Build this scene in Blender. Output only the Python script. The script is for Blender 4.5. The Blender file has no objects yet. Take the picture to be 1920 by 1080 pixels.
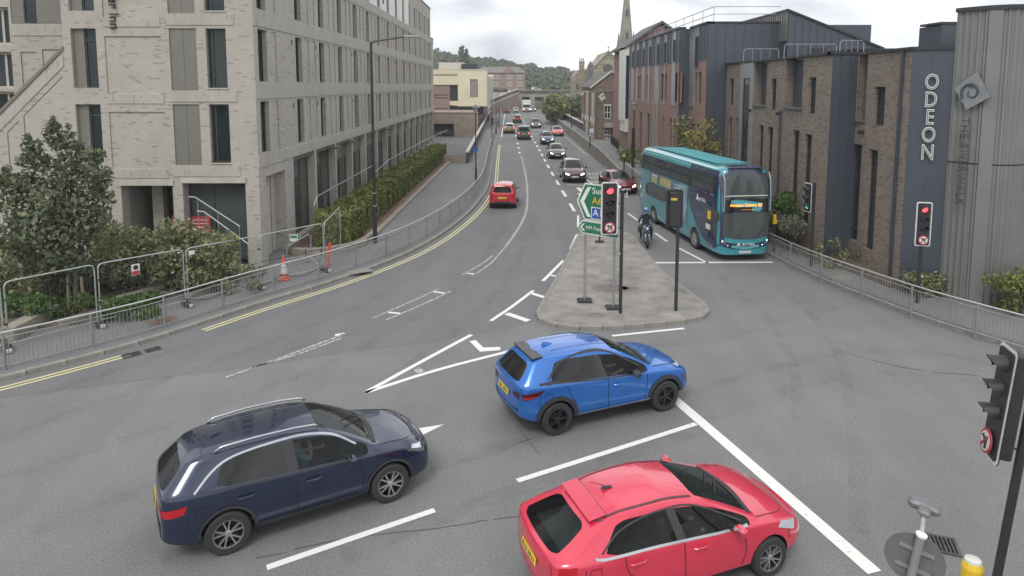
import bpy, bmesh, math, random
from mathutils import Vector, Matrix
from mathutils.bvhtree import BVHTree
from mathutils.geometry import delaunay_2d_cdt
import numpy as np
random.seed(7)
rng = np.random.default_rng(7)
R = math.radians
scene = bpy.context.scene
col = scene.collection

# ------------------------------------------------------------------ camera
F, H, HOR, PITCH = 1250.0, 7.5, 160.0, R(6)
CY = HOR + F * math.tan(PITCH)
cam_d = bpy.data.cameras.new('camera')
cam = bpy.data.objects.new('camera', cam_d)
col.objects.link(cam)
cam.location = (0, 0, H)
cam.rotation_euler = (math.pi / 2 - PITCH, 0, 0)
cam_d.sensor_width = 36
cam_d.lens = F / 1920 * 36
cam_d.shift_y = (CY - 540) / 1920
cam_d.clip_start, cam_d.clip_end = 0.1, 6000
scene.camera = cam

# ------------------------------------------------------------------ sky
SUN_EL, SUN_AZ = R(52), R(200)       # azimuth clockwise from +Y
world = bpy.data.worlds.new('World')
scene.world = world
world.use_nodes = True
nt = world.node_tree
nt.nodes.clear()
def wn(t, **k):
    n = nt.nodes.new(t)
    for a, b in k.items(): setattr(n, a, b)
    return n
out = wn('ShaderNodeOutputWorld'); bg = wn('ShaderNodeBackground')
sky = wn('ShaderNodeTexSky', sky_type='NISHITA', sun_disc=False)
sky.sun_elevation, sky.sun_rotation = SUN_EL, SUN_AZ
sky.air_density, sky.dust_density = 1.0, 2.5
tc = wn('ShaderNodeTexCoord'); mp = wn('ShaderNodeMapping')
mp.inputs['Scale'].default_value = (1.0, 1.0, 3.2)
mp.inputs['Location'].default_value = (0.35, 0.1, 0.0)
n1 = wn('ShaderNodeTexNoise'); n1.inputs['Scale'].default_value = 2.6; n1.inputs['Detail'].default_value = 9; n1.inputs['Roughness'].default_value = 0.55; n1.inputs['Distortion'].default_value = 0.25
cr = wn('ShaderNodeValToRGB')
e = cr.color_ramp.elements
e[0].position, e[0].color = 0.36, (4.4, 4.75, 5.35, 1)
e[1].position, e[1].color = 0.62, (10.6, 10.7, 10.8, 1)
m_ = cr.color_ramp.elements.new(0.49); m_.color = (7.9, 8.15, 8.5, 1)
cov = wn('ShaderNodeTexNoise'); cov.inputs['Scale'].default_value = 1.5; cov.inputs['Detail'].default_value = 6
cvr = wn('ShaderNodeMapRange'); cvr.inputs['From Min'].default_value = 0.30; cvr.inputs['From Max'].default_value = 0.42
cvr.inputs['To Min'].default_value = 0.75; cvr.inputs['To Max'].default_value = 1.0
mx = wn('ShaderNodeMix', data_type='RGBA')
L = nt.links.new
L(tc.outputs['Generated'], mp.inputs['Vector']); L(mp.outputs[0], n1.inputs['Vector']); L(mp.outputs[0], cov.inputs['Vector'])
L(n1.outputs['Fac'], cr.inputs['Fac']); L(cov.outputs['Fac'], cvr.inputs['Value'])
L(cvr.outputs[0], mx.inputs['Factor']); L(sky.outputs[0], mx.inputs['A']); L(cr.outputs[0], mx.inputs['B'])
L(mx.outputs['Result'], bg.inputs['Color']); L(bg.outputs[0], out.inputs['Surface'])
bg.inputs['Strength'].default_value = 0.082

sun_d = bpy.data.lights.new('sun', 'SUN')
sun_d.energy, sun_d.angle, sun_d.color = 0.9, R(18), (1.0, 0.96, 0.9)
sun = bpy.data.objects.new('sun', sun_d); col.objects.link(sun)
sd = Vector((math.sin(SUN_AZ) * math.cos(SUN_EL), math.cos(SUN_AZ) * math.cos(SUN_EL), math.sin(SUN_EL)))
sun.rotation_euler = sd.to_track_quat('Z', 'Y').to_euler()
sun.location = (0, 0, 60)

vs = scene.view_settings
vs.view_transform, vs.look, vs.gamma, vs.exposure = 'Standard', 'None', 1.0, 0.82
vs.use_curve_mapping = False
scene.cycles.max_bounces = 6
scene.cycles.transparent_max_bounces = 24
scene.cycles.use_denoising = True
scene.cycles.caustics_reflective = scene.cycles.caustics_refractive = False

# ------------------------------------------------------------------ picture -> place
_s, _c = math.sin(PITCH), math.cos(PITCH)
def ray(u, v):
    x, y = (u - 960) / F, -(v - CY) / F
    return Vector((x, _c + _s * y, -_s + _c * y))
def G(u, v, z=0.0):
    d = ray(u, v); t = (z - H) / d.z
    return Vector((d.x * t, d.y * t, z))
def Vp(u, v, Y):
    d = ray(u, v); t = Y / d.y
    return Vector((d.x * t, Y, H + d.z * t))
def zat(v, Y): return Vp(960, v, Y).z
def smooth_path(pts, step=0.5):
    pts = [Vector(p) for p in pts]
    P = [2 * pts[0] - pts[1]] + pts + [2 * pts[-1] - pts[-2]]
    res = []
    for i in range(1, len(P) - 2):
        p0, p1, p2, p3 = P[i - 1:i + 3]
        n = max(2, int((p2 - p1).length / step))
        for k in range(n):
            t = k / n
            res.append(0.5 * (2 * p1 + (p2 - p0) * t + (2 * p0 - 5 * p1 + 4 * p2 - p3) * t * t + (3 * p1 - p0 - 3 * p2 + p3) * t ** 3))
    res.append(pts[-1])
    return res
def resample(pts, step):
    res = [pts[0].copy()]; acc = 0.0
    for a, b in zip(pts[:-1], pts[1:]):
        l = (b - a).length; d = step - acc
        while d <= l:
            res.append(a.lerp(b, d / l)); d += step
        acc = (acc + l) % step if l else acc
    return res
def offset_path(pts, d):
    """shift a path to its right-hand side by d (in plan)"""
    res = []
    for i, p in enumerate(pts):
        a, b = pts[max(0, i - 1)], pts[min(len(pts) - 1, i + 1)]
        t = (b - a); t.z = 0; t.normalize()
        res.append(p + Vector((t.y, -t.x, 0)) * d)
    return res

# ------------------------------------------------------------------ materials
MATS = {}
def _new(name):
    m = bpy.data.materials.new(name); m.use_nodes = True
    t = m.node_tree; b = t.nodes['Principled BSDF']
    MATS[name] = m
    return m, t, b
def mat(name, c, rough=0.6, metal=0.0, var=0.12, scale=6.0, bump=0.0, bscale=60.0, coat=0.0, spec=0.5, dirt=0.0):
    if name in MATS: return MATS[name]
    m, t, b = _new(name)
    b.inputs['Roughness'].default_value = rough; b.inputs['Metallic'].default_value = metal
    b.inputs['Coat Weight'].default_value = coat; b.inputs['Coat Roughness'].default_value = 0.04
    b.inputs['Specular IOR Level'].default_value = spec
    tcn = t.nodes.new('ShaderNodeTexCoord')
    nz = t.nodes.new('ShaderNodeTexNoise'); nz.inputs['Scale'].default_value = scale; nz.inputs['Detail'].default_value = 5
    t.links.new(tcn.outputs['Object'], nz.inputs['Vector'])
    rp = t.nodes.new('ShaderNodeValToRGB')
    rp.color_ramp.elements[0].position, rp.color_ramp.elements[1].position = 0.3, 0.7
    rp.color_ramp.elements[0].color = tuple(x * (1 - var) for x in c) + (1,)
    rp.color_ramp.elements[1].color = tuple(min(1, x * (1 + var)) for x in c) + (1,)
    t.links.new(nz.outputs['Fac'], rp.inputs['Fac'])
    src = rp.outputs[0]
    if dirt:
        d2 = t.nodes.new('ShaderNodeTexNoise'); d2.inputs['Scale'].default_value = scale * 0.35; d2.inputs['Detail'].default_value = 8; d2.inputs['Roughness'].default_value = .7
        t.links.new(tcn.outputs['Object'], d2.inputs['Vector'])
        mr = t.nodes.new('ShaderNodeMapRange'); mr.inputs['From Min'].default_value = .5; mr.inputs['From Max'].default_value = .7; mr.inputs['To Max'].default_value = dirt
        t.links.new(d2.outputs['Fac'], mr.inputs['Value'])
        mxx = t.nodes.new('ShaderNodeMix'); mxx.data_type = 'RGBA'; mxx.inputs['B'].default_value = (.12, .11, .09, 1)
        t.links.new(mr.outputs[0], mxx.inputs['Factor']); t.links.new(src, mxx.inputs['A']); src = mxx.outputs['Result']
    t.links.new(src, b.inputs['Base Color'])
    if bump:
        n2 = t.nodes.new('ShaderNodeTexNoise'); n2.inputs['Scale'].default_value = bscale; n2.inputs['Detail'].default_value = 3
        t.links.new(tcn.outputs['Object'], n2.inputs['Vector'])
        bp = t.nodes.new('ShaderNodeBump'); bp.inputs['Strength'].default_value = bump; bp.inputs['Distance'].default_value = 0.02
        t.links.new(n2.outputs['Fac'], bp.inputs['Height']); t.links.new(bp.outputs[0], b.inputs['Normal'])
    return m
def brick_mat(name, c1, c2, c3, mortar, w=0.225, h=0.075, dark=0.12, soldier=False, rough=0.85):
    """stretcher bond brickwork; c3 is the colour of the scattered dark bricks"""
    m, t, b = _new(name)
    b.inputs['Roughness'].default_value = rough
    N = t.nodes.new; K = t.links.new
    tcn = N('ShaderNodeTexCoord'); sp = N('ShaderNodeSeparateXYZ'); K(tcn.outputs['Object'], sp.inputs[0])
    ad = N('ShaderNodeMath'); ad.operation = 'ADD'; K(sp.outputs['X'], ad.inputs[0]); K(sp.outputs['Y'], ad.inputs[1])
    cb = N('ShaderNodeCombineXYZ')
    if soldier: K(sp.outputs['Z'], cb.inputs['X']); K(ad.outputs[0], cb.inputs['Y'])
    else: K(ad.outputs[0], cb.inputs['X']); K(sp.outputs['Z'], cb.inputs['Y'])
    br = N('ShaderNodeTexBrick'); K(cb.outputs[0], br.inputs['Vector'])
    br.inputs['Scale'].default_value = 1.0; br.inputs['Brick Width'].default_value = w; br.inputs['Row Height'].default_value = h
    br.inputs['Mortar Size'].default_value = 0.009; br.inputs['Mortar Smooth'].default_value = 0.2
    br.inputs['Color1'].default_value = (0, 0, 0, 1); br.inputs['Color2'].default_value = (1, 1, 1, 1); br.inputs['Mortar'].default_value = (0.5, .5, .5, 1)
    rp = N('ShaderNodeValToRGB'); rp.color_ramp.interpolation = 'LINEAR'
    el = rp.color_ramp.elements
    el[0].position, el[0].color = 0.0, c3 + (1,)
    el[1].position, el[1].color = 1.0, c2 + (1,)
    q = el.new(dark); q.color = c3 + (1,)
    q = el.new(dark + .06); q.color = c1 + (1,)
    K(br.outputs['Color'], rp.inputs['Fac'])
    mo = N('ShaderNodeMix'); mo.data_type = 'RGBA'; mo.inputs['B'].default_value = mortar + (1,)
    K(br.outputs['Fac'], mo.inputs['Factor']); K(rp.outputs[0], mo.inputs['A'])
    nz = N('ShaderNodeTexNoise'); nz.inputs['Scale'].default_value = 0.7; nz.inputs['Detail'].default_value = 6; K(tcn.outputs['Object'], nz.inputs['Vector'])
    mr = N('ShaderNodeMapRange'); mr.inputs['To Min'].default_value = .82; mr.inputs['To Max'].default_value = 1.14; K(nz.outputs['Fac'], mr.inputs['Value'])
    ml = N('ShaderNodeMix'); ml.data_type = 'RGBA'; ml.blend_type = 'MULTIPLY'; ml.inputs['Factor'].default_value = 1
    K(mo.outputs['Result'], ml.inputs['A']); K(mr.outputs[0], ml.inputs['B'])
    K(ml.outputs['Result'], b.inputs['Base Color'])
    iv = N('ShaderNodeMath'); iv.operation = 'SUBTRACT'; iv.inputs[0].default_value = 1; K(br.outputs['Fac'], iv.inputs[1])
    bp = N('ShaderNodeBump'); bp.inputs['Strength'].default_value = .6; bp.inputs['Distance'].default_value = .01
    K(iv.outputs[0], bp.inputs['Height']); K(bp.outputs[0], b.inputs['Normal'])
    return m
def asphalt_mat(name, c, speck=0.35, grain=90.0, big=0.5):
    m, t, b = _new(name)
    N = t.nodes.new; K = t.links.new
    b.inputs['Roughness'].default_value = .82
    tcn = N('ShaderNodeTexCoord')
    a1 = N('ShaderNodeTexNoise'); a1.inputs['Scale'].default_value = grain; a1.inputs['Detail'].default_value = 2
    a2 = N('ShaderNodeTexNoise'); a2.inputs['Scale'].default_value = big; a2.inputs['Detail'].default_value = 8; a2.inputs['Roughness'].default_value = .62
    a3 = N('ShaderNodeTexNoise'); a3.inputs['Scale'].default_value = .16; a3.inputs['Detail'].default_value = 4
    vo = N('ShaderNodeTexVoronoi'); vo.inputs['Scale'].default_value = grain * .55
    for n in (a1, a2, a3, vo): K(tcn.outputs['Object'], n.inputs['Vector'])
    r1 = N('ShaderNodeMapRange'); r1.inputs['From Min'].default_value = .3; r1.inputs['From Max'].default_value = .7; r1.inputs['To Min'].default_value = 1 - speck; r1.inputs['To Max'].default_value = 1 + speck
    r2 = N('ShaderNodeMapRange'); r2.inputs['From Min'].default_value = .3; r2.inputs['From Max'].default_value = .7; r2.inputs['To Min'].default_value = .91; r2.inputs['To Max'].default_value = 1.08
    r3 = N('ShaderNodeMapRange'); r3.inputs['From Min'].default_value = .3; r3.inputs['From Max'].default_value = .7; r3.inputs['To Min'].default_value = .93; r3.inputs['To Max'].default_value = 1.06
    K(a1.outputs['Fac'], r1.inputs['Value']); K(a2.outputs['Fac'], r2.inputs['Value']); K(a3.outputs['Fac'], r3.inputs['Value'])
    mpp = N('ShaderNodeMapping'); mpp.inputs['Scale'].default_value = (1.1, .045, 1); K(tcn.outputs['Object'], mpp.inputs['Vector'])
    a4 = N('ShaderNodeTexNoise'); a4.inputs['Scale'].default_value = 1.0; a4.inputs['Detail'].default_value = 5; K(mpp.outputs[0], a4.inputs['Vector'])
    a5 = N('ShaderNodeTexNoise'); a5.inputs['Scale'].default_value = 22; a5.inputs['Detail'].default_value = 3; a5.inputs['Roughness'].default_value = .7; K(tcn.outputs['Object'], a5.inputs['Vector'])
    r4 = N('ShaderNodeMapRange'); r4.inputs['From Min'].default_value = .3; r4.inputs['From Max'].default_value = .7; r4.inputs['To Min'].default_value = .93; r4.inputs['To Max'].default_value = 1.06; K(a4.outputs['Fac'], r4.inputs['Value'])
    r5 = N('ShaderNodeMapRange'); r5.inputs['From Min'].default_value = .3; r5.inputs['From Max'].default_value = .7; r5.inputs['To Min'].default_value = .80; r5.inputs['To Max'].default_value = 1.2; K(a5.outputs['Fac'], r5.inputs['Value'])
    p0 = N('ShaderNodeMath'); p0.operation = 'MULTIPLY'; K(r4.outputs[0], p0.inputs[0]); K(r5.outputs[0], p0.inputs[1])
    p00 = N('ShaderNodeMath'); p00.operation = 'MULTIPLY'; K(p0.outputs[0], p00.inputs[0]); K(r1.outputs[0], p00.inputs[1])
    p1 = N('ShaderNodeMath'); p1.operation = 'MULTIPLY'; K(p00.outputs[0], p1.inputs[0]); K(r2.outputs[0], p1.inputs[1])
    p2 = N('ShaderNodeMath'); p2.operation = 'MULTIPLY'; K(p1.outputs[0], p2.inputs[0]); K(r3.outputs[0], p2.inputs[1])
    ml = N('ShaderNodeMix'); ml.data_type = 'RGBA'; ml.blend_type = 'MULTIPLY'; ml.inputs['Factor'].default_value = 1
    ml.inputs['A'].default_value = c + (1,); K(p2.outputs[0], ml.inputs['B'])
    K(ml.outputs['Result'], b.inputs['Base Color'])
    bp = N('ShaderNodeBump'); bp.inputs['Strength'].default_value = .5; bp.inputs['Distance'].default_value = .01
    K(vo.outputs['Distance'], bp.inputs['Height']); K(bp.outputs[0], b.inputs['Normal'])
    return m
def paint_line_mat(name, c, under, wear=0.45):
    """road paint worn through to the asphalt in patches"""
    m, t, b = _new(name); N = t.nodes.new; K = t.links.new
    b.inputs['Roughness'].default_value = .7
    tcn = N('ShaderNodeTexCoord'); nz = N('ShaderNodeTexNoise'); nz.inputs['Scale'].default_value = 9; nz.inputs['Detail'].default_value = 8; nz.inputs['Roughness'].default_value = .75
    K(tcn.outputs['Object'], nz.inputs['Vector'])
    rp = N('ShaderNodeValToRGB'); el = rp.color_ramp.elements
    el[0].position, el[0].color = wear - .07, under + (1,)
    el[1].position, el[1].color = wear + .05, c + (1,)
    K(nz.outputs['Fac'], rp.inputs['Fac']); K(rp.outputs[0], b.inputs['Base Color'])
    return m
def leaf_mat(name, c1, c2, c3=None, trans=0.25):
    m, t, b = _new(name); N = t.nodes.new; K = t.links.new
    b.inputs['Roughness'].default_value = .62; b.inputs['Specular IOR Level'].default_value = .3
    ge = N('ShaderNodeNewGeometry'); rp = N('ShaderNodeValToRGB'); el = rp.color_ramp.elements
    el[0].position, el[0].color = 0.0, c1 + (1,); el[1].position, el[1].color = 1.0 if not c3 else .85, c2 + (1,)
    if c3: q = el.new(1.0); q.color = c3 + (1,)
    K(ge.outputs['Random Per Island'], rp.inputs['Fac']); K(rp.outputs[0], b.inputs['Base Color'])
    tr = N('ShaderNodeBsdfTranslucent'); K(rp.outputs[0], tr.inputs['Color'])
    ms = N('ShaderNodeMixShader'); ms.inputs[0].default_value = trans
    K(b.outputs[0], ms.inputs[1]); K(tr.outputs[0], ms.inputs[2]); K(ms.outputs[0], t.nodes['Material Output'].inputs['Surface'])
    return m
def glass_mat(name, tint=(.02, .03, .03), clear=0.0, rough=0.03):
    """window glass: clear share passes tinted light, the rest is a dark glossy face"""
    m, t, b = _new(name); N = t.nodes.new; K = t.links.new
    b.inputs['Base Color'].default_value = tint + (1,); b.inputs['Roughness'].default_value = rough
    b.inputs['IOR'].default_value = 1.52; b.inputs['Specular IOR Level'].default_value = .75
    if clear:
        tr = N('ShaderNodeBsdfTransparent'); tr.inputs['Color'].default_value = (.62, .68, .66, 1)
        fr = N('ShaderNodeFresnel'); fr.inputs['IOR'].default_value = 1.5
        mr = N('ShaderNodeMapRange'); mr.inputs['To Min'].default_value = 1 - clear; mr.inputs['To Max'].default_value = 1.0
        K(fr.outputs[0], mr.inputs['Value'])
        ms = N('ShaderNodeMixShader'); K(mr.outputs[0], ms.inputs[0]); K(tr.outputs[0], ms.inputs[1]); K(b.outputs[0], ms.inputs[2])
        K(ms.outputs[0], t.nodes['Material Output'].inputs['Surface'])
    return m
def emit_mat(name, c, s=1.0):
    if name in MATS: return MATS[name]
    m, t, b = _new(name)
    b.inputs['Base Color'].default_value = c + (1,); b.inputs['Emission Color'].default_value = c + (1,); b.inputs['Emission Strength'].default_value = s
    return m
def car_paint(name, c, flake=0.12, metal=0.35):
    if name in MATS: return MATS[name]
    m = mat(name, c, rough=.24, metal=metal, var=.05, scale=2.2, coat=1.0)
    return m

# ------------------------------------------------------------------ building blocks
def mw(o):
    m = o.matrix_basis.copy()
    if o.parent: m = mw(o.parent) @ o.matrix_parent_inverse @ m
    return m
class MB:
    def __init__(s): s.v, s.f = [], []
    def add(s, vs, fs):
        n = len(s.v); s.v += [tuple(x) for x in vs]; s.f += [tuple(i + n for i in f) for f in fs]; return s
    def box(s, c, d, m=None):
        x, y, z = d[0] / 2, d[1] / 2, d[2] / 2
        vs = [Vector(p) for p in ((-x, -y, -z), (x, -y, -z), (x, y, -z), (-x, y, -z), (-x, -y, z), (x, -y, z), (x, y, z), (-x, y, z))]
        if m is not None: vs = [m @ p for p in vs]
        return s.add([p + Vector(c) for p in vs], [(3, 2, 1, 0), (4, 5, 6, 7), (0, 1, 5, 4), (1, 2, 6, 5), (2, 3, 7, 6), (3, 0, 4, 7)])
    def bevbox(s, c, d, b=.02, m=None):
        """box with chamfered vertical and top edges"""
        x, y, z = d[0] / 2, d[1] / 2, d[2] / 2
        def ring(i, zz): return [(-x + i, -y, zz), (x - i, -y, zz), (x, -y + i, zz), (x, y - i, zz), (x - i, y, zz), (-x + i, y, zz), (-x, y - i, zz), (-x, -y + i, zz)]
        def ringi(zz):
            k = b
            return [(-x + 1.6 * k, -y + k, zz), (x - 1.6 * k, -y + k, zz), (x - k, -y + 1.6 * k, zz), (x - k, y - 1.6 * k, zz), (x - 1.6 * k, y - k, zz), (-x + 1.6 * k, y - k, zz), (-x + k, y - 1.6 * k, zz), (-x + k, -y + 1.6 * k, zz)]
        vs = [Vector(p) for p in ringi(-z) + ring(b, -z + b) + ring(b, z - b) + ringi(z)]
        if m is not None: vs = [m @ p for p in vs]
        fs = [tuple(range(7, -1, -1)), tuple(range(24, 32))]
        for k in range(3):
            for i in range(8):
                j = (i + 1) % 8; fs.append((8 * k + i, 8 * k + j, 8 * k + 8 + j, 8 * k + 8 + i))
        return s.add([p + Vector(c) for p in vs], fs)
    def cyl(s, p0, p1, r0, r1=None, n=12, caps=True):
        p0, p1 = Vector(p0), Vector(p1); r1 = r0 if r1 is None else r1
        d = p1 - p0; q = d.to_track_quat('Z', 'Y')
        vs = []
        for p, r in ((p0, r0), (p1, r1)):
            vs += [p + q @ Vector((r * math.cos(2 * math.pi * i / n), r * math.sin(2 * math.pi * i / n), 0)) for i in range(n)]
        fs = [(i, (i + 1) % n, n + (i + 1) % n, n + i) for i in range(n)]
        if caps: fs += [tuple(range(n - 1, -1, -1)), tuple(range(n, 2 * n))]
        return s.add(vs, fs)
    def tube(s, path, r, n=8, caps=True, closed=False):
        P = [Vector(p) for p in path]; k = len(P)
        rr = r if isinstance(r, (list, tuple)) else [r] * k
        vs = []; up = None
        for i, p in enumerate(P):
            a, b = (P[(i - 1) % k], P[(i + 1) % k]) if closed else (P[max(0, i - 1)], P[min(k - 1, i + 1)])
            t = (b - a).normalized()
            if up is None: up = t.orthogonal()
            up = (up - t * up.dot(t))
            up = t.orthogonal() if up.length < 1e-6 else up.normalized()
            w = t.cross(up)
            vs += [p + (up * math.cos(2 * math.pi * j / n) + w * math.sin(2 * math.pi * j / n)) * rr[i] for j in range(n)]
        fs = []
        for i in range(k if closed else k - 1):
            i2 = (i + 1) % k
            for j in range(n):
                j2 = (j + 1) % n; fs.append((i * n + j, i * n + j2, i2 * n + j2, i2 * n + j))
        if caps and not closed: fs += [tuple(range(n - 1, -1, -1)), tuple(range((k - 1) * n, k * n))]
        return s.add(vs, fs)
    def sweep(s, path, prof, closed=False):
        """profile (side, up) points carried along a path in plan"""
        k, n = len(path), len(prof); vs = []
        for i, p in enumerate(path):
            a, b = (path[(i - 1) % k], path[(i + 1) % k]) if closed else (path[max(0, i - 1)], path[min(k - 1, i + 1)])
            t = b - a; t = Vector((t.x, t.y, 0)).normalized(); w = Vector((t.y, -t.x, 0))
            vs += [p + w * q[0] + Vector((0, 0, q[1])) for q in prof]
        fs = []
        for i in range(k if closed else k - 1):
            i2 = (i + 1) % k
            for j in range(n):
                j2 = (j + 1) % n; fs.append((i * n + j, i2 * n + j, i2 * n + j2, i * n + j2))
        if not closed: fs += [tuple(range(n)), tuple(range(k * n - 1, (k - 1) * n - 1, -1))]
        return s.add(vs, fs)
    def lathe(s, prof, n=16, m=None):
        vs = []; k = len(prof)
        for r, z in prof: vs += [Vector((r * math.cos(2 * math.pi * i / n), r * math.sin(2 * math.pi * i / n), z)) for i in range(n)]
        if m is not None: vs = [m @ p for p in vs]
        fs = []
        for a in range(k - 1):
            for i in range(n):
                j = (i + 1) % n; fs.append((a * n + i, a * n + j, (a + 1) * n + j, (a + 1) * n + i))
        return s.add(vs, fs)
    def prism(s, outline, z0, z1):
        n = len(outline)
        vs = [(p[0], p[1], z0) for p in outline] + [(p[0], p[1], z1) for p in outline]
        fs = [tuple(range(n - 1, -1, -1)), tuple(range(n, 2 * n))] + [(i, (i + 1) % n, n + (i + 1) % n, n + i) for i in range(n)]
        return s.add(vs, fs)
    def slab(s, poly, d):
        """a planar polygon (3-D points) given thickness by the vector d"""
        n = len(poly); P = [Vector(p) for p in poly]; d = Vector(d)
        return s.add(P + [p + d for p in P], [tuple(range(n)), tuple(range(2 * n - 1, n - 1, -1))] + [(i, n + i, n + (i + 1) % n, (i + 1) % n) for i in range(n)])
    def mesh(s, name, m=None, smooth=False, fix=True):
        me = bpy.data.meshes.new(name); me.from_pydata(s.v, [], s.f); me.update()
        if fix:
            bm = bmesh.new(); bm.from_mesh(me); bmesh.ops.recalc_face_normals(bm, faces=bm.faces); bm.to_mesh(me); bm.free()
        if m is not None: me.materials.append(m)
        if smooth:
            me.polygons.foreach_set('use_smooth', [True] * len(me.polygons))
            if smooth != 'all': me.set_sharp_from_angle(angle=R(38))
        return me
    def build(s, name, m, parent=None, world=False, smooth=False, fix=True):
        return link(name, s.mesh(name, m, smooth, fix), parent, world)
def link(name, me, parent=None, world=False):
    o = bpy.data.objects.new(name, me); col.objects.link(o)
    if parent is not None:
        o.parent = parent
        if world: o.matrix_parent_inverse = mw(parent).inverted()
    return o
def tag(o, label=None, cat=None, group=None, kind=None):
    if label: o['label'] = label
    if cat: o['category'] = cat
    if group: o['group'] = group
    if kind: o['kind'] = kind
    return o
def thing(name, label, cat, loc=(0, 0, 0), rz=0.0, group=None):
    o = bpy.data.objects.new(name, None); col.objects.link(o)
    o.location = loc; o.rotation_euler = (0, 0, rz); o.empty_display_size = .2
    return tag(o, label, cat, group)
def dup(root, loc, rz, label, parent=None):
    kids = {}
    for o in bpy.data.objects:
        if o.parent is not None: kids.setdefault(o.parent.name, []).append(o)
    def rec(o, par):
        c = o.copy(); col.objects.link(c)
        if par is not None: c.parent = par
        for ch in kids.get(o.name, ()): rec(ch, c)
        return c
    r = rec(root, None); r.location = loc; r.rotation_euler = (0, 0, rz); r['label'] = label
    return r
def place(o, me_name=None): return o
def text_mesh(body, size=1.0, depth=0.01, align='CENTER', m=None, space=1.0, off=0.0):
    c = bpy.data.curves.new('text', 'FONT'); c.body = body; c.size = size; c.extrude = depth / 2
    c.align_x, c.align_y = align, 'CENTER'; c.space_character = space; c.resolution_u = 3; c.offset = off
    o = bpy.data.objects.new('text', c); col.objects.link(o)
    dg = bpy.context.evaluated_depsgraph_get()
    me = bpy.data.meshes.new_from_object(o.evaluated_get(dg))
    bpy.data.objects.remove(o); bpy.data.curves.remove(c)
    if m is not None: me.materials.clear(); me.materials.append(m)
    return me
def put_text(name, body, size, m, origin, right, up, parent, depth=.01, world=False, align='CENTER', sx=1.0, space=1.0, off=0.0):
    """flat lettering in the plane spanned by right and up"""
    me = text_mesh(body, size, depth, align, m, space, off)
    r, u = Vector(right).normalized(), Vector(up).normalized(); n = r.cross(u)
    M = Matrix(((r.x * sx, u.x, n.x, origin[0]), (r.y * sx, u.y, n.y, origin[1]), (r.z * sx, u.z, n.z, origin[2]), (0, 0, 0, 1)))
    me.transform(M)
    return link(name, me, parent, world)
# ------------------------------------------------------------------ ground, road, pavements
AS_OLD = asphalt_mat('asphalt worn', (.178, .177, .175), .42, 75)
AS_NEW = asphalt_mat('asphalt newer', (.158, .159, .161), .26, 110)
AS_PATH = asphalt_mat('footway tarmac', (.18, .181, .182), .18, 120)
M_KERB = mat('kerb concrete', (.27, .255, .23), .9, var=.22, scale=3.5, bump=.5, dirt=.5)
M_CONC = mat('concrete', (.33, .31, .28), .9, var=.18, scale=2.5, bump=.4, dirt=.45)
M_WHITE = paint_line_mat('white road paint', (.72, .72, .69), (.19, .19, .19), .36)
M_WORN = paint_line_mat('white road paint worn', (.52, .52, .50), (.17, .17, .17), .505)
M_YEL = paint_line_mat('yellow road paint', (.66, .62, .33), (.2, .2, .17), .37)
M_CRACK = mat('bitumen seal', (.075, .075, .077), .7)
M_GRASS = mat('far ground', (.09, .11, .05), .95, var=.3, scale=.05)

def struct(name, mb, m, parent=None, **k):
    o = mb.build(name, m, parent, **k)
    if parent is None: o['kind'] = 'structure'
    return o
def sheet(poly, z):
    b = MB(); b.add([(p[0], p[1], z) for p in poly], [tuple(range(len(poly)))]); return b
gr = MB()
N_ = 24
gr.add([(3000 * math.cos(2 * math.pi * i / N_), 3000 * math.sin(2 * math.pi * i / N_), -.06) for i in range(N_)], [tuple(range(N_))])
struct('ground', gr, M_GRASS)
road = struct('road', sheet([(-40, -14), (40, -14), (40, 320), (-40, 320)], 0.0), AS_OLD)

# the resurfaced left-hand carriageway with its seam
seam = [G(-260, 770), G(0, 746), G(400, 697), G(640, 662), G(820, 640), G(960, 614), G(1010, 600), G(1062, 500), G(1085, 430), G(1120, 405)]
kerbL_px = [(-420, 800), (-200, 762), (0, 716), (230, 656), (330, 626), (480, 576), (640, 526), (760, 480), (830, 441), (880, 401), (905, 371), (918, 345), (925, 300), (932, 260), (938, 232)]
kerbL = smooth_path([G(u, v) for u, v in kerbL_px] + [Vector((-2.5, 175, 0)), Vector((-2.7, 212, 0)), Vector((-2.7, 300, 0))], .6)
patch = [p for p in seam] + [Vector((7.4, 60, 0)), Vector((8.2, 200, 0)), Vector((8.2, 300, 0))] + [p + Vector((-.02, 0, 0)) for p in kerbL[::-1]]
def tri_sheet(poly, z):
    vs = [Vector((p[0], p[1])) for p in poly]; n = len(vs)
    r = delaunay_2d_cdt(vs, [(i, (i + 1) % n) for i in range(n)], [tuple(range(n))], 1, 1e-5)
    b = MB(); b.add([(p.x, p.y, z) for p in r[0]], r[2]); return b
struct('carriageway_surfacing', tri_sheet(patch, .004), AS_NEW, road, fix=False)

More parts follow.
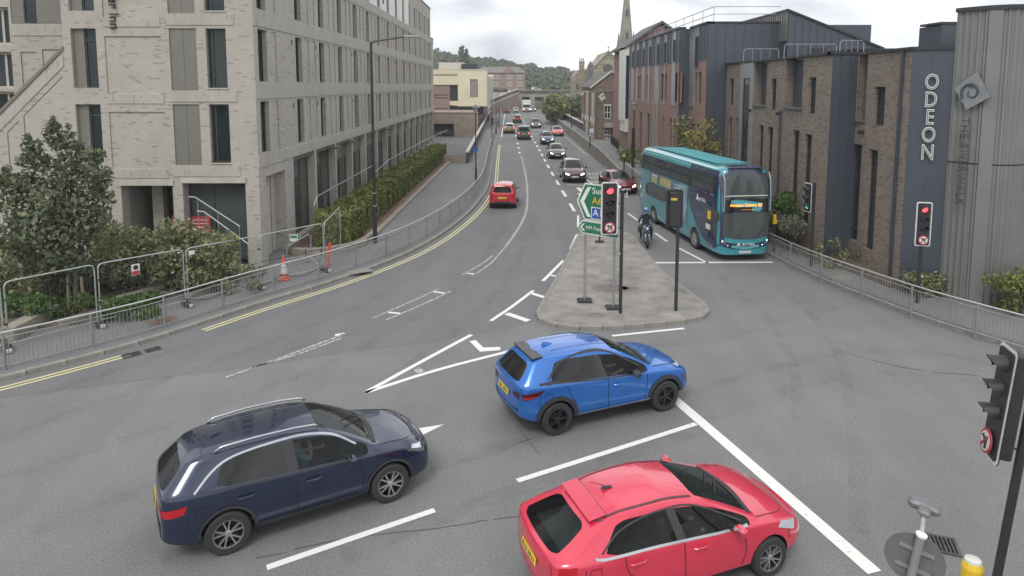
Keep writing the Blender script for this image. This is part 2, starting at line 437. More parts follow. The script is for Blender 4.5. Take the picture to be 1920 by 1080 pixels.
# pavements: raised slabs
footL = [p for p in kerbL if p.y < 214]
backL = [Vector((-11, 214, 0)), Vector((-11, 90, 0)), Vector((-11.5, 60, 0)), Vector((-40, 40, 0)), Vector((-40, 5, 0))]
def tri_prism(poly, z0, z1):
    b = tri_sheet(poly, z1); n = len(poly)
    vs = [(p[0], p[1], z0) for p in poly] + [(p[0], p[1], z1) for p in poly]
    b.add(vs, [(i, (i + 1) % n, n + (i + 1) % n, n + i) for i in range(n)])
    return b
struct('footway', tri_prism([p + Vector((-.12, 0, 0)) for p in footL] + backL, -.05, .115), AS_PATH)
kerbR = smooth_path([Vector((8.62, 62, 0)), Vector((8.64, 52, 0)), Vector((8.75, 46, 0)), Vector((9.4, 40, 0)), Vector((10.4, 34.5, 0)), G(1437, 474), G(1500, 505), G(1570, 536), G(1680, 578), G(1760, 607), G(1920, 656), G(2120, 712), G(2400, 780)], .6)
footR = [p + Vector((.1, 0.02, 0)) for p in kerbR]
struct('footway', tri_prism(footR + [Vector((40, 12, 0)), Vector((40, 62, 0))], -.05, .115), AS_PATH)
# kerb stones, one by one
def kerb_run(name, path, closed=False, L_=.90, seed=1, maxn=110):
    """path runs with the road on its right-hand side"""
    rr = random.Random(seed)
    root = bpy.data.objects.new(name, None); col.objects.link(root); root.location = path[0]; root['kind'] = 'structure'
    pts = resample(path, L_)
    base = MB().bevbox((0, 0, 0), (L_ - .012, .15, .20), .018).mesh('kerb_stone', M_KERB)
    for a, b in list(zip(pts[:-1], pts[1:]))[:maxn]:
        c = (a + b) / 2; t = (b - a)
        o = link('kerb_stone', base, root); ang = math.atan2(t.y, t.x)
        M = Matrix.Translation((c.x, c.y, .03 + rr.uniform(-.004, .006))) @ Matrix.Rotation(ang + rr.uniform(-.006, .006), 4, 'Z') @ Matrix.Rotation(rr.uniform(-.006, .006), 4, 'Y')
        o.matrix_parent_inverse = Matrix.Translation(-root.location); o.matrix_basis = M
    rest = pts[maxn:]
    if len(rest) > 1:
        b = MB().sweep(rest, [(-.075, -.06), (.075, -.06), (.075, .12), (.06, .13), (-.075, .13)])
        o = b.build('far_kerb', M_KERB, root, world=True)
    return root
kerb_run('kerb', offset_path([p for p in kerbL if p.y > 6 and p.y < 212], -.075), seed=2)
kerb_run('kerb', offset_path(kerbR[::-1], -.075), seed=3)
# the traffic island
isl_px = [(1004, 590), (1010, 604), (1035, 614), (1090, 620), (1160, 618), (1230, 612), (1295, 605), (1325, 597), (1331, 586), (1318, 570), (1285, 545), (1245, 514), (1214, 480), (1196, 455), (1178, 440), (1140, 434), (1105, 434), (1085, 443), (1069, 470), (1052, 505), (1030, 545)]
isl = [G(u, v) for u, v in isl_px]
isl_s = smooth_path(isl + [isl[0]], .4)[:-1]
M_ISL = mat('island paving', (.255, .24, .22), .92, var=.24, scale=1.6, bump=.35, bscale=40, dirt=.45)
isl_in = offset_path(isl_s, -.10)
struct('traffic_island', tri_prism(isl_in, -.03, .112), M_ISL, fix=False)
kerb_run('island_kerb', offset_path(isl_s + [isl_s[0]], -.075), seed=5, L_=.7)
# small worn patches on the island
for c, w in (((1140, 540), 1.6), ((1180, 540), .9), ((1120, 590), .8)):
    p = G(*c, .12); r_ = random.Random(c[0])
    b = MB(); n = 11
    b.add([(p.x + w * .5 * math.cos(a) * r_.uniform(.7, 1), p.y + w * .35 * math.sin(a) * r_.uniform(.7, 1), .1165) for a in [2 * math.pi * i / n for i in range(n)]], [tuple(range(n))])
    b.build('paving_patch', mat('paving patch', (.20, .165, .145), .95, var=.2, scale=5), bpy.data.objects['traffic_island'])

# ------------------------------------------------------------------ painted markings (sheets on the road)
ZM = [.008]
def stripe(path, w, name, m, z=None):
    path = [Vector(p) for p in path]
    a, b = offset_path(path, w / 2), offset_path(path, -w / 2); n = len(path)
    z = ZM[0] if z is None else z
    mb = MB(); mb.add([(p.x, p.y, z) for p in a] + [(p.x, p.y, z) for p in b], [(i, i + 1, n + i + 1, n + i) for i in range(n - 1)])
    return mb.build(name, m, road, fix=False)
def px_line(pts, w, name='lane_line', m=None, step=.5):
    p = [G(u, v) for u, v in pts]
    return stripe(smooth_path(p, step) if len(p) > 2 else p, w, name, m or M_WHITE)
def px_poly(pts, name='road_arrow', m=None):
    b = MB(); b.add([(G(u, v).x, G(u, v).y, ZM[0]) for u, v in pts], [tuple(range(len(pts)))])
    return b.build(name, m or M_WHITE, road, fix=False)
def dashes(pts, w, on, off, name='lane_dash', m=None, y1=1e9):
    path = smooth_path([G(u, v) if len(x) == 2 else Vector(x) for x in pts for u, v in [x[:2]]], .2)
    acc = 0; cur = []; n = 0
    for a, b in zip(path[:-1], path[1:]):
        if acc < on: cur.append(a)
        elif cur:
            if len(cur) > 1: stripe(cur, w, name, m or M_WHITE)
            cur = []
        acc += (b - a).length
        if acc >= on + off: acc -= on + off
for d in (-.09, .09):
    stripe(offset_path([p for p in kerbL if 8 < p.y and p.x < G(228, 675).x - .02], .52 + d), .075, 'yellow_line', M_YEL)
    stripe(offset_path([p for p in kerbL if p.x > G(302, 655).x and p.y < 84], .46 + d), .075, 'yellow_line', M_YEL)
stripe(offset_path([p for p in kerbL if 97 < p.y < 205], .6), .14, 'edge_line', M_WHITE)
px_line([(977, 292), (985, 325), (989, 362), (986, 398), (972, 428), (950, 460)], .13, 'lane_line', M_WORN)
for v in (286, 277, 269, 261, 254, 247, 241): px_line([(966 + (v - 241) * .18, v + 1.6), (965.6 + (v - 241) * .18, v - 1.2)], .22, 'lane_dash')
dashes([(1077, 396), (1048, 347), (1025, 307), (1010, 279), (1000, 262), (988, 240), (976, 218), (968, 205)], .2, 2.7, 2.5)
px_line([(1102, 292), (1080, 273), (1057, 254), (1036, 236), (1018, 219)], .16, 'edge_line', M_WORN)
# ghost hatching of the old layout
px_line([(424, 708), (530, 670), (645, 627)], .10, 'ghost_line', M_WORN); px_line([(470, 690), (560, 664), (640, 634)], .08, 'ghost_line', M_WORN)
px_line([(628, 629), (646, 626)], .16, 'ghost_line')
px_line([(698, 597), (770, 566), (822, 542)], .08, 'ghost_line', M_WORN); px_line([(724, 600), (790, 572), (846, 546)], .08, 'ghost_line', M_WORN)
px_line([(728, 586), (750, 588)], .13, 'ghost_line'); px_line([(812, 547), (834, 550)], .13, 'ghost_line')
px_line([(868, 515), (900, 497), (924, 479)], .08, 'ghost_line', M_WORN); px_line([(886, 517), (920, 494), (950, 460)], .08, 'ghost_line', M_WORN)
px_line([(876, 513), (893, 514)], .12, 'ghost_line')
# hatching ahead of the island
px_line([(920, 602), (960, 575), (1000, 545)], .13); px_line([(950, 588), (991, 602)], .24); px_line([(996, 550), (1028, 560)], .2)
px_line([(1018, 527), (1057, 488)], .14); px_line([(1032, 516), (1052, 520)], .16); px_line([(1056, 489), (1072, 491)], .13)
px_line([(1070, 467), (1082, 440)], .14); px_line([(1079, 462), (1088, 463)], .12)
px_line([(1084, 404), (1084, 426)], .12); px_line([(1088, 440), (1140, 446)], .14)
px_line([(684, 737), (780, 684), (884, 628)], .14); px_line([(684, 737), (820, 694), (962, 657)], .14)
px_poly([(880, 640), (892, 638), (906, 652), (938, 651), (938, 657), (900, 660)], 'hatch_chevron')
px_poly([(776, 692), (786, 689), (797, 696), (784, 701), (778, 697)], 'hatch_chevron', M_WORN)
px_line([(1148, 630), (1215, 623), (1283, 616)], .13)
px_line([(1262, 746), (1400, 865), (1640, 1074)], .26, 'stop_line')
px_line([(970, 902), (1305, 795)], .13, 'lane_line'); px_line([(500, 1065), (660, 1010), (815, 957)], .13, 'lane_line')
px_poly([(770, 806), (833, 796), (783, 821)])
px_line([(1177, 400), (1204, 419)], .13, 'lane_dash'); px_line([(1228, 437), (1251, 453)], .13, 'lane_dash'); px_line([(1268, 463), (1328, 494)], .13, 'lane_line')
px_line([(1200, 493), (1449, 492)], .2, 'stop_line')
px_line([(1118, 352), (1140, 371)], .14, 'lane_dash'); px_line([(1100, 337), (1111, 346)], .14, 'lane_dash')
px_poly([(1080, 352), (1088, 352), (1098, 365), (1108, 367), (1096, 372), (1082, 363), (1090, 362)])
px_line([(1062, 346.5), (1105, 348)], .35, 'lane_line', M_WORN)
for r_, v in enumerate((326, 333, 341)):
    for k in range(6):
        u = 1103 + k * 6.6 + r_ * 3; px_line([(u, v - 2), (u + 3.6, v + 2.6)], .2, 'road_lettering', M_WORN)
for u, v in ((1006, 243.5), (1014, 244)): px_line([(u - 4, v), (u + 4, v + .6)], .5, 'lane_dash', M_WORN)
for u, v in ((1026, 236), (1030, 242), (1024, 245)): px_line([(u - 4, v), (u + 4, v + 1)], .6, 'road_lettering', M_WORN)
# bitumen seals and cracks
ZM[0] = .006
for pts in ([(480, 1046), (640, 1012), (840, 985), (1000, 962)], [(960, 835), (1060, 800), (1180, 745)], [(1120, 640), (1190, 790)], [(968, 800), (1008, 850)], [(520, 665), (600, 640), (700, 618)], [(1560, 655), (1700, 690), (1830, 705)]):
    q_ = smooth_path([G(u, v) for u, v in pts], .12); rk = random.Random(len(q_)); dx = dy = 0
    for p in q_: dx = dx * .8 + rk.uniform(-.02, .02); dy = dy * .8 + rk.uniform(-.02, .02); p.x += dx; p.y += dy
    a_ = 0
    while a_ < len(q_) - 3:
        n_ = rk.randint(5, 16); stripe(q_[a_:a_ + n_], rk.uniform(.010, .03), 'crack', M_CRACK); a_ += n_ - 1 + (rk.random() < .3) * rk.randint(1, 4)
# rubber left by turning tyres
m_, t_, b_ = _new('tyre rubber smear'); N_s = t_.nodes.new
tcx = N_s('ShaderNodeTexCoord'); nzx = N_s('ShaderNodeTexNoise'); nzx.inputs['Scale'].default_value = 1.6; nzx.inputs['Detail'].default_value = 8; nzx.inputs['Roughness'].default_value = .72
mrx = N_s('ShaderNodeMapRange'); mrx.inputs['From Min'].default_value = .42; mrx.inputs['From Max'].default_value = .72; mrx.inputs['To Max'].default_value = .15
t_.links.new(tcx.outputs['Object'], nzx.inputs['Vector']); t_.links.new(nzx.outputs['Fac'], mrx.inputs['Value']); t_.links.new(mrx.outputs[0], b_.inputs['Alpha'])
b_.inputs['Base Color'].default_value = (.06, .06, .06, 1); b_.inputs['Roughness'].default_value = .7
M_SMEAR = m_; ZM[0] = .0055
for pts, w in (([(1290, 740), (1450, 690), (1620, 660), (1800, 670), (1990, 720)], .35), ([(1320, 790), (1500, 725), (1680, 700), (1900, 725)], .35), ([(1180, 560 + 90), (1330, 640), (1480, 600), (1600, 570)], .3), ([(1350, 520), (1420, 580), (1480, 660), (1500, 800)], .3), ([(1400, 510), (1500, 570), (1570, 660), (1600, 800), (1610, 1000)], .3), ([(760, 470), (640, 540), (430, 620), (200, 700), (-60, 780)], .35), ([(830, 480), (700, 560), (480, 650), (200, 750), (-60, 840)], .35), ([(950, 420), (880, 520), (700, 640), (420, 760), (0, 900)], .35), ([(1000, 420), (940, 540), (760, 690), (480, 830), (60, 1000)], .35), ([(300, 1046), (560, 950), (860, 860), (1240, 760)], .4), ([(640, 1046), (880, 950), (1060, 890), (1330, 800)], .4)):
    px_line(pts, w, 'tyre_mark', M_SMEAR, .4)
ZM[0] = .006
M_IRON = mat('cast iron', (.11, .105, .098), .6, metal=.6, var=.3)
def gully(u, v, ang, w=.48, d=.44, label=''):
    p = G(u, v); t = thing('gully_grate', label, 'grate', (p.x, p.y, .003), ang)
    b = MB().box((0, d / 2 - .02, .01), (w, .04, .02)).box((0, -d / 2 + .02, .01), (w, .04, .02)).box((-w / 2 + .02, 0, .0105), (.04, d - .08, .021)).box((w / 2 - .02, 0, .0105), (.04, d - .08, .021))
    b.build('frame', M_IRON, t)
    MB().box((0, 0, .002), (w - .08, d - .08, .003)).build('pit', mat('pit black', (.006, .006, .006), .9), t)
    for i in range(6): MB().box((-w / 2 + .08 + i * (w - .16) / 5, 0, .0125), (.028, d - .082, .018)).build('bar', M_IRON, t)
gully(247, 666, R(43), .46, .34, 'iron gully grate in the gap of the yellow lines, the one touching the lines')
gully(287, 656, R(43), .40, .30, 'smaller iron gully grate by the kerb beside the end of the yellow lines')
gully(1766, 1022, R(-20), .46, .46, 'iron gully grate in the road beside the round sign back')
# ironwork in the left footway
p = G(305, 602, .115); MB().box((p.x, p.y, .1185), (.85, .6, .004), Matrix.Rotation(R(44), 3, 'Z')).build('access_cover', mat('rusty cover', (.17, .115, .085), .9, var=.3, scale=8), bpy.data.objects['footway'])
for (u, v, w, d) in ((675, 508, .9, .6), (1495, 468, .6, .3), (1580, 520, .7, .5), (1745, 560, .5, .25)):
    p = G(u, v, .115); MB().box((p.x, p.y, .1175), (w, d, .004), Matrix.Rotation(R(30), 3, 'Z')).build('access_cover', mat('cover concrete', (.24, .22, .2), .9, var=.2, scale=8), bpy.data.objects['footway' if u < 900 else 'footway.001'])
# ------------------------------------------------------------------ facade tools
class Facade:
    """a vertical wall plane: a runs along, z up, d is depth behind the face"""
    def __init__(s, o, t, n): s.o, s.t, s.n = Vector(o), Vector(t).normalized(), Vector(n).normalized()
    def P(s, a, z, d=0.0): return s.o + s.t * a + Vector((0, 0, z)) - s.n * d
    def wall(s, a0, a1, z0, z1, holes, ends=.3, caps=(1, 1)):
        """face with recessed holes (a0,a1,z0,z1,depth): reveals built, the hole's back face only where depth is shallow (5th<0)"""
        A = sorted({a0, a1, *[h[0] for h in holes], *[h[1] for h in holes]}); Z = sorted({z0, z1, *[h[2] for h in holes], *[h[3] for h in holes]})
        A = [x for x in A if a0 <= x <= a1]; Z = [x for x in Z if z0 <= x <= z1]
        b = MB(); q = lambda pts: b.add(pts, [(0, 1, 2, 3)])
        for i in range(len(A) - 1):
            for j in range(len(Z) - 1):
                ca, cz = (A[i] + A[i + 1]) / 2, (Z[j] + Z[j + 1]) / 2
                if any(h[0] < ca < h[1] and h[2] < cz < h[3] for h in holes): continue
                q([s.P(A[i], Z[j]), s.P(A[i + 1], Z[j]), s.P(A[i + 1], Z[j + 1]), s.P(A[i], Z[j + 1])])
        for h in holes:
            x0, x1, y0, y1, d = h; dd = abs(d)
            q([s.P(x0, y0), s.P(x0, y1), s.P(x0, y1, dd), s.P(x0, y0, dd)]); q([s.P(x1, y0), s.P(x1, y1), s.P(x1, y1, dd), s.P(x1, y0, dd)])
            q([s.P(x0, y0), s.P(x1, y0), s.P(x1, y0, dd), s.P(x0, y0, dd)]); q([s.P(x0, y1), s.P(x1, y1), s.P(x1, y1, dd), s.P(x0, y1, dd)])
            if d < 0: q([s.P(x0, y0, dd), s.P(x1, y0, dd), s.P(x1, y1, dd), s.P(x0, y1, dd)])
        if ends:
            for a, on in ((a0, caps[0]), (a1, caps[1])):
                if on: q([s.P(a, z0), s.P(a, z1), s.P(a, z1, ends), s.P(a, z0, ends)])
            q([s.P(a0, z1), s.P(a1, z1), s.P(a1, z1, ends), s.P(a0, z1, ends)])
        return b
    def bx(s, b, a0, a1, z0, z1, d0, d1):
        """box on the wall: d0<d1 depths (negative = proud)"""
        vs = [s.P(a, z, d) for z in (z0, z1) for a, d in ((a0, d0), (a1, d0), (a1, d1), (a0, d1))]
        return b.add(vs, [(3, 2, 1, 0), (4, 5, 6, 7), (0, 1, 5, 4), (1, 2, 6, 5), (2, 3, 7, 6), (3, 0, 4, 7)])
    def box(s, name, m, parent, *a):
        b = MB(); s.bx(b, *a); return b.build(name, m, parent, world=True)
    def window(s, parent, a0, a1, z0, z1, d, fm, gm, fw=.06, mull=(), trans=(), name='window', curtain=None):
        """a pane with its frame standing at depth d in an opening"""
        b = MB(); s.bx(b, a0 + fw * .5, a1 - fw * .5, z0 + fw * .5, z1 - fw * .5, d + .02, d + .035)
        o = b.build(name, gm, parent, world=True)
        f = MB()
        s.bx(f, a0, a0 + fw, z0, z1, d - .02, d + .05); s.bx(f, a1 - fw, a1, z0, z1, d - .02, d + .05)
        s.bx(f, a0 + fw, a1 - fw, z0, z0 + fw, d - .021, d + .05); s.bx(f, a0 + fw, a1 - fw, z1 - fw, z1, d - .021, d + .05)
        for m in mull: s.bx(f, m - fw / 2, m + fw / 2, z0 + fw, z1 - fw, d - .018, d + .045)
        for m in trans: s.bx(f, a0 + fw, a1 - fw, m - fw / 2, m + fw / 2, d - .016, d + .044)
        f.build('frame', fm, o, world=True)
        if curtain:
            c = MB(); c0, c1 = curtain; n = 14
            pts = [s.P(c0 + (c1 - c0) * i / n, 0, d + .09 + .025 * math.sin(i * 2.4)) for i in range(n + 1)]
            c.add([p + Vector((0, 0, z0 + .05)) for p in pts] + [p + Vector((0, 0, z1 - .05)) for p in pts], [(i, i + 1, n + 2 + i, n + 1 + i) for i in range(n)])
            c.build('curtain', M_CURT, o, world=True, fix=False)
        return o

# ------------------------------------------------------------------ hotel
BR_GREY = brick_mat('pale grey brick', (.43, .40, .35), (.47, .44, .39), (.31, .29, .265), (.41, .38, .335), dark=.05)
BR_GREYS = brick_mat('pale grey soldier course', (.43, .40, .35), (.47, .445, .395), (.35, .325, .29), (.40, .375, .335), dark=.05, soldier=True)
M_GPAN = mat('taupe metal panel', (.20, .19, .165), .5, metal=.2, var=.05)
M_FRAME = mat('dark window frame', (.045, .05, .05), .45, var=.1)
M_STONE = mat('pale cast stone', (.47, .44, .375), .85, var=.14, scale=2, bump=.2, dirt=.2)
M_CURT = mat('curtain', (.30, .36, .33), .9)
G_HOTEL = glass_mat('hotel glass', (.035, .05, .052), clear=.4)
G_DARK = glass_mat('dark glass', (.035, .042, .046))
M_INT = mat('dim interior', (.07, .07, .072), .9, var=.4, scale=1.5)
M_COPE = mat('dark metal coping', (.05, .05, .055), .5, metal=.4)
hotel = thing('hotel', 'tall pale grey brick hotel with narrow windows beside the hedge', 'building', (-10.15, 26.5, 0))
XE, YS = -10.15, 26.5
ROWS = [(4.75, 6.85), (7.65, 9.75), (10.55, 12.65), (13.45, 15.5)]
YW = [.45] + [5.1 + 3.86 * k for k in range(14)]       # window positions along the east side
E_ = Facade((XE, YS, 0), (0, 1, 0), (1, 0, 0))
Ltot = 60.2
holes = []
for k, a in enumerate(YW):
    for r, (z0, z1) in enumerate(ROWS):
        if r == 3 and a < 40: holes.append((a, a + .95, z0, z1, .30)); continue
        holes.append((a, a + .95, z0, z1, .30))
        holes.append((a + 1.55, a + 2.1, z0, z1, -.05))
        if k: holes.append((a + 2.65, a + 3.2, z0, z1, -.05))
holes = [h for h in holes if h[1] < Ltot - .3]
hol_hi = [h for h in holes if h[2] > 13]; holes = [h for h in holes if h[2] < 13]
E_.wall(.0, Ltot, 4.2, 13.1, holes, caps=(0, 1)).build('wall', BR_GREY, hotel, world=True)
E_.wall(.0, Ltot - 2.6, 13.1, 16.9, [h for h in hol_hi if h[1] < Ltot - 3], caps=(0, 1)).build('wall', BR_GREY, hotel, world=True)
for z0, z1 in ((4.2, 4.66), (6.95, 7.55), (9.85, 10.45), (12.75, 13.3)):
    E_.box('brick_band', BR_GREYS, hotel, -.02, Ltot - .01, z0, z1, -.035, .002)
E_.box('coping', M_COPE, hotel, -.05, Ltot - 2.55, 16.9, 17.02, -.06, .4)
E_.box('coping', M_COPE, hotel, Ltot - 2.55, Ltot + .05, 13.32, 13.44, -.06, .4)
for k, a in enumerate(YW):
    for r, (z0, z1) in enumerate(ROWS):
        if a + .95 < Ltot - (3 if r == 3 else .3):
            E_.window(hotel, a, a + .95, z0, z1, .2, M_FRAME, G_HOTEL, .06)
            if r < 3: E_.box('window_side_panel', M_GPAN, hotel, a + .96, a + 1.02, z0, z1, -.02, .05) if k % 5 == 4 else None
M_WPAN = mat('white cladding', (.66, .66, .63), .45, var=.04)
for k in range(5, 10):
    a = YW[k]; E_.box('cladding_panel', M_WPAN, hotel, a + 1.02, a + 3.78, 13.32, 16.85, -.05, .01)
put_text('lettering', 'Premier Inn', .75, mat('sign black', (.02, .02, .022), .5), E_.P(YW[6] + 2.3, 15.6, -.08), (0, 0, -1), (0, 1, 0), hotel, .06, True)
# vents: small dark outlets in the piers
vm = mat('vent grille', (.07, .065, .06), .7)
for k in range(1, 14):
    for z in (7.2, 10.1): 
        if k % 2 == 0 or k < 3: E_.box('vent', vm, hotel, YW[k] - .62, YW[k] - .48, z - .75, z - .52, -.012, .02)
# ground floor, east side
cols_ = [7.6 + 3.95 * k for k in range(14)]
E_.wall(0, 4.25, .1, 4.2, [(.75, 3.1, .1, 3.75, -.55)], ends=.6, caps=(0, 1)).build('corner_pier', BR_GREY, hotel, world=True)
E_.box('recess_panel', M_STONE, hotel, .76, 3.09, .12, 3.74, .50, .545)
E_.box('glazing_head', mat('glazing head', (.10, .098, .09), .6), hotel, 4.25, Ltot, 4.0, 4.2, .02, .55)
M_MULL = mat('bronze mullion', (.12, .113, .10), .5, metal=.3)
G_SHOP = glass_mat('shop glass', (.10, .112, .112), clear=.25)
prev = 4.25
for k, a in enumerate(cols_):
    E_.box('column', M_STONE, hotel, a - .13, a + .13, .1, 4.2, -.05, .5)
    mid = prev + (a - prev) * .58
    ztop = 4.0 if k < 2 else 3.15
    E_.window(hotel, prev + .13, mid, .3, ztop, .35, M_MULL, G_SHOP, .07, name='shop_window')
    E_.window(hotel, mid + .001, a - .131, .3, ztop, .36, M_MULL, G_DARK if k > 4 else G_SHOP, .07, name='shop_window')
    if k >= 2: E_.box('spandrel_panel', M_GPAN, hotel, prev + .13, a - .131, 3.155, 3.995, .33, .42)
    E_.box('plinth', M_STONE, hotel, prev + .13, a - .131, .1, .3, .02, .5)
    prev = a
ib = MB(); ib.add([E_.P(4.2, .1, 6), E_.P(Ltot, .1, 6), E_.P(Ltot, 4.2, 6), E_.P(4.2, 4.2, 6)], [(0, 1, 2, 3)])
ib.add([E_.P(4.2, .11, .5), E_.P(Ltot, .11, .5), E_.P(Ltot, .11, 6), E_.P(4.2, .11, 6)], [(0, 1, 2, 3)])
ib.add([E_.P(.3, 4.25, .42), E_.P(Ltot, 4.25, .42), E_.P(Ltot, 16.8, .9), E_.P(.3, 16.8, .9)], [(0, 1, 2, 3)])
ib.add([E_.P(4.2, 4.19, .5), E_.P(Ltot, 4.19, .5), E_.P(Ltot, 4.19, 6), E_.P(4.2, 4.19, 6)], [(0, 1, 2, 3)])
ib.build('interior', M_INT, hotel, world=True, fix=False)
for k in (1, 2, 5): E_.box('bracket_sign', M_MULL, hotel, cols_[k] - 1.5, cols_[k] - .4, 4.02, 4.1, -.55, -.05)
# rear and roof of the block
hb = MB(); hb.box((XE - 9.4, YS + 31, 8.4), (17.2, 57.0, 16.8)); hb.build('rear_block', BR_GREY, hotel, world=True)

# south side: a measures leftwards from the corner
S_ = Facade((XE, YS, 0), (-1, 0, 0), (0, -1, 0))
def ax(px): return (XE - (px - 960) / F * YS)
a_w1, a_p, a_bl, a_w2 = (ax(430), ax(393)), (ax(375), ax(325)), (ax(310), ax(205)), (ax(190), ax(143))
SR = [(4.42, 6.75), (7.4, 9.72), (10.4, 12.6), (13.4, 15.5)]
hs = []
for z0, z1 in SR:
    hs += [(a_w1[0], a_w1[1], z0, z1, .3), (a_p[0], a_p[1], z0 - .1, z1, -.10), (a_bl[0], a_bl[1], z0 - .25, z1 - .3, -.05), (a_w2[0], a_w2[1], z0, z1, .3)]
S_.wall(0, ax(128), 3.85, 16.9, hs, caps=(0, 1)).build('wall', BR_GREY, hotel, world=True)
for z0, z1 in SR:
    S_.window(hotel, a_w1[0], a_w1[1], z0, z1, .2, M_FRAME, G_HOTEL, .06, mull=(a_w1[1] - .18,), curtain=(a_w1[0] + .3, a_w1[0] + .62))
    S_.window(hotel, a_w2[0], a_w2[0] + .56, z0, z1, .2, M_FRAME, G_HOTEL, .06, trans=(z1 - .45,))
    S_.box('blank_panel', M_GPAN, hotel, a_w2[0] + .561, a_w2[1], z0, z1, .14, .28)
    m_ = (a_p[0] + a_p[1]) / 2
    S_.box('blank_panel', M_GPAN, hotel, a_p[0] + .01, m_ - .006, z0 - .09, z1 - .01, .05, .098); S_.box('blank_panel', M_GPAN, hotel, m_ + .006, a_p[1] - .01, z0 - .09, z1 - .01, .052, .098)
    S_.box('window_sill', M_STONE, hotel, a_w1[0] - .04, a_w1[1] + .04, z0 - .05, z0, -.04, .25)
    S_.box('brick_band', BR_GREYS, hotel, a_bl[0], a_bl[1], z0 - .62, z0 - .26, -.028, .002)
    S_.box('brick_band', BR_GREYS, hotel, a_w1[0] - .35, a_p[1] + .1, z0 - .55, z0 - .11, -.03, .002)
# ground floor openings
o1, o2 = (ax(317), ax(219)), (ax(455), ax(336))
zt = 3.72
S_.wall(0, ax(128), .1, 3.85, [(o2[0], o2[1], .1, zt, .55), (o1[0], o1[1], .1, zt - .1, .55)], ends=.5, caps=(0, 1)).build('wall', BR_GREY, hotel, world=True)
for o_, z_ in ((o1, zt - .1), (o2, zt)): S_.box('lintel', M_STONE, hotel, o_[0] - .05, o_[1] + .05, z_ - .12, z_ + .1, -.05, .3)
S_.window(hotel, o2[0], o2[1], .35, zt - .12, .5, M_FRAME, G_SHOP, .07, mull=(o2[0] + 1.5,), name='entrance_glazing')
S_.window(hotel, o1[0], o1[1], .35, zt - .22, 2.4, M_FRAME, G_DARK, .07, mull=(o1[0] + .8,), name='entrance_glazing')
S_.box('entrance_pier', BR_GREY, hotel, o1[0] + 1.05, o1[0] + 1.5, .1, zt - .2, 1.2, 1.6)
pr = MB()
for q in ([S_.P(o1[0], .34, .5), S_.P(o1[1], .34, .5), S_.P(o1[1], .34, 3), S_.P(o1[0], .34, 3)], [S_.P(o1[0] - .4, 3.8, .5), S_.P(o1[1] + .4, 3.8, .5), S_.P(o1[1] + .4, 3.8, 3), S_.P(o1[0] - .4, 3.8, 3)], [S_.P(o1[0] - .02, .1, .55), S_.P(o1[0] - .02, 3.8, .55), S_.P(o1[0] - .02, 3.8, 3), S_.P(o1[0] - .02, .1, 3)], [S_.P(o1[1] + .02, .1, .55), S_.P(o1[1] + .02, 3.8, .55), S_.P(o1[1] + .02, 3.8, 3), S_.P(o1[1] + .02, .1, 3)], [S_.P(o1[0] - .4, .1, 3), S_.P(o1[1] + .4, .1, 3), S_.P(o1[1] + .4, 3.8, 3), S_.P(o1[0] - .4, 3.8, 3)], [S_.P(o2[0] - .1, .1, 2.5), S_.P(o2[1] + .1, .1, 2.5), S_.P(o2[1] + .1, 3.8, 2.5), S_.P(o2[0] - .1, 3.8, 2.5)]):
    pr.add(q, [(0, 1, 2, 3)])
pr.build('porch_lining', mat('porch lining', (.30, .285, .265), .9), hotel, world=True, fix=False)
M_RED = mat('red board', (.40, .05, .065), .5)
for a0, a1, z0, z1, d in ((o1[0] + .02, o1[0] + .55, 1.3, 2.1, .9), (o2[1] - .85, o2[1] - .04, 1.45, 2.15, .42)):
    t_ = S_.box('notice_board', M_RED, hotel, a0, a1, z0, z1, d, d + .03)
    for k in range(4): S_.box('board_line', mat('board white', (.62, .45, .45), .6), t_, a0 + .08, a1 - .08 - .05 * (k % 2), z1 - .16 - k * .15, z1 - .125 - k * .15, d - .006, d + .001)
# dark notice with pale lines above the red board
t_ = S_.box('notice_board', mat('dark notice', (.035, .035, .04), .4), hotel, o1[0] + .03, o1[0] + .5, 2.15, 3.3, .88, .9)
for k in range(5): S_.box('board_line', mat('notice grey', (.25, .25, .26), .6), t_, o1[0] + .08, o1[0] + .45, 3.15 - k * .22, 3.21 - k * .22, .875, .881)
put_text('lettering', 'Premier Inn', .52, mat('sign black', (.02, .02, .022), .5), S_.P(ax(226), zat(52, YS) + 1.18, -.04), (0, 0, -1), (1, 0, 0), hotel, .07, True)
M_JOINT = mat('brick joint', (.17, .16, .145), .9)
# falling parapet wall left of the main face
aL, aR = ax(128), ax(-190)
def zdiag(a): return 8.88 - (a - ax(128)) * .94
dg_ = MB(); pl = [S_.P(aL, .1), S_.P(aR, .1), S_.P(aR, max(.3, zdiag(aR))), S_.P(aL, zdiag(aL))]
dg_.slab(pl, (0, .45, 0)); dg_.build('stair_wall', BR_GREY, hotel, world=True)
MB().slab([S_.P(aL, zdiag(aL), -.05), S_.P(aR, zdiag(aR), -.05), S_.P(aR, zdiag(aR) + .16, -.05), S_.P(aL, zdiag(aL) + .16, -.05)], (0, .55, 0)).build('coping', M_GPAN, hotel, world=True)
for a0, a1 in ((aL + .12, aL + 1.75), (aL + 1.95, aL + 2.45)):
    MB().slab([S_.P(a0, zdiag(a0) - .95, -.012), S_.P(a1, zdiag(a1) - .95, -.012), S_.P(a1, zdiag(a1) - .91, -.012), S_.P(a0, zdiag(a0) - .91, -.012)], (0, .02, 0)).build('brick_joint', M_JOINT, hotel, world=True)
    S_.box('brick_joint', M_JOINT, hotel, a1 - .02, a1 + .02, .3, zdiag(a1) - .96, -.012, .01)
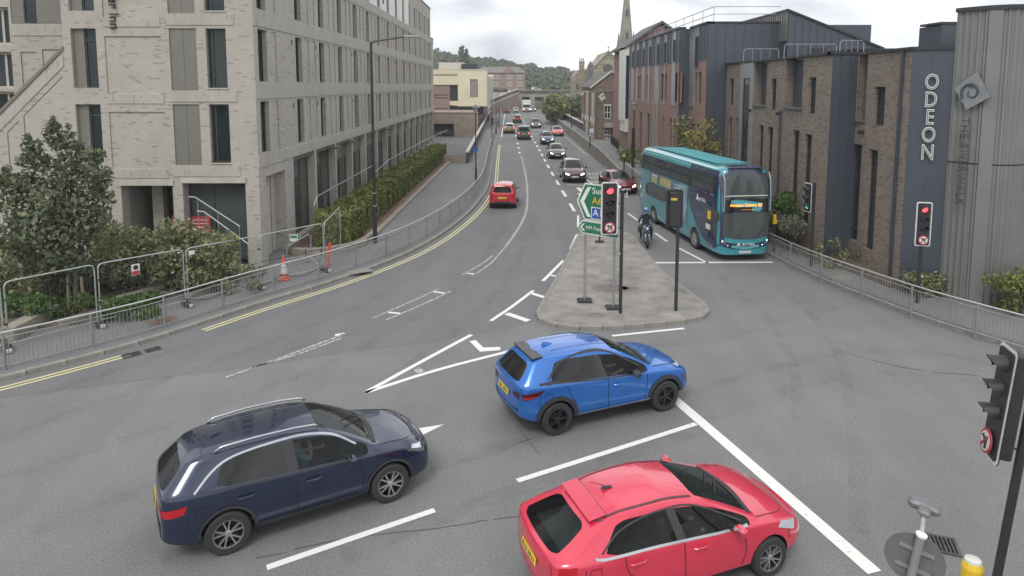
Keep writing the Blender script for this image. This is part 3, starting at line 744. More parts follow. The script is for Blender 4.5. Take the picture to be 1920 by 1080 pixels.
MB().slab([S_.P(aL + .02, zdiag(aL) - .12, -.03), S_.P(aR, zdiag(aR) - .12, -.03), S_.P(aR, zdiag(aR) - .62, -.03), S_.P(aL + .02, zdiag(aL) - .62, -.03)], (0, .04, 0)).build('brick_band', BR_GREYS, hotel, world=True)
# set-back wall behind it
B_ = Facade((XE, YS + 1.7, 0), (-1, 0, 0), (0, -1, 0))
sB = (YS + 1.7) / YS
def bx_(px): return XE - (px - 960) / F * (YS + 1.7)
hB = [(bx_(120), bx_(88), 6.2, 9.0, -.05), (bx_(78), bx_(48), 5.5, 8.9, -.05)]
wins = []
for y0, y1 in ((13, 84), (97, 166), (172, 260), (-60, 0)):
    z0, z1 = zat(y1, YS + 1.7), zat(y0, YS + 1.7)
    wins.append((bx_(31), bx_(-70), z0, z1))
hB += [w + (.3,) for w in wins] + [(bx_(130), bx_(36), zat(44, YS + 1.7), 14, -.08)]
B_.wall(bx_(150), bx_(-260), .1, 16.9, hB).build('setback_wall', BR_GREY, hotel, world=True)
for w in wins: B_.window(hotel, *w, .2, M_STONE, G_HOTEL, .1, mull=(w[0] + .38, w[0] + 1.3))
z_ = zat(44, YS + 1.7)
for p0, p1, m in ((128, 82, M_GPAN), (59, 37, M_GPAN)): B_.box('blank_panel', m, hotel, bx_(p0), bx_(p1), z_ + .02, 13.9, .02, .07)
B_.window(hotel, bx_(81), bx_(60), z_ + .02, 13.9, .02, M_FRAME, G_HOTEL, .05)
B_.box('brick_band', BR_GREYS, hotel, bx_(130), bx_(36), z_ - .5, z_ - .02, -.03, .002)
# ------------------------------------------------------------------ right-hand side buildings
BR_RED = brick_mat('red brown brick', (.27, .155, .125), (.32, .195, .16), (.18, .11, .095), (.27, .215, .19), dark=.12)
BR_BROWN = brick_mat('brown brick', (.205, .16, .128), (.255, .205, .168), (.145, .112, .095), (.225, .20, .175), dark=.15)
M_NAVY = mat('navy standing seam metal', (.082, .094, .118), .45, metal=.35, var=.06, scale=.8)
M_PALE = mat('pale grey metal panel', (.36, .37, .385), .38, metal=.45, var=.07, scale=1.2)
M_GREYM = mat('grey corrugated metal', (.235, .235, .228), .45, metal=.4, var=.07, scale=.6, dirt=.25)
G_TALL = glass_mat('tall window glass', (.035, .045, .05), clear=.15)
M_WFR = mat('navy window frame', (.04, .045, .055), .5)
def seams(f, name, m, parent, a0, a1, z0, z1, step=.45, d0=-.03):
    """standing-seam sheet with real upright ribs"""
    b = MB(); f.bx(b, a0, a1, z0, z1, 0, .06)
    n = max(1, int((a1 - a0) / step))
    for i in range(n + 1):
        a = a0 + (a1 - a0) * i / n; f.bx(b, max(a0, a - .012), min(a1, a + .012), z0, z1, d0, .001)
    return b.build(name, m, parent, world=True)

# --- long red brick block with pale and navy cladding
ZB = .35
rb = thing('apartment_block', 'long red brick block with pale metal strips and navy upper storey', 'building', (11.2, 41, 0))
A1 = Facade((11.2, 45, 0), (0, 1, 0), (-1, 0, 0))
LA = 19.2
hl = []; bays = []
def YA(px, X=11.2, y0=45): return X * F / (px - 960) - y0
for i, (u0, u1) in enumerate(((1262, 1268), (1237, 1243), (1210, 1214), (1194, 1197))):      # slim windows beside pale strips (second floor and attic)
    bays.append((YA(u1), YA(u0)))
for (a0, a1) in bays: hl += [(a0, a1, 6.35, 8.35, .2), (a0 - .85, a0 - .25, 6.35, 8.35, .2)]
tall = [(.55, 1.15), (1.75, 2.4), (4.1, 4.6), (5.3, 5.75), (9.3, 10.3), (12.6, 13.6), (15.6, 16.1), (17.1, 17.6)]
hl += [(a, b_, 1.6, 5.2, .2) for a, b_ in tall]
A1.wall(0, LA, ZB, 9.0, hl, caps=(0, 1)).build('wall', BR_RED, rb, world=True)
for h in hl: A1.window(rb, h[0], h[1], h[2], h[3], .14, M_WFR, G_TALL, .05, trans=((h[2] + h[3]) / 2,) if h[3] - h[2] > 3 else ())
up = Facade((11.2, 45, 0), (0, 1, 0), (-1, 0, 0))
edges = [0, .9, 2.0, 3.6, 4.4, 6.0, 7.2, 9.0, 10.2, 11.6, 12.6, 14.2, 15.3, 16.6, 17.7, LA]
for i in range(len(edges) - 1):
    a0, a1 = edges[i], edges[i + 1]
    if i % 2 == 0: seams(up, 'navy_panel', M_NAVY, rb, a0 + .01, a1 - .01, 9.0, 11.25, .5); 
    else:
        seams(up, 'pale_panel', M_PALE, rb, a0 + .01, a1 - .01, 9.0, 11.25, .55, -.05)
        up.window(rb, a0 + .12, a0 + .47, 9.1, 10.6, -.10, M_WFR, G_DARK, .04)
        up.box('pale_panel', M_PALE, rb, a0 + .12 if i % 4 == 1 else a0 + .5, a1 - .05, 6.1, 8.99, -.045, .01)
up.box('pale_panel', M_PALE, rb, 6.3, 6.75, ZB, 8.99, -.06, .01); up.box('pale_panel', M_PALE, rb, 7.25, 7.6, ZB, 8.99, -.06, .01)
up.window(rb, 6.76, 7.24, .8, 10.9, -.04, M_PALE, G_TALL, .05, trans=(3.3, 5.8, 8.4))
up.box('coping', M_COPE, rb, -.05, LA, 11.25, 11.36, -.1, .4)
# return of the far part, then the nearer part
C1 = Facade((11.2, 45, 0), (1, 0, 0), (0, -1, 0)); seams(C1, 'navy_panel', M_NAVY, rb, .002, .9, ZB, 11.24, .3)
A2 = Facade((11.9, 41.1, 0), (0, 1, 0), (-1, 0, 0))
h2 = [(1.1, 1.75, 6.35, 8.35, .2), (2.0, 2.5, 6.35, 8.35, .2), (1.2, 1.8, 1.6, 5.0, .2), (2.3, 2.8, 1.6, 5.0, .2)]
A2.wall(0, 3.9, ZB, 9.0, h2, caps=(0, 0)).build('wall', BR_RED, rb, world=True)
for h in h2: A2.window(rb, *h[:4], .14, M_WFR, G_TALL, .05)
seams(A2, 'navy_panel', M_NAVY, rb, .02, 1.7, 9.0, 11.25, .55); seams(A2, 'pale_panel', M_PALE, rb, 1.75, 3.88, 9.0, 11.25, .55, -.04)
A2.box('pale_panel', M_PALE, rb, 2.62, 3.85, 6.1, 8.99, -.045, .01); A2.window(rb, 1.85, 2.35, 8.7, 10.6, -.08, M_WFR, G_DARK, .05)
A2.box('coping', M_COPE, rb, -.05, 3.9, 11.25, 11.36, -.1, .4)
C2 = Facade((11.9, 41.1, 0), (1, 0, 0), (0, -1, 0)); seams(C2, 'navy_panel', M_NAVY, rb, .002, 5.0, ZB, 11.24, .5)
C2.box('coping', M_COPE, rb, -.05, 5.0, 11.25, 11.36, -.05, .3)
MB().box((16.5, 55.5, 5.6), (8.4, 17.5, 11.2)).box((17.2, 44.2, 5.6), (9.8, 5.2, 11.2)).build('rear_block', M_NAVY, rb, world=True)
rl = MB()
for z in (11.85, 12.3): rl.tube([(12.4, 61, z), (12.4, 41.6, z), (16.5, 41.6, z)], .025, 6)
for y in np.arange(41.6, 61, 2.4): rl.cyl((12.4, y, 11.2), (12.4, y, 12.3), .022, n=6)
rl.build('roof_rail', mat('galvanised steel', (.42, .43, .44), .45, metal=.7), rb, world=True)
M_GALV = MATS['galvanised steel']
# pitched roof behind
rf = thing('pitched_roof_house', 'brick gable with dark pitched roof rising behind the red brick block', 'building', (13, 66, 0))
MB().slab([(11.4, 66, .3), (17.2, 66, .3), (17.2, 66, 11.6), (14.6, 66, 13.4), (11.4, 66, 11.2)], (0, 9, 0)).build('wall', BR_RED, rf, world=True)
MB().slab([(11.0, 65.7, 11.0), (14.6, 65.7, 13.5), (17.6, 65.7, 11.5), (17.6, 65.7, 11.75), (14.6, 65.7, 13.75), (11.0, 65.7, 11.25)], (0, 10, 0)).build('roof', mat('slate roof', (.09, .085, .085), .7, var=.2, scale=3), rf, world=True)
MB().box((14.9, 65.93, 12.15), (1.5, .2, .7)).build('window', G_DARK, rf, world=True)
# projecting white framed bay at the far end of the block
pb = thing('framed_bay', 'white framed bay with tall blue glass at the far end of the red block', 'building', (10.9, 66, 0))
PBf = Facade((11.0, 65.8, 0), (1, 0, 0), (0, -1, 0))
for a0, a1, z0, z1 in ((0, .16, 4.0, 11.3), (.6, .86, 2.9, 11.3), (.16, .6, 10.4, 11.3), (.16, .6, 2.9, 4.2)): PBf.box('frame', M_WPAN, pb, a0, a1, z0, z1, 0, 3.2)
PBf.window(pb, .165, .595, 4.2, 10.4, .12, M_WFR, glass_mat('blue glass', (.02, .05, .09)), .04, trans=(7.3,))
MB().box((12.35, 67.5, 6.0), (.95, 3.2, 10.4)).build('side_wall', mat('aubergine cladding', (.10, .075, .085), .6), pb, world=True)
for k in range(5): MB().box((11.95 + k * .22, 65.6, 2.0), (.06, .12, 3.3)).build('fin', mat('timber fin', (.17, .11, .085), .8), pb, world=True)

# --- brown brick cinema building
cb_ = thing('cinema', 'brown brick cinema with slim windows and a navy wall of upright letters', 'building', (14.2, 23.5, 0))
D1 = Facade((13.1, 27.5, 0), (0, 1, 0), (-1, 0, 0))
def yd(px, X=13.1, y0=27.5): return X * F / (px - 960) - y0
LD = 13.5; ZT = 8.75
hd = [(yd(1527), yd(1514), 6.25, 7.85, .2), (yd(1453), yd(1443), 6.25, 7.85, .2), (yd(1373), yd(1366), 6.3, 7.9, .2)]
hd += [(yd(1524), yd(1511), 1.3, 5.35, .2), (yd(1500), yd(1488), 1.3, 5.45, .2), (yd(1450), yd(1441), 1.2, 5.4, .2), (yd(1432), yd(1424), 1.2, 5.4, .2), (yd(1385) + .1, yd(1380), 1.4, 5.6, .2), (yd(1372), yd(1367), 1.4, 5.6, .2)]
rec = [(yd(1502), yd(1470), 6.45, ZT, .5), (yd(1435), yd(1412), 6.45, ZT, .5)]
D1.wall(0, LD, .1, ZT, hd + rec, caps=(0, 1)).build('wall', BR_BROWN, cb_, world=True)
for i, h in enumerate(hd): D1.window(cb_, *h[:4], .14, M_WFR, G_TALL, .05, trans=((3.3,) if h[3] - h[2] > 3 else (h[2] + .45,)))
for h in rec:
    seams(Facade(D1.P(0, 0, .44), (0, 1, 0), (-1, 0, 0)), 'navy_panel', M_NAVY, cb_, h[0] + .01, h[1] - .01, 6.46, ZT - .05, .4)
    D1.box('recess_ledge', M_NAVY, cb_, h[0] - .05, h[1] + .05, 6.36, 6.44, -.06, .45)
a0, a1 = yd(1412) + .05, yd(1387)
D1.box('pale_panel', M_PALE, cb_, a0, a0 + .5, .2, ZT - .01, -.06, .01); D1.box('pale_panel', M_PALE, cb_, a1 - .6, a1, .2, ZT - .01, -.06, .01)
D1.window(cb_, a0 + .505, a1 - .605, .4, 7.9, -.05, M_WFR, G_TALL, .05, trans=(2.3, 4.3, 6.1)); D1.box('pale_panel', M_PALE, cb_, a0 + .505, a1 - .605, 7.9, ZT - .01, -.055, .01)
D1.box('coping', M_COPE, cb_, -.08, LD, ZT, ZT + .1, -.1, .4)
D1.box('downpipe', M_NAVY, cb_, yd(1466), yd(1466) + .1, .1, 6.3, -.1, -.01)
for px in (1413, 1467): D1.box('wall_lamp', M_COPE, cb_, yd(px) + .25, yd(px) + .4, 6.05, 6.2, -.2, 0)
RT = Facade((13.1, 27.5, 0), (1, 0, 0), (0, -1, 0)); seams(RT, 'navy_panel', M_NAVY, cb_, .002, 1.5, .12, ZT - .002, .35)
RT.box('coping', M_COPE, cb_, -.1, 1.5, ZT, ZT + .1, -.05, .3)
D2 = Facade((14.15, 23.75, 0), (0, 1, 0), (-1, 0, 0))
def ye(px): return yd(px, 14.15, 23.75)
h3 = [(ye(1657), ye(1637), 5.95, 7.45, .22), (ye(1619), ye(1603), 1.1, 5.1, .22), (ye(1650), ye(1633), 1.0, 5.0, .22)]
n3 = [(3.0, 3.72, 6.05, ZT - .01, .6)]
D2.wall(0, 3.735, .1, ZT, h3 + n3, caps=(0, 0)).build('wall', BR_BROWN, cb_, world=True)
for h in h3: D2.window(cb_, *h[:4], .15, M_WFR, G_TALL, .06, trans=(h[2] + .5,) if h[3] < 8 else ())
D2.box('navy_panel', M_NAVY, cb_, 3.01, 3.71, 6.06, ZT - .02, .5, .59); D2.box('recess_ledge', M_NAVY, cb_, 2.97, 3.73, 5.97, 6.045, -.06, .55)
D2.box('downpipe', M_NAVY, cb_, ye(1690), ye(1690) + .09, .1, ZT, -.11, -.01); D2.box('coping', M_COPE, cb_, -.08, 3.0, ZT, ZT + .1, -.1, .4)
D2.box('wall_lamp', M_COPE, cb_, 3.0, 3.13, 5.55, 5.7, -.2, 0)
# the navy wall with the stacked letters
T1 = Facade((14.15, 23.75, 0), (1.0, -.70, 0), (-.70, -1.0, 0))
seams(T1, 'sign_wall', M_NAVY, cb_, -.02, 1.22, .1, ZT - .03, .6, -.012); T1.box('coping', M_COPE, cb_, -.06, 1.22, ZT - .02, ZT + .1, -.06, .3)
M_LET = mat('sign pale rim', (.72, .72, .69), .4, var=.03); M_LETD = mat('sign dark face', (.08, .085, .09), .4)
for ch, v in zip('ODEON', (155, 188, 221, 254, 287)):
    p = Vector((0, 0, zat(v, 23.3)))
    c = T1.P(.62, p.z, -.06)
    put_text('letter', ch, .76, M_LET, c, T1.t, (0, 0, 1), cb_, .14, True, sx=.70, off=.012)
    put_text('letter_face', ch, .76, M_LETD, c + T1.n * .075, T1.t, (0, 0, 1), cb_, .02, True, sx=.70, off=-.022)
MB().prism([(13.5, 41), (13.5, 28), (14.6, 28), (14.6, 24.0), (15.5, 23.5), (24, 23.6), (24, 41)], .1, 8.6).build('rear_block', M_NAVY, cb_, world=True)
# roof rails
for (u0, u1, y) in ((1390, 1455, 34.5), (1465, 1562, 30.5), (1568, 1612, 28.0)):
    rr_ = MB(); x0, x1 = (u0 - 960) / F * y, (u1 - 960) / F * y
    for z in (9.35,): rr_.tube([(x0, y, 8.7), (x0, y, z - .1), (x0 + .1, y, z), (x1 - .1, y, z), (x1, y, z - .1), (x1, y, 8.7)], .016, 6)
    for k in range(1, 4): rr_.cyl((x0 + (x1 - x0) * k / 4, y, 8.7), (x0 + (x1 - x0) * k / 4, y, 9.35), .013, n=6)
    rr_.build('roof_rail', M_GALV, cb_, world=True)
# auditorium roofs behind
gb = thing('auditorium', 'navy clad auditorium with a long falling roof edge behind the cinema front', 'building', (16.3, 40, 0))
GF = Facade((16.3, 39.9, 0), (1, 0, 0), (0, -1, 0))
b = MB().slab([(16.3, 39.9, 8.6), (21.9, 39.9, 8.6), (21.9, 39.9, 9.62), (16.3, 39.9, 11.85)], (0, 9, 0)); b.build('wall', M_NAVY, gb, world=True)
b = MB()
for i in range(14):
    x = 16.3 + i * .43; b.box((x, 39.885, (8.6 + 11.85 - (x - 16.3) * .398) / 2), (.025, .03, 11.85 - (x - 16.3) * .398 - 8.62))
b.build('seam', M_NAVY, gb, world=True)
b = MB()
for i in range(20): b.box((16.27, 40.1 + i * .36, 11.0), (.06, .2, 1.7))
b.build('ribbed_side', M_GREYM, gb, world=True)
MB().slab([(16.2, 39.8, 11.86), (22.0, 39.8, 9.6), (22.0, 39.8, 9.72), (16.2, 39.8, 11.98)], (0, 9.2, 0)).build('roof_edge', M_COPE, gb, world=True)
GF.box('vent_hatch', M_COPE, gb, 1.2, 2.3, 8.9, 9.7, -.03, .01)
pc = thing('foyer_roof', 'pale corrugated upper wall behind the navy letter wall', 'building', (19, 36, 0))
b = MB().box((21.3, 37.5, 9.0), (5.8, 3, .7))
for i in range(24): b.box((18.5 + i * .245, 35.97, 9.0), (.1, .06, .68))
b.build('corrugated_wall', M_GREYM, pc, world=True); MB().box((21.3, 37.4, 9.4), (6.0, 3.4, .1)).build('roof_edge', M_COPE, pc, world=True)
MB().box((19.8, 35.93, 9.22), (1.1, .05, .12)).box((22.9, 35.93, 8.95), (1.0, .05, .35)).build('vent', M_COPE, pc, world=True)
pd = thing('plant_room', 'small navy rooftop plant room beside the ribbed curved tower', 'building', (19.6, 30, 0))
PDf = Facade((19.05, 30, 0), (1, 0, 0), (0, -1, 0)); seams(PDf, 'wall', M_NAVY, pd, 0, 1.6, 8.55, 10.2, .55); PDf.box('roof_edge', M_COPE, pd, -.06, 1.7, 10.2, 10.3, -.05, 1.5)
MB().box((20.0, 30.9, 9.37), (1.8, 1.6, 1.6)).build('body', M_NAVY, pd, world=True)

# --- ribbed curved tower
tw = thing('ribbed_tower', 'grey ribbed metal curved tower with a diamond emblem and lettering down it', 'building', (15.15, 22.9, 0))
tp = smooth_path([Vector(p) for p in ((15.12, 23.0, 0), (15.6, 22.2, 0), (16.3, 21.85, 0), (17.2, 22.2, 0), (18.4, 23.3, 0), (20.5, 25.8, 0))], .05)
tp = resample(tp, .05)
prof = [0, 0, .055, .055]
npan = 24
for z0, z1 in ((.1, 4.85), (4.9, 10.0)):
    for s0 in range(0, len(tp) - 1, npan):
        seg = tp[s0:s0 + npan + 1]
        if len(seg) < 3: continue
        o_ = []
        for i, p in enumerate(seg):
            k = s0 + i; a, c = tp[max(0, k - 1)], tp[min(len(tp) - 1, k + 1)]; t = (c - a).normalized()
            o_.append(p + Vector((t.y, -t.x, 0)) * (-(prof[k % 4]) * -1))
        # outward is towards the camera: right-hand side of the path
        n = len(o_); b = MB(); b.add([(p.x, p.y, z0) for p in o_] + [(p.x, p.y, z1) for p in o_], [(i, i + 1, n + i + 1, n + i) for i in range(n - 1)])
        b.build('ribbed_panel', M_GREYM, tw, world=True, fix=False)
MB().sweep([p + Vector((0, 0, 9.95)) for p in tp[::6]], [(-.12, 0), (.12, 0), (.12, .14), (-.12, .14)]).build('roof_edge', M_COPE, tw, world=True)
MB().sweep([p + Vector((0, 0, 4.84)) for p in tp[::6]], [(-.05, 0), (.012, 0), (.012, .07), (-.05, .07)]).build('joint', M_COPE, tw, world=True)
# flat pilaster strip
p = tp[23]; q_ = tp[25]; tdir = (q_ - p).normalized()
MB().box((p.x + tdir.y * .02, p.y - tdir.x * .02, 5.05), (.36, .1, 9.85), Matrix.Rotation(math.atan2(tdir.y, tdir.x), 3, 'Z')).build('pilaster', M_GREYM, tw, world=True)
# emblem and lettering on a straight rail
k = 14
p = tp[k]; tdir = (tp[k + 4] - tp[k - 4]).normalized(); nrm = Vector((tdir.y, -tdir.x, 0)) 
M_EMB = mat('emblem grey', (.26, .27, .285), .45, metal=.4)
ec = p + nrm * .22 + Vector((0, 0, zat(172, 22.3)))
w_, h_ = .52, .66
dm = [ec + tdir * (.12) + Vector((0, 0, h_)), ec + tdir * w_ + Vector((0, 0, -.18)), ec - tdir * (.10) - Vector((0, 0, h_ * .92)), ec - tdir * w_ + Vector((0, 0, .1))]
emb = MB().slab(dm, -nrm * .1).build('emblem', M_EMB, tw, world=True)
sp_ = []
for i in range(28):
    th = R(215) - i * R(15.5); r_ = .36 * (1 - i / 36)
    sp_.append(ec + nrm * .02 + tdir * (r_ * math.cos(th) * .85) + Vector((0, 0, r_ * math.sin(th) - .02)))
M_EMD = mat('emblem dark', (.07, .074, .082), .6)
MB().tube(sp_, [.045 - .0009 * i for i in range(28)], 6).build('spiral', M_EMD, emb, world=True)
b = MB()
for th in (110, 85, 60):
    d_ = tdir * math.cos(R(th)) * .85 + Vector((0, 0, math.sin(R(th)))); b.tube([ec + nrm * .02 + d_ * .27, ec + nrm * .02 + d_ * .16], .03, 5)
b.build('frond', M_EMD, emb, world=True)
tc_ = p + nrm * .26 + Vector((0, 0, zat(303, 22.3))) - tdir * .12
put_text('lettering', 'THE RIVERWALK', .36, M_EMD, tc_, (0, 0, -1), tdir, tw, .06, True, space=1.12)
MB().box((21.4, 27.6, 9.2), (3, 1.4, 1.2)).build('upper_block', M_NAVY, tw, world=True)

# --- far right: brick building with emblem, brick tower, stone church and spire
BR_FAR = brick_mat('far brown brick', (.17, .125, .095), (.23, .17, .13), (.11, .085, .075), (.19, .165, .145), dark=.2)
lb = thing('brick_office', 'brown brick building with white diamond emblem beside the raised footway', 'building', (10.2, 80, 0))
Lf = Facade((10.25, 79.5, 0), (1, 0, 0), (0, -1, 0))
hf = [(.72, 1.5, 3.55, 5.05, .15), (.82, 1.45, 1.1, 2.15, .15), (1.95, 2.3, .9, 5.4, .3)]
Lf.wall(0, 2.7, .2, 6.7, hf, ends=9).build('wall', BR_FAR, lb, world=True)
for h in hf: Lf.window(lb, *h[:4], .1, mat('white frame', (.7, .7, .68), .5), G_TALL, .07, mull=((h[0] + h[1]) / 2,), trans=((h[2] + h[3]) / 2,))
Lf.box('lintel', M_WPAN, lb, .66, 1.56, 5.08, 5.25, -.05, .1); Lf.box('balcony_beam', M_CONC, lb, .7, 3.0, 2.5, 3.05, -.6, .2)
Lf.box('parapet', mat('grey parapet', (.16, .155, .15), .7), lb, -.05, 2.75, 6.7, 6.85, -.06, 2)
c = Lf.P(.5, 6.15, -.06); t = Lf.t
MB().slab([c + t * .38 + Vector((0, 0, -.15)), c + Vector((0, 0, .52)) + t * .02, c - t * .5 + Vector((0, 0, .05)), c - Vector((0, 0, .5)) - t * .1], (0, -.06, 0)).build('emblem', M_WPAN, lb, world=True)
b = MB().tube([c + Vector((0, -.08, 0)) + t * (.22 * (1 - i / 20) * math.cos(i * .42)) + Vector((0, 0, .22 * (1 - i / 20) * math.sin(i * .42))) for i in range(16)], .035, 5); b.build('spiral', M_EMD, lb, world=True)
Wf = Facade((10.24, 79.5, 0), (0, 1, 0), (-1, 0, 0))
for k in range(5):
    Wf.box('pilaster', M_STONE if k % 2 else BR_FAR, lb, .6 + k * 3.2, 1.4 + k * 3.2, .2, 6.6, -.25, .02); Wf.box('side_window', G_DARK, lb, 1.6 + k * 3.2, 3.3 + k * 3.2, .9, 6.2, -.03, .01)
    Wf.box('pier_block', M_WPAN, lb, 1.5 + k * 3.2, 2.2 + k * 3.2, 2.9, 3.5, -.3, -.04)
MB().slab([(10.25, 85, 6.7), (15.2, 85, 6.7), (15.2, 85, 7.3), (12.6, 85, 9.1), (10.25, 85, 7.2)], (0, 13, 0)).build('gable', BR_FAR, lb, world=True)
MB().slab([(9.95, 84.8, 7.1), (12.6, 84.8, 9.15), (15.4, 84.8, 7.3), (15.4, 84.8, 7.5), (12.6, 84.8, 9.4), (9.95, 84.8, 7.3)], (0, .6, 0)).build('gable_coping', M_STONE, lb, world=True)
MB().slab([(10.0, 85.4, 7.15), (12.6, 85.4, 9.1), (15.4, 85.4, 7.25), (15.4, 85.4, 7.4), (12.6, 85.4, 9.3), (10.0, 85.4, 7.3)], (0, 13, 0)).build('roof', MATS['slate roof'], lb, world=True)
rt = thing('brick_stair_tower', 'slim red brick tower with grey pyramid cap beside the parapet', 'building', (11.3, 102, 0))
MB().box((11.45, 103, 3.1), (1.3, 2, 5.8)).build('wall', brick_mat('tower brick', (.26, .125, .095), (.31, .16, .12), (.2, .1, .08), (.25, .18, .15)), rt, world=True)
b = MB(); b.add([(10.65, 101.9, 6.0), (12.25, 101.9, 6.0), (12.25, 104.1, 6.0), (10.65, 104.1, 6.0), (11.1, 102.6, 6.75), (11.8, 102.6, 6.75), (11.8, 103.4, 6.75), (11.1, 103.4, 6.75)], [(0, 1, 5, 4), (1, 2, 6, 5), (2, 3, 7, 6), (3, 0, 4, 7), (4, 5, 6, 7), (3, 2, 1, 0)])
b.build('roof', mat('lead roof', (.27, .27, .265), .6), rt, world=True)
M_SAND = brick_mat('sandstone blocks', (.29, .25, .19), (.37, .325, .255), (.22, .185, .145), (.27, .235, .185), w=.6, h=.3, dark=.2)
ch = thing('stone_church', 'sandstone church gable with cross and rose window above the brick building', 'church', (20, 140, 0))
MB().slab([(16.6, 140, 0), (23.5, 140, 0), (23.5, 140, 12.2), (20, 140, 14.6), (19.4, 140, 13.6), (17.0, 140, 11.2), (16.6, 140, 11.0)], (0, 18, 0)).build('wall', M_SAND, ch, world=True)
MB().slab([(16.4, 139.8, 10.9), (17.0, 139.8, 11.35), (19.3, 139.8, 13.75), (20, 139.8, 14.85), (20.7, 139.8, 13.9), (23.6, 139.8, 12.5), (23.6, 139.8, 12.2), (20.6, 139.8, 13.5), (20, 139.8, 14.4), (19.4, 139.8, 13.5), (17.0, 139.8, 11.1), (16.4, 139.8, 10.6)], (0, .5, 0)).build('coping', M_SAND, ch, world=True)
MB().box((20, 140.1, 15.2), (.14, .14, .9)).box((20, 140.1, 15.35), (.55, .12, .14)).build('cross', M_SAND, ch, world=True)
MB().cyl((20, 139.9, 10.9), (20, 140.1, 10.9), 1.05, n=20).build('rose_window', mat('leaded window', (.10, .09, .085), .5), ch, world=True)
MB().cyl((16.4, 140.4, 6), (16.4, 140.4, 11.6), .65, .6, 8).cyl((16.4, 140.4, 11.6), (16.4, 140.4, 12.6), .7, .05, 8).build('turret', mat('lead turret', (.12, .12, .13), .6), ch, world=True)
sh = thing('stone_house', 'sandstone gabled house with tall chimney and three pots', 'house', (15.5, 150, 0))
MB().slab([(13.9, 150, 0), (18.2, 150, 0), (18.2, 150, 8.2), (16.2, 150, 10.6), (14.8, 150, 10.9), (13.9, 150, 9.4)], (0, 9, 0)).build('wall', M_SAND, sh, world=True)
MB().slab([(18.2, 150.5, 8.0), (21, 150.5, 8.0), (21, 150.5, 8.4), (18.2, 150.5, 8.4)], (0, 9, 0)).build('wing', M_SAND, sh, world=True)
c_ = MB().box((15.6, 150.4, 11.6), (1.15, 1, 2.2)).box((15.6, 150.4, 12.75), (1.35, 1.2, .18)).build('chimney', M_SAND, sh, world=True)
for x in (15.2, 15.6, 16.0): MB().cyl((x, 150.4, 12.8), (x, 150.4, 13.6), .12, .1, 8).build('chimney_pot', mat('clay pot', (.13, .11, .10), .8), c_, world=True)
for x, z in ((14.6, 7.2), (14.5, 4.9), (15.1, 4.9), (17.2, 6.8), (17.5, 6.8)): MB().box((x, 149.98, z), (.42, .1, 1.1)).build('window', G_DARK, sh, world=True)
spi = thing('church_spire', 'tall grey stone church spire rising above the red brick block', 'spire', (27, 160, 0))
MB().box((27, 160, 8.2), (3.7, 3.7, 16.4)).build('tower', M_SAND, spi, world=True)
MB().box((27, 160, 16.5), (4.0, 4.0, .3)).build('cornice', M_SAND, spi, world=True)
b = MB(); b.cyl((27, 160, 16.6), (27, 160, 34.5), 1.75, .03, 8); b.build('spire_cone', mat('spire stone', (.255, .235, .205), .9, var=.2, scale=1.2), spi, world=True)
b = MB()
for dx in (-1.5, 1.5):
    for dy in (-1.5, 1.5): b.cyl((27 + dx, 160 + dy, 16.6), (27 + dx, 160 + dy, 20.2), .5, .05, 6)
b.build('pinnacle', MATS['spire stone'], spi, world=True)
for z in (18.3, 23.5): MB().slab([(26.7, 158.35 + (z - 18) * .1, z), (27.3, 158.35 + (z - 18) * .1, z), (27.3, 158.35 + (z - 18) * .1, z + 1.4), (27, 158.4 + (z - 18) * .1, z + 1.9), (26.7, 158.35 + (z - 18) * .1, z + 1.4)], (0, .6, 0)).build('lucarne', mat('lucarne dark', (.08, .075, .07), .8), spi, world=True)
# ------------------------------------------------------------------ leaves
def leaf_obj(name, m, parent, pts, nrm, size, world=True, jitter=.9, stretch=1.7, seed=0):
    """one rhombic leaf per point, loosely facing outwards"""
    g = np.random.default_rng(seed + len(pts))
    n = len(pts); pts = np.asarray(pts, float)
    nv = np.asarray(nrm, float) + g.normal(0, jitter, (n, 3)); nv /= np.linalg.norm(nv, axis=1)[:, None] + 1e-9
    rv = g.normal(0, 1, (n, 3)); a = np.cross(nv, rv); a /= np.linalg.norm(a, axis=1)[:, None] + 1e-9
    b = np.cross(nv, a); s = (size * g.uniform(.4, 1.6, n))[:, None] * .5
    V = np.stack([pts - a * s * stretch, pts - b * s + nv * s * .25, pts + a * s * stretch, pts + b * s + nv * s * .25], 1).reshape(-1, 3)
    me = bpy.data.meshes.new(name); me.vertices.add(4 * n); me.vertices.foreach_set('co', V.ravel())
    me.loops.add(4 * n); me.loops.foreach_set('vertex_index', np.arange(4 * n)); me.polygons.add(n)
    me.polygons.foreach_set('loop_start', np.arange(0, 4 * n, 4)); me.update(calc_edges=True); me.validate()
    me.materials.append(m)
    return link(name, me, parent, world)
def blob_points(blobs, density, inner=.55, flat=1.0, seed=0):
    """points through lumpy ellipsoids, most of them near the outside"""
    g = np.random.default_rng(seed); P, Nn = [], []
    for c, r in blobs:
        c, r = np.array(c, float), np.array(r if hasattr(r, '__len__') else (r, r, r), float)
        n = max(4, int(density * (r[0] * r[1] + r[1] * r[2] + r[0] * r[2]) / 3))
        d = g.normal(0, 1, (n, 3)); d /= np.linalg.norm(d, axis=1)[:, None]
        rad = inner + (1.06 - inner) * g.random(n) ** .5
        P.append(c + d * rad[:, None] * r); Nn.append(d)
    return np.concatenate(P), np.concatenate(Nn)

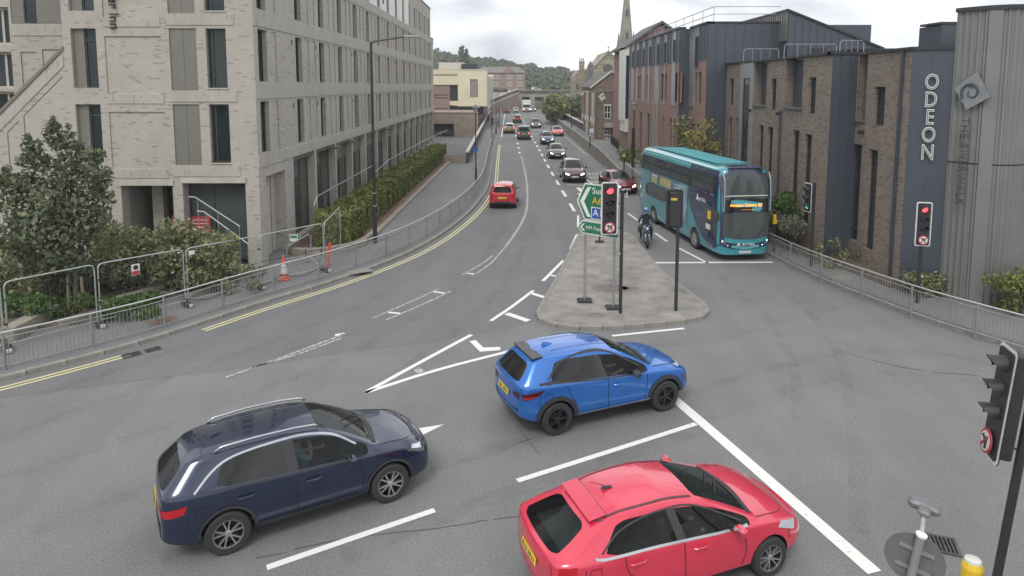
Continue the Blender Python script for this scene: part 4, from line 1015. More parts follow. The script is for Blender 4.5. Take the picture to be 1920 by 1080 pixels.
# ------------------------------------------------------------------ raised footway and walls on the right
M_RWALL = mat('stained concrete wall', (.21, .19, .165), .92, var=.25, scale=1.2, bump=.3, dirt=.6)
M_COPP = mat('pale coping', (.50, .48, .44), .85, var=.12, dirt=.3)
M_BLK = mat('black paint', (.026, .026, .029), .42, var=.2)
def zfoot(y): return .115 + .9 * min(1, max(0, (y - 42) / 22))
ys = [42, 46, 50, 54, 58, 62, 66, 80, 110, 150, 196]
def xw(y): return 8.62 + (0 if y > 50 else (50 - y) * .018)
b = MB()
for i, y in enumerate(ys): b.v += [(xw(y) + .1, y, zfoot(y) + .004), (13 if y < 98 else 10.6, y, zfoot(y) + .004)]
b.f += [(2 * i, 2 * i + 1, 2 * i + 3, 2 * i + 2) for i in range(len(ys) - 1)]
struct('raised_footway', b, AS_PATH, fix=False)
rw = thing('retaining_wall', 'long low stained concrete wall between the carriageway and the raised footway', 'wall', (8.6, 44, 0))
b = MB(); b.sweep([Vector((xw(y), y, 0)) for y in ys], [(-.1, -.02), (.14, -.02), (.14, .1), (-.1, .1)])
vs = []
for y in ys:
    zt_ = zfoot(y) + .16; vs += [(xw(y) - .06, y, 0), (xw(y) + .14, y, 0), (xw(y) + .14, y, zt_), (xw(y) - .02, y, zt_)]
b = MB(); b.add(vs, [(4 * i + j, 4 * i + 4 + j, 4 * i + 4 + (j + 1) % 4, 4 * i + (j + 1) % 4) for i in range(len(ys) - 1) for j in range(4)] + [(0, 1, 2, 3)])
b.build('wall', M_RWALL, rw, world=True)
vs = []
for y in ys:
    zt_ = zfoot(y) + .16; vs += [(xw(y) - .05, y, zt_), (xw(y) + .17, y, zt_), (xw(y) + .17, y, zt_ + .06), (xw(y) - .05, y, zt_ + .06)]
b = MB(); b.add(vs, [(4 * i + j, 4 * i + 4 + j, 4 * i + 4 + (j + 1) % 4, 4 * i + (j + 1) % 4) for i in range(len(ys) - 1) for j in range(4)] + [(0, 1, 2, 3)])
b.build('coping', M_KERB, rw, world=True)
pp = thing('footway_parapet', 'black parapet with white coping along the far side of the raised footway', 'parapet', (10.3, 84, 1))
MB().slab([(10.3, 82, 1.0), (9.9, 192, 1.0), (9.9, 192, 2.0), (10.3, 82, 2.0)], (.15, 0, 0)).build('wall', M_BLK, pp, world=True)
MB().slab([(10.22, 82, 2.003), (9.82, 192, 2.003), (9.82, 192, 2.12), (10.22, 82, 2.12)], (.32, 0, 0)).build('coping', M_COPP, pp, world=True)
# ------------------------------------------------------------------ left: parapet, retaining wall, upper deck
M_SANDW = mat('sandy wall', (.32, .26, .205), .9, var=.14, scale=1.1, bump=.2, dirt=.3)
lp = thing('footway_parapet', 'dark parapet with white sloping coping beside the long hedge end', 'parapet', (-4.2, 62, 0))
MB().slab([(-4.15, 63, .1), (-5.5, 178, .1), (-5.5, 178, 1.15), (-4.15, 63, 1.15)], (-.22, 0, 0)).build('wall', mat('dark stained wall', (.075, .07, .065), .9, var=.3), lp, world=True)
MB().slab([(-4.08, 62.9, 1.153), (-5.43, 178, 1.153), (-5.43, 178, 1.27), (-4.08, 62.9, 1.27)], (-.36, 0, 0)).build('coping', M_COPP, lp, world=True)
rtw = thing('sandstone_retaining_wall', 'sandy retaining wall with dark garage opening beyond the hotel', 'wall', (-8, 96, 0))
RWf = Facade((-4.9, 96, 0), (-1, 0, 0), (0, -1, 0))
RWf.wall(0, 7.5, .05, 3.55, [(3.5, 6.4, .1, 2.0, .8)], ends=.6).build('wall', M_SANDW, rtw, world=True)
RWf.box('garage_shade', mat('painted opening shade', (.045, .046, .05), .7), rtw, 3.4, 6.5, .1, 2.1, .8, .9); RWf.box('coping', M_CONC, rtw, -.05, 7.5, 3.553, 3.68, -.08, .5)  # near-black box fills the garage opening: its shade put in as colour
RWf.box('roller_rail', M_GALV, rtw, 3.9, 6.3, .75, .81, -.05, 0)
MB().slab([(-4.9, 63.5, .1), (-8.5, 63.5, .1), (-8.5, 63.5, .75), (-4.9, 63.5, .95)], (0, .3, 0)).build('end_wall', M_SANDW, rtw, world=True)
# upper deck and ramp up to the bridge
rampw = [Vector(p) for p in ((-5.75, 96.6, 3.5), (-5.9, 130, 3.3), (-5.6, 165, 3.0), (-4.2, 180, 3.2), (-1.2, 196, 4.3), (2.0, 209, 5.3))]
rp_ = smooth_path(rampw, 3)
BR_PINK = brick_mat('pinkish brick wall', (.27, .185, .15), (.33, .235, .195), (.2, .14, .12), (.29, .24, .21), dark=.15)
b = MB(); n = len(rp_)
b.add([(p.x, p.y, p.z) for p in rp_] + [(p.x - 26, p.y + (6 if p.y > 190 else 0), p.z) for p in rp_], [(i, i + 1, n + i + 1, n + i) for i in range(n - 1)])
struct('upper_street', b, mat('brick paving', (.27, .215, .18), .9, var=.2, scale=.6), fix=False)
rwl = thing('ramp_wall', 'curving pinkish brick ramp wall with pale coping climbing to the bridge', 'wall', (-5.6, 165, 0))
b = MB(); b.add([(p.x, p.y, 0) for p in rp_] + [(p.x, p.y, p.z + .1) for p in rp_], [(i, i + 1, n + i + 1, n + i) for i in range(n - 1)])
b.build('wall', BR_PINK, rwl, world=True, fix=False)
pa = [p for p in rp_ if p.y > 120]
MB().sweep(pa, [(-.25, .1), (.08, .1), (.08, .95), (-.25, .95)]).build('parapet', mat('dark parapet', (.10, .09, .082), .9), rwl, world=True)
MB().sweep(pa, [(-.3, .955), (.14, .955), (.14, 1.15), (-.3, 1.15)]).build('coping', M_COPP, rwl, world=True)
MB().sweep(pa, [(.01, -.35), (.16, -.35), (.16, .05), (.01, .05)]).build('string_course', M_COPP, rwl, world=True)
# bridge
br = thing('road_bridge', 'concrete road bridge with dark underpass crossing the far end of the road', 'bridge', (6, 212, 0))
MB().box((16, 216, 4.55), (28, 9, 1.3)).build('deck', mat('bridge concrete', (.30, .27, .235), .9, var=.18, scale=.5, dirt=.4), br, world=True)
M_BC = MATS['bridge concrete']
MB().box((16, 211.3, 5.55), (28, .3, .7)).build('parapet', mat('dark parapet', (.10, .09, .082), .9), br, world=True); MB().box((16, 211.2, 5.97), (28, .5, .12)).build('coping', M_COPP, br, world=True)
MB().box((2.4, 216, 2), (1.6, 9, 3.8)).box((6.4, 216, 2), (1.7, 9, 3.8)).box((13, 216, 2), (6, 9, 3.8)).build('pier', M_BC, br, world=True)
MB().box((4.5, 221, 2.2), (3, .5, 4)).build('underpass_shade', mat('painted opening shade', (.045, .046, .05), .7), br, world=True)  # dark slab behind the bridge piers, painting the shade inside the underpass
MB().box((8.9, 224, 1.2), (3, .4, 2.4)).build('far_wall', M_BC, br, world=True)
# cream building
M_CREAM = mat('cream render', (.68, .62, .46), .85, var=.05, scale=.7, dirt=.12)
cr_ = thing('cream_building', 'cream rendered modern building over a brick base beyond the hotel', 'building', (-8, 112, 3.4))
CF = Facade((-4.25, 112, 0), (-1, 0, 0), (0, -1, 0))
CF.wall(0, 4.8, 4.0, 10.0, [(1.45, 2.75, 5.5, 8.5, .2)], ends=6).build('wall', M_CREAM, cr_, world=True)
CF.window(cr_, 1.45, 2.75, 5.5, 8.5, .1, M_GPAN, mat('blind glass', (.26, .25, .23), .4), .1)
CF.box('upper_band', M_CREAM, cr_, 4.81, 9.5, 7.6, 9.1, .3, 5); CF.box('upper_band', M_CREAM, cr_, 4.81, 9.5, 9.3, 10.0, 1.0, 5)
CF.box('brick_base', BR_PINK, cr_, 6.2, 9.5, 2.5, 7.59, .5, 5); CF.window(cr_, 4.85, 6.19, 4.9, 7.58, .6, M_FRAME, G_DARK, .1); CF.box('balcony', M_CREAM, cr_, 4.82, 6.19, 4.2, 4.88, .2, 2)
CF.box('lower_glazing', G_DARK, cr_, .6, 6.18, 2.6, 3.98, 1.2, 4)
for z in (5.9, 5.4, 3.6): CF.box('brick_slot', mat('slot dark', (.08, .06, .055), .9), cr_, 6.6, 9.4, z - .07, z + .07, .46, .51)
CF.box('penthouse', mat('pale render', (.5, .48, .43), .85), cr_, 4.0, 8.3, 10.0, 11.4, 3, 8); CF.box('penthouse', M_COPE, cr_, 1.6, 4.4, 9.9, 11.1, 2.5, 8); CF.box('roof_edge', mat('pale render', (.5, .48, .43), .85), cr_, -.05, 9.5, 10.0, 10.18, -.05, .3)
CS = Facade((-4.25, 112, 0), (0, 1, 0), (1, 0, 0))
CS.wall(5, 36, 3.2, 9.2, [(9, 9.8, 4.4, 8.6, .2), (20, 20.7, 4.4, 8.4, .2)], ends=5).build('side_wall', mat('pale render', (.5, .48, .43), .85), cr_, world=True)
CS.box('corner_pier', M_CREAM, cr_, 33, 36.1, 3.2, 9.8, -.1, 3)
for a in (9, 20): CS.window(cr_, a, a + .75, 4.4, 8.4, .1, M_FRAME, G_DARK, .06)
# brick gabled building behind the bridge
fb = thing('gabled_brick_building', 'red brown brick building with grey roof and front gable below the wooded hill', 'building', (-3, 236, 4))
FF = Facade((4.6, 236, 0), (-1, 0, 0), (0, -1, 0))
hw = [(a, a + .75, z, z + 1.3, .1) for a in (.9, 2.0, 4.6, 5.5, 9.2, 10.2, 12.2, 13.2) for z in (7.3, 9.8)]
FF.wall(0, 15.2, 3.0, 12.0, hw, ends=6).build('wall', BR_PINK, fb, world=True)
for h in hw: FF.window(fb, *h[:4], .03, mat('white frame', (.7, .7, .68), .5), G_DARK, .14)
MB().slab([(0.9, 235.9, 12.0), (-3.2, 235.9, 12.0), (-1.15, 235.9, 14.4)], (0, 4, 0)).build('gable', BR_PINK, fb, world=True)
b = MB(); b.add([(5.0, 235.6, 11.9), (-11, 235.6, 11.9), (-11, 242, 14.1), (2.4, 242, 14.1), (5.0, 248, 11.9), (-11, 248, 11.9)], [(0, 1, 2, 3), (0, 3, 4), (3, 2, 5, 4), (0, 4, 5, 1)]); b.build('roof', mat('grey tile roof', (.17, .16, .15), .85, var=.15, scale=1), fb, world=True)
FF.box('entrance', M_FRAME, fb, 6, 11.5, 3.0, 6.3, -.4, .1)
MB().box((-1.15, 235.7, 5.3), (.6, .1, 1.2)).build('notice', M_WPAN, fb, world=True)
# ------------------------------------------------------------------ wooded hill
hill = MB(); nx, ny = 40, 14
sky_px = [(-200, 60), (300, 66), (700, 92), (820, 101), (870, 110), (905, 115), (940, 116), (965, 122), (985, 131), (1010, 127), (1050, 133), (1110, 141), (1250, 150), (1700, 155), (2300, 156)]
def sky_y(u): return float(np.interp(u, [p[0] for p in sky_px], [p[1] for p in sky_px]))
for j in range(ny):
    Y = 250 + j * 22
    for i in range(nx):
        u = -200 + 2400 * i / (nx - 1); top = 7.5 + (HOR - sky_y(u)) * 520 / F - 8.5
        t = min(1, j / 11); s_ = t * t * (3 - 2 * t)
        hill.v.append(((u - 960) / F * Y, Y, max(-2, -1 + (top + 1) * s_)))
hill.f = [(j * nx + i, j * nx + i + 1, (j + 1) * nx + i + 1, (j + 1) * nx + i) for j in range(ny - 1) for i in range(nx - 1)]
struct('hill', hill, M_GRASS, smooth='all', fix=False)
LF_WOOD = leaf_mat('woodland leaves', (.07, .09, .05), (.135, .165, .085), (.175, .205, .11), .15)
g = np.random.default_rng(3); blobs = []
for k in range(330):
    u = g.uniform(800, 1180) if k < 290 else g.uniform(-100, 2000)
    j = g.uniform(.08, 1.0); Y = 252 + j * 245; t = min(1, (Y - 250) / 22 / 11); s_ = t * t * (3 - 2 * t)
    top = 7.5 + (HOR - sky_y(u)) * 520 / F - 8.5; z = -1 + (top + 1) * s_; X = (u - 960) / F * Y
    if Y < 262 and X < 6: continue
    r = g.uniform(3.0, 5.2); h = g.uniform(6, 9)
    for q in range(4): blobs.append(((X + g.normal(0, r * .4), Y + g.normal(0, r * .4), z + h * g.uniform(.45, .85)), (r * g.uniform(.5, .75),) * 2 + (r * g.uniform(.5, .8),)))
P, Nn = blob_points(blobs, 16, .75, seed=4)
tag(leaf_obj('woodland', LF_WOOD, None, P, Nn, 1.15, jitter=.6), 'dense green woodland covering the hill behind the far buildings', 'woodland', kind='stuff')
for (u, yb, yt, w, lab) in ((865, 112, 84, 1.5, 'taller poplar standing out above the wooded hill skyline'), (874, 112, 89, 1.2, 'shorter poplar beside the taller one on the hill skyline')):
    Y = 330; c = Vp(u, yb, Y); tp_ = Vp(u, yt, Y).z
    t = thing('poplar_tree', lab, 'tree', (c.x, Y, c.z - 6)); bl = []
    for k in range(14):
        f_ = k / 13; bl.append(((c.x + g.normal(0, .35), Y + g.normal(0, .35), c.z - 3 + (tp_ - c.z + 2) * f_), w * (1.05 - .65 * f_ ** 2)))
    P, Nn = blob_points(bl, 110, .5, seed=k); leaf_obj('crown', LF_WOOD, t, P, Nn, .5)
    MB().cyl((c.x, Y, c.z - 6), (c.x, Y, c.z + 2), .4, .15, 8).build('trunk', mat('bark', (.09, .07, .05), .95, var=.3), t, world=True)
# ------------------------------------------------------------------ vegetation near the camera
LF_TREE = leaf_mat('tree leaves', (.085, .105, .065), (.18, .205, .12), (.27, .29, .17))
LF_HEDGE = leaf_mat('hedge leaves', (.11, .14, .04), (.23, .26, .085), (.33, .35, .14))
LF_SHRUB = leaf_mat('shrub leaves', (.13, .145, .07), (.28, .29, .145), (.40, .38, .22))
LF_GROUND = leaf_mat('ground cover leaves', (0.043, 0.087, 0.026), (0.109, 0.181, 0.051), (0.174, 0.246, 0.072))
LF_YEL = leaf_mat('yellowish leaves', (0.174, 0.174, 0.043), (0.348, 0.319, 0.102), (0.450, 0.406, 0.174))
M_BARK = mat('bark', (.09, .07, .05), .95, var=.3)
M_SOIL = mat('dry soil', (.13, .10, .075), .98, var=.35, scale=3, bump=.6)
M_FLOWER = mat('white petals', (.72, .70, .64), .7)
def tree(name, label, base, h, blobs, m, size, dens, trunk_r=.07, limbs=6, seed=1, stakes=False, bare=.25, lean=(0, 0)):
    r = random.Random(seed); base = Vector(base)
    t = thing(name, label, 'tree', base)
    tr = MB(); top = base + Vector((lean[0], lean[1], h * .8))
    path = [base.lerp(top, k / 5) + Vector((r.uniform(-.04, .04) * k, r.uniform(-.04, .04) * k, 0)) for k in range(6)]
    tr.tube(path, [trunk_r * (1 - .75 * k / 5) for k in range(6)], 8); tr.build('trunk', M_BARK, t, world=True, smooth='all')
    lm = MB()
    for k in range(limbs):
        c, rr = blobs[k % len(blobs)]; s = path[1 + k % 4] if k % 4 else path[2]; e_ = Vector(c)
        lm.tube([s, s.lerp(e_, .5) + Vector((0, 0, -.05)), e_], [trunk_r * .45, trunk_r * .3, trunk_r * .1], 6)
    lm.build('limbs', M_BARK, t, world=True)
    P, Nn = blob_points(blobs, dens, .12, seed=seed); leaf_obj('crown', m, t, P, Nn, size, seed=seed)
    return t
def bush(name, label, blobs, m, size, dens, seed=1, flowers=0, cat='shrub', inner=.45, stems=True):
    b0 = blobs[0][0]; zmin = min(c[2] - (r[2] if hasattr(r, '__len__') else r) for c, r in blobs)
    t = thing(name, label, cat, (b0[0], b0[1], max(.1, zmin)))
    P, Nn = blob_points(blobs, dens, inner, seed=seed); keep = P[:, 2] > .1; P, Nn = P[keep], Nn[keep]
    leaf_obj('foliage', m, t, P, Nn, size, seed=seed)
    if stems:
        st = MB()
        for c, r in blobs[:10]: st.tube([(c[0], c[1], .1), (c[0] + .05, c[1], c[2])], [.02, .008], 5)
        st.build('stems', M_BARK, t, world=True)['kind'] = 'stuff'
    if flowers:
        g2 = np.random.default_rng(seed); idx = g2.choice(len(P), flowers, replace=False); fm = MB()
        for i in idx:
            p = P[i] + Nn[i] * .06; fm.lathe([(0, .03), (.05, .01), (.03, -.02), (0, -.02)], 6, Matrix.Translation(p))
        o = fm.build('flowers', M_FLOWER, t, world=True); o['kind'] = 'stuff'
    return t
g = np.random.default_rng(11)
# long clipped hedge beside the hotel: px outline of its near edge
hp = [(-8.2, 30.2), (-8.15, 33), (-8.05, 38), (-7.9, 45), (-7.7, 53), (-7.5, 61), (-7.3, 66)]
hedge = thing('hedge', 'long clipped yellow green hedge along the glazed side of the hotel', 'hedge', (-8, 30, .1))
hpath = smooth_path([Vector((x, y, 0)) for x, y in hp], .45)
P_, N_l = [], []
for i, p in enumerate(hpath):
    n = 900; f_ = i / len(hpath)
    hw_, hh = .78 + .06 * math.sin(i * 1.7), 1.5 + .08 * math.sin(i * .9) + .05 * math.sin(i * 2.3)
    u = g.uniform(-1, 1, n); side = g.random(n); x = np.where(side < .5, u * hw_, np.sign(u) * hw_ * (1 - g.random(n) ** 2 * .3)); z = np.where(side < .5, hh * (1 - g.random(n) ** 2 * .25), g.uniform(.1, hh, n))
    z = z + .06 * np.sin(x * 7 + i) + g.normal(0, .035, n); dy = g.uniform(-.3, .3, n)
    P_.append(np.stack([p.x + x, p.y + dy, z + .12], 1)); N_l.append(np.stack([np.where(side < .5, 0, np.sign(u)), np.zeros(n) - (.8 if i == 0 else 0), np.where(side < .5, 1, .15)], 1))
n = 2600; P_.append(np.stack([hpath[0].x + g.uniform(-.75, .75, n), hpath[0].y - .35 + g.normal(0, .06, n), g.uniform(.15, 1.6, n)], 1)); N_l.append(np.tile([0, -1, .1], (n, 1)))
leaf_obj('foliage', LF_HEDGE, hedge, np.concatenate(P_), np.concatenate(N_l), .085, jitter=.7)
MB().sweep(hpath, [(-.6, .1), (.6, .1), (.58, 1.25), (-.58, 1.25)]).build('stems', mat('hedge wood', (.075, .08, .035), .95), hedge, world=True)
# soil strip and stone edging between hedge and footway
edge = smooth_path([Vector(p) for p in ((-9.6, 28.6, 0), (-8.4, 28.6, 0), (-7.1, 29.8, 0), (-6.85, 31.2, 0), (-6.75, 34, 0), (-6.6, 40, 0), (-6.35, 50, 0), (-6.1, 60, 0), (-5.95, 66, 0))], .5)
struct('hedge_bed', tri_prism([(p.x, p.y) for p in edge] + [(-10.1, 66), (-10.1, 29)], .05, .18), mat('leaf litter', (.17, .105, .075), .98, var=.35, scale=4, bump=.5))
M_EDGE = mat('stone edging', (.30, .27, .225), .92, var=.22, scale=3, bump=.5, dirt=.4)
def stone_run(root, path, L_, w, h, z, mtl, seed=0, name='edging_stone'):
    r = random.Random(seed); pts = resample(path, L_); me = MB().bevbox((0, 0, 0), (L_ - .014, w, h), .015).mesh(name, mtl)
    for a, b_ in zip(pts[:-1], pts[1:]):
        c, t = (a + b_) / 2, b_ - a; o = link(name, me, root)
        o.matrix_parent_inverse = mw(root).inverted()
        o.matrix_basis = Matrix.Translation((c.x, c.y, z + h / 2 + r.uniform(-.005, .005))) @ Matrix.Rotation(math.atan2(t.y, t.x) + r.uniform(-.01, .01), 4, 'Z')
ed = thing('bed_edging', 'stone edging between the hedge bed and the footway', 'edging', (-7, 30, .1))
stone_run(ed, edge, .62, .28, .17, .1, M_EDGE, 1); stone_run(ed, [p for p in edge if p.y < 33.2], .62, .24, .15, .275, M_EDGE, 2)

# planted bed with tree at the left
bed = [G(-260, 690, .12), G(14, 640, .12), G(30, 620, .12), G(110, 612, .12), G(190, 604, .12), G(345, 545, .12), G(352, 560, .12), G(420, 530, .12), G(500, 497, .12)]
bl_ = [(p.x, p.y) for p in bed] + [(-10.35, 26.3), (-22, 26.3), (-22, 17)]
struct('planting_bed', tri_prism(bl_, .05, .2), M_SOIL)
pe = thing('planter_edging', 'low stone edging around the planted bed behind the mesh fence', 'edging', bed[4])
pth = [Vector((p.x, p.y, 0)) for p in bed[3:7]]
stone_run(pe, smooth_path([pth[0], pth[0].lerp(pth[2], .45), pth[2]], .3), .75, .3, .2, .1, M_EDGE, 4)
stone_run(pe, smooth_path([Vector((p.x, p.y, 0)) for p in bed[6:]], .3), .75, .26, .16, .1, M_EDGE, 5)
stone_run(pe, [Vector((p.x - .25, p.y + .25, 0)) for p in (pth[0].lerp(pth[2], .3), pth[2])], .75, .26, .16, .302, M_EDGE, 6)
stone_run(pe, [Vector((bed[5].x, bed[5].y, 0)), Vector((bed[5].x - 1.6, bed[5].y + .5, 0))], .7, .24, .2, .3, M_EDGE, 8)
pe2 = thing('planter_block', 'square stone planter end at the edge of the picture below the tree', 'edging', bed[1])
stone_run(pe2, [Vector((bed[1].x, bed[1].y, 0)), Vector((bed[1].x - .1, bed[1].y + 2.2, 0))], .7, .42, .42, .1, M_EDGE, 9)
TX, TY = G(143, 590, .2).x, G(143, 590, .2).y
tb = Vector((TX, TY, .2))
def tp2(u, v, r, dy=0.0): p = Vp(u, v, TY + dy); return ((p.x, p.y, p.z), r)
tbl = [tp2(100, 240, .22), tp2(108, 265, .35), tp2(135, 280, .3), tp2(60, 275, .28), tp2(70, 300, .4, .3), tp2(125, 320, .55), tp2(170, 300, .35, -.2), tp2(175, 340, .5), tp2(60, 350, .55, .4), tp2(110, 380, .75), tp2(170, 385, .55), tp2(20, 345, .35), tp2(35, 390, .6), tp2(75, 430, .7, -.3), tp2(130, 440, .7), tp2(30, 440, .55), tp2(165, 430, .45), tp2(100, 480, .55), tp2(50, 485, .5, .3), tp2(140, 485, .4), tp2(185, 345, .25), tp2(-10, 340, .3)] + [tp2(u, v, r) for u, v, r in ((102, 222, .12), (88, 248, .14), (132, 252, .14), (128, 236, .1), (150, 275, .16), (52, 258, .14), (40, 300, .2), (188, 290, .16), (200, 325, .18), (205, 370, .2), (10, 320, .2), (95, 232, .12), (196, 400, .22))]
tree('young_tree', 'staked young tree with dense crown in the bed before the hotel', tb, 4.6, tbl, LF_TREE, .10, 1150, .075, 18, 5)
for dx, dy in ((-.3, .1), (.32, -.05)):
    s0 = thing('tree_stake', 'round wooden stake beside the young tree trunk, the ' + ('one towards the picture edge' if dx < 0 else 'one towards the hotel door'), 'stake', (TX + dx, TY + dy, .2))
    MB().cyl((0, 0, 0), (dx * -.15, 0, 1.25), .045, .042, 8).build('post', mat('timber stake', (.20, .165, .12), .9, var=.2), s0)
    MB().box((dx * -.5, -dy * .5, 1.0), (abs(dx), .012, .05)).build('strap', M_BLK, s0)
def rbl(px, r0, r1, Y0, Y1, n, seed):
    rr = random.Random(seed); res = []
    for k in range(n):
        u = rr.uniform(px[0], px[1]); v = rr.uniform(px[2], px[3]); p = G(u, 0, 0) if False else Vp(u, v, rr.uniform(Y0, Y1)); r = rr.uniform(r0, r1); res.append(((p.x, p.y, max(.25, p.z)), (r, r, r * .85)))
    return res
bush('rose_shrub', 'big straggly rose shrub with white blooms in front of the hotel porch', rbl((185, 365, 432, 535), .34, .6, 22.6, 25.0, 64, 1), LF_SHRUB, .085, 900, 21, 130, inner=.3)
bush('rose_shrub', 'green straggly shrub at the foot of the hotel steps beside the fence', rbl((320, 430, 435, 545), .3, .52, 23.0, 25.0, 32, 2), LF_SHRUB, .085, 900, 22, 12, inner=.3)
bush('shrub', 'pale leaved shrub at the picture edge behind the young tree', rbl((-70, 110, 460, 540), .35, .6, 21.3, 24, 34, 3), LF_SHRUB, .085, 900, 23, inner=.3)
bush('shrub', 'dark shrub below the young tree crown', rbl((60, 240, 480, 550), .35, .55, 22.0, 24.2, 30, 8), LF_TREE, .09, 900, 24, inner=.3)
P, Nn = blob_points(rbl((10, 300, 560, 600), .2, .34, 19.8, 22.2, 46, 4), 2200, .3, seed=31)
k_ = P[:, 2] > .15; tag(leaf_obj('ground_cover', LF_GROUND, None, P[k_], Nn[k_], .07), 'low green ground cover filling the bed around the tree', 'ground cover', kind='stuff')
P, Nn = blob_points(rbl((395, 500, 500, 540), .12, .25, 23.0, 25.8, 16, 5), 2200, .3, seed=32)
k_ = P[:, 2] > .15; tag(leaf_obj('weeds', LF_SHRUB, None, P[k_], Nn[k_], .06), 'scrubby weeds at the hotel corner behind the fence', 'weeds', kind='stuff')
# dry tall grass tuft
gt = thing('grass_tuft', 'dry pale grass tuft growing at the hotel corner', 'grass', G(448, 525, .2)); b = MB()
for k in range(40):
    a = random.uniform(0, 6.28); r = random.uniform(.02, .16); b.tube([(r * .4 * math.cos(a), r * .4 * math.sin(a), 0), (r * math.cos(a), r * math.sin(a), random.uniform(.5, 1.0))], [.008, .003], 4)
b.build('blades', mat('dry grass', (.35, .30, .17), .9), gt)

# right-hand planting
sb = [Vector((12.2, 40, 0)), Vector((12.9, 34, 0)), Vector((12.7, 29.6, 0)), Vector((13.5, 26.6, 0)), Vector((13.9, 24.2, 0)), Vector((14.1, 22.9, 0))]
rbe = smooth_path([Vector(p) for p in ((10.6, 46, 0), (11.0, 40, 0), (11.7, 35, 0), (12.2, 31, 0), (12.9, 28, 0), (13.6, 25.6, 0), (14.0, 23.6, 0))], .4)
struct('planting_bed', tri_prism([(p.x, p.y) for p in rbe] + [(14.3, 23.4), (14.3, 46)], .05, .3), M_SOIL)
re_ = thing('bed_kerb', 'dark brick kerb of the planted bed below the cinema wall', 'edging', rbe[0])
stone_run(re_, rbe, .5, .22, .3, .1, mat('dark brick kerb', (.13, .105, .09), .95, var=.25, scale=4), 11)
def rb2(px, Y0, Y1, r0, r1, n, seed): return rbl(px, r0, r1, Y0, Y1, n, seed)
bush('shrub', 'leafy green shrub beside the front of the bus', rb2((1450, 1500, 365, 440), 29.5, 31.5, .3, .55, 16, 6), LF_GROUND, .09, 900, 41, inner=.3)
bush('shrub', 'grey green shrub between the bus and the traffic light pole', rb2((1465, 1520, 410, 442), 28.5, 30, .22, .4, 12, 7), leaf_mat('silver leaves', (0.145, 0.160, 0.116), (0.275, 0.290, 0.217)), .07, 900, 42, inner=.3)
bush('shrub', 'low yellowish weeds along the bed kerb under the slim windows', rb2((1530, 1625, 450, 500), 26.2, 28.2, .14, .28, 18, 8), LF_SHRUB, .07, 900, 43, inner=.3, stems=False)
bush('shrub', 'bushy green shrub behind the pole of the far road side signal', rb2((1700, 1800, 520, 550), 22.6, 23.3, .18, .36, 16, 9), LF_SHRUB, .07, 900, 44, inner=.3)
bush('shrub', 'round olive green bush before the ribbed tower at the picture edge', rb2((1865, 1990, 520, 580), 20.6, 21.5, .3, .5, 18, 10), LF_HEDGE, .07, 1100, 45, inner=.3)
dead = thing('bare_shrub', 'bare twiggy shrub against the navy return wall', 'shrub', G(1540, 455, .3)); b = MB()
for k in range(14):
    a = random.uniform(0, 6.28); b.tube([(0, 0, 0), (.25 * math.cos(a), .2 * math.sin(a), .7), (.5 * math.cos(a + .4), .35 * math.sin(a), random.uniform(1.2, 1.9))], [.018, .012, .004], 5)
b.build('twigs', mat('twig', (.22, .17, .13), .9), dead)
for lab, px, yy, nn, sd in (('thin yellow green birch against the brown brick behind the bus', (1300, 1345, 235, 290), (39, 41), 16, 12), ('brownish thin birch against the navy cladding behind the bus', (1268, 1300, 215, 285), (42.5, 44.5), 16, 13)):
    bb = rbl(px, .3, .62, yy[0], yy[1], nn, sd); c = bb[0][0]
    tree('birch_tree', lab, ((px[0] + px[1]) / 2 * yy[0] / F - 960 * yy[0] / F, yy[0] + .6, .3), 4.2, bb, LF_YEL if sd == 12 else LF_SHRUB, .1, 260, .06, 10, sd)
bush('shrub', 'mixed green shrubs in the bed below the red brick block', rb2((1200, 1245, 285, 312), 46, 52, .35, .7, 18, 14), LF_SHRUB, .12, 420, 46, inner=.3)
bush('shrub', 'pale green low shrub beside the black railing by the brick building', rb2((1152, 1180, 285, 298), 57, 61, .35, .6, 9, 15), LF_HEDGE, .13, 380, 47, inner=.3)
bush('conifer', 'dark conical conifer in front of the projecting bay', [((13.4 * .86, 61, z), (.95 - z * .2,) * 2 + (.6,)) for z in (1.4, 2.0, 2.6, 3.2, 3.7)], leaf_mat('conifer', (0.012, 0.016, 0.012), (0.032, 0.041, 0.026)), .11, 1500, 48, inner=.5, cat='conifer')
def blob_tree(px, Y0, Y1, r0, r1, n, seed): return rbl(px, r0, r1, Y0, Y1, n, seed)
bush('willow', 'large rounded yellow green willow beside the underpass end of the footway', blob_tree((1026, 1064, 186, 218), 124, 140, 1.0, 1.7, 30, 16), leaf_mat('willow leaves', (.15, .165, .07), (.27, .27, .12), (.36, .34, .17)), .42, 110, 51, cat='tree', inner=.4)
bush('shrub', 'green shrubs below the stone house', blob_tree((1078, 1100, 190, 203), 128, 146, 1.2, 2.0, 12, 17), LF_TREE, .42, 110, 52, inner=.4)
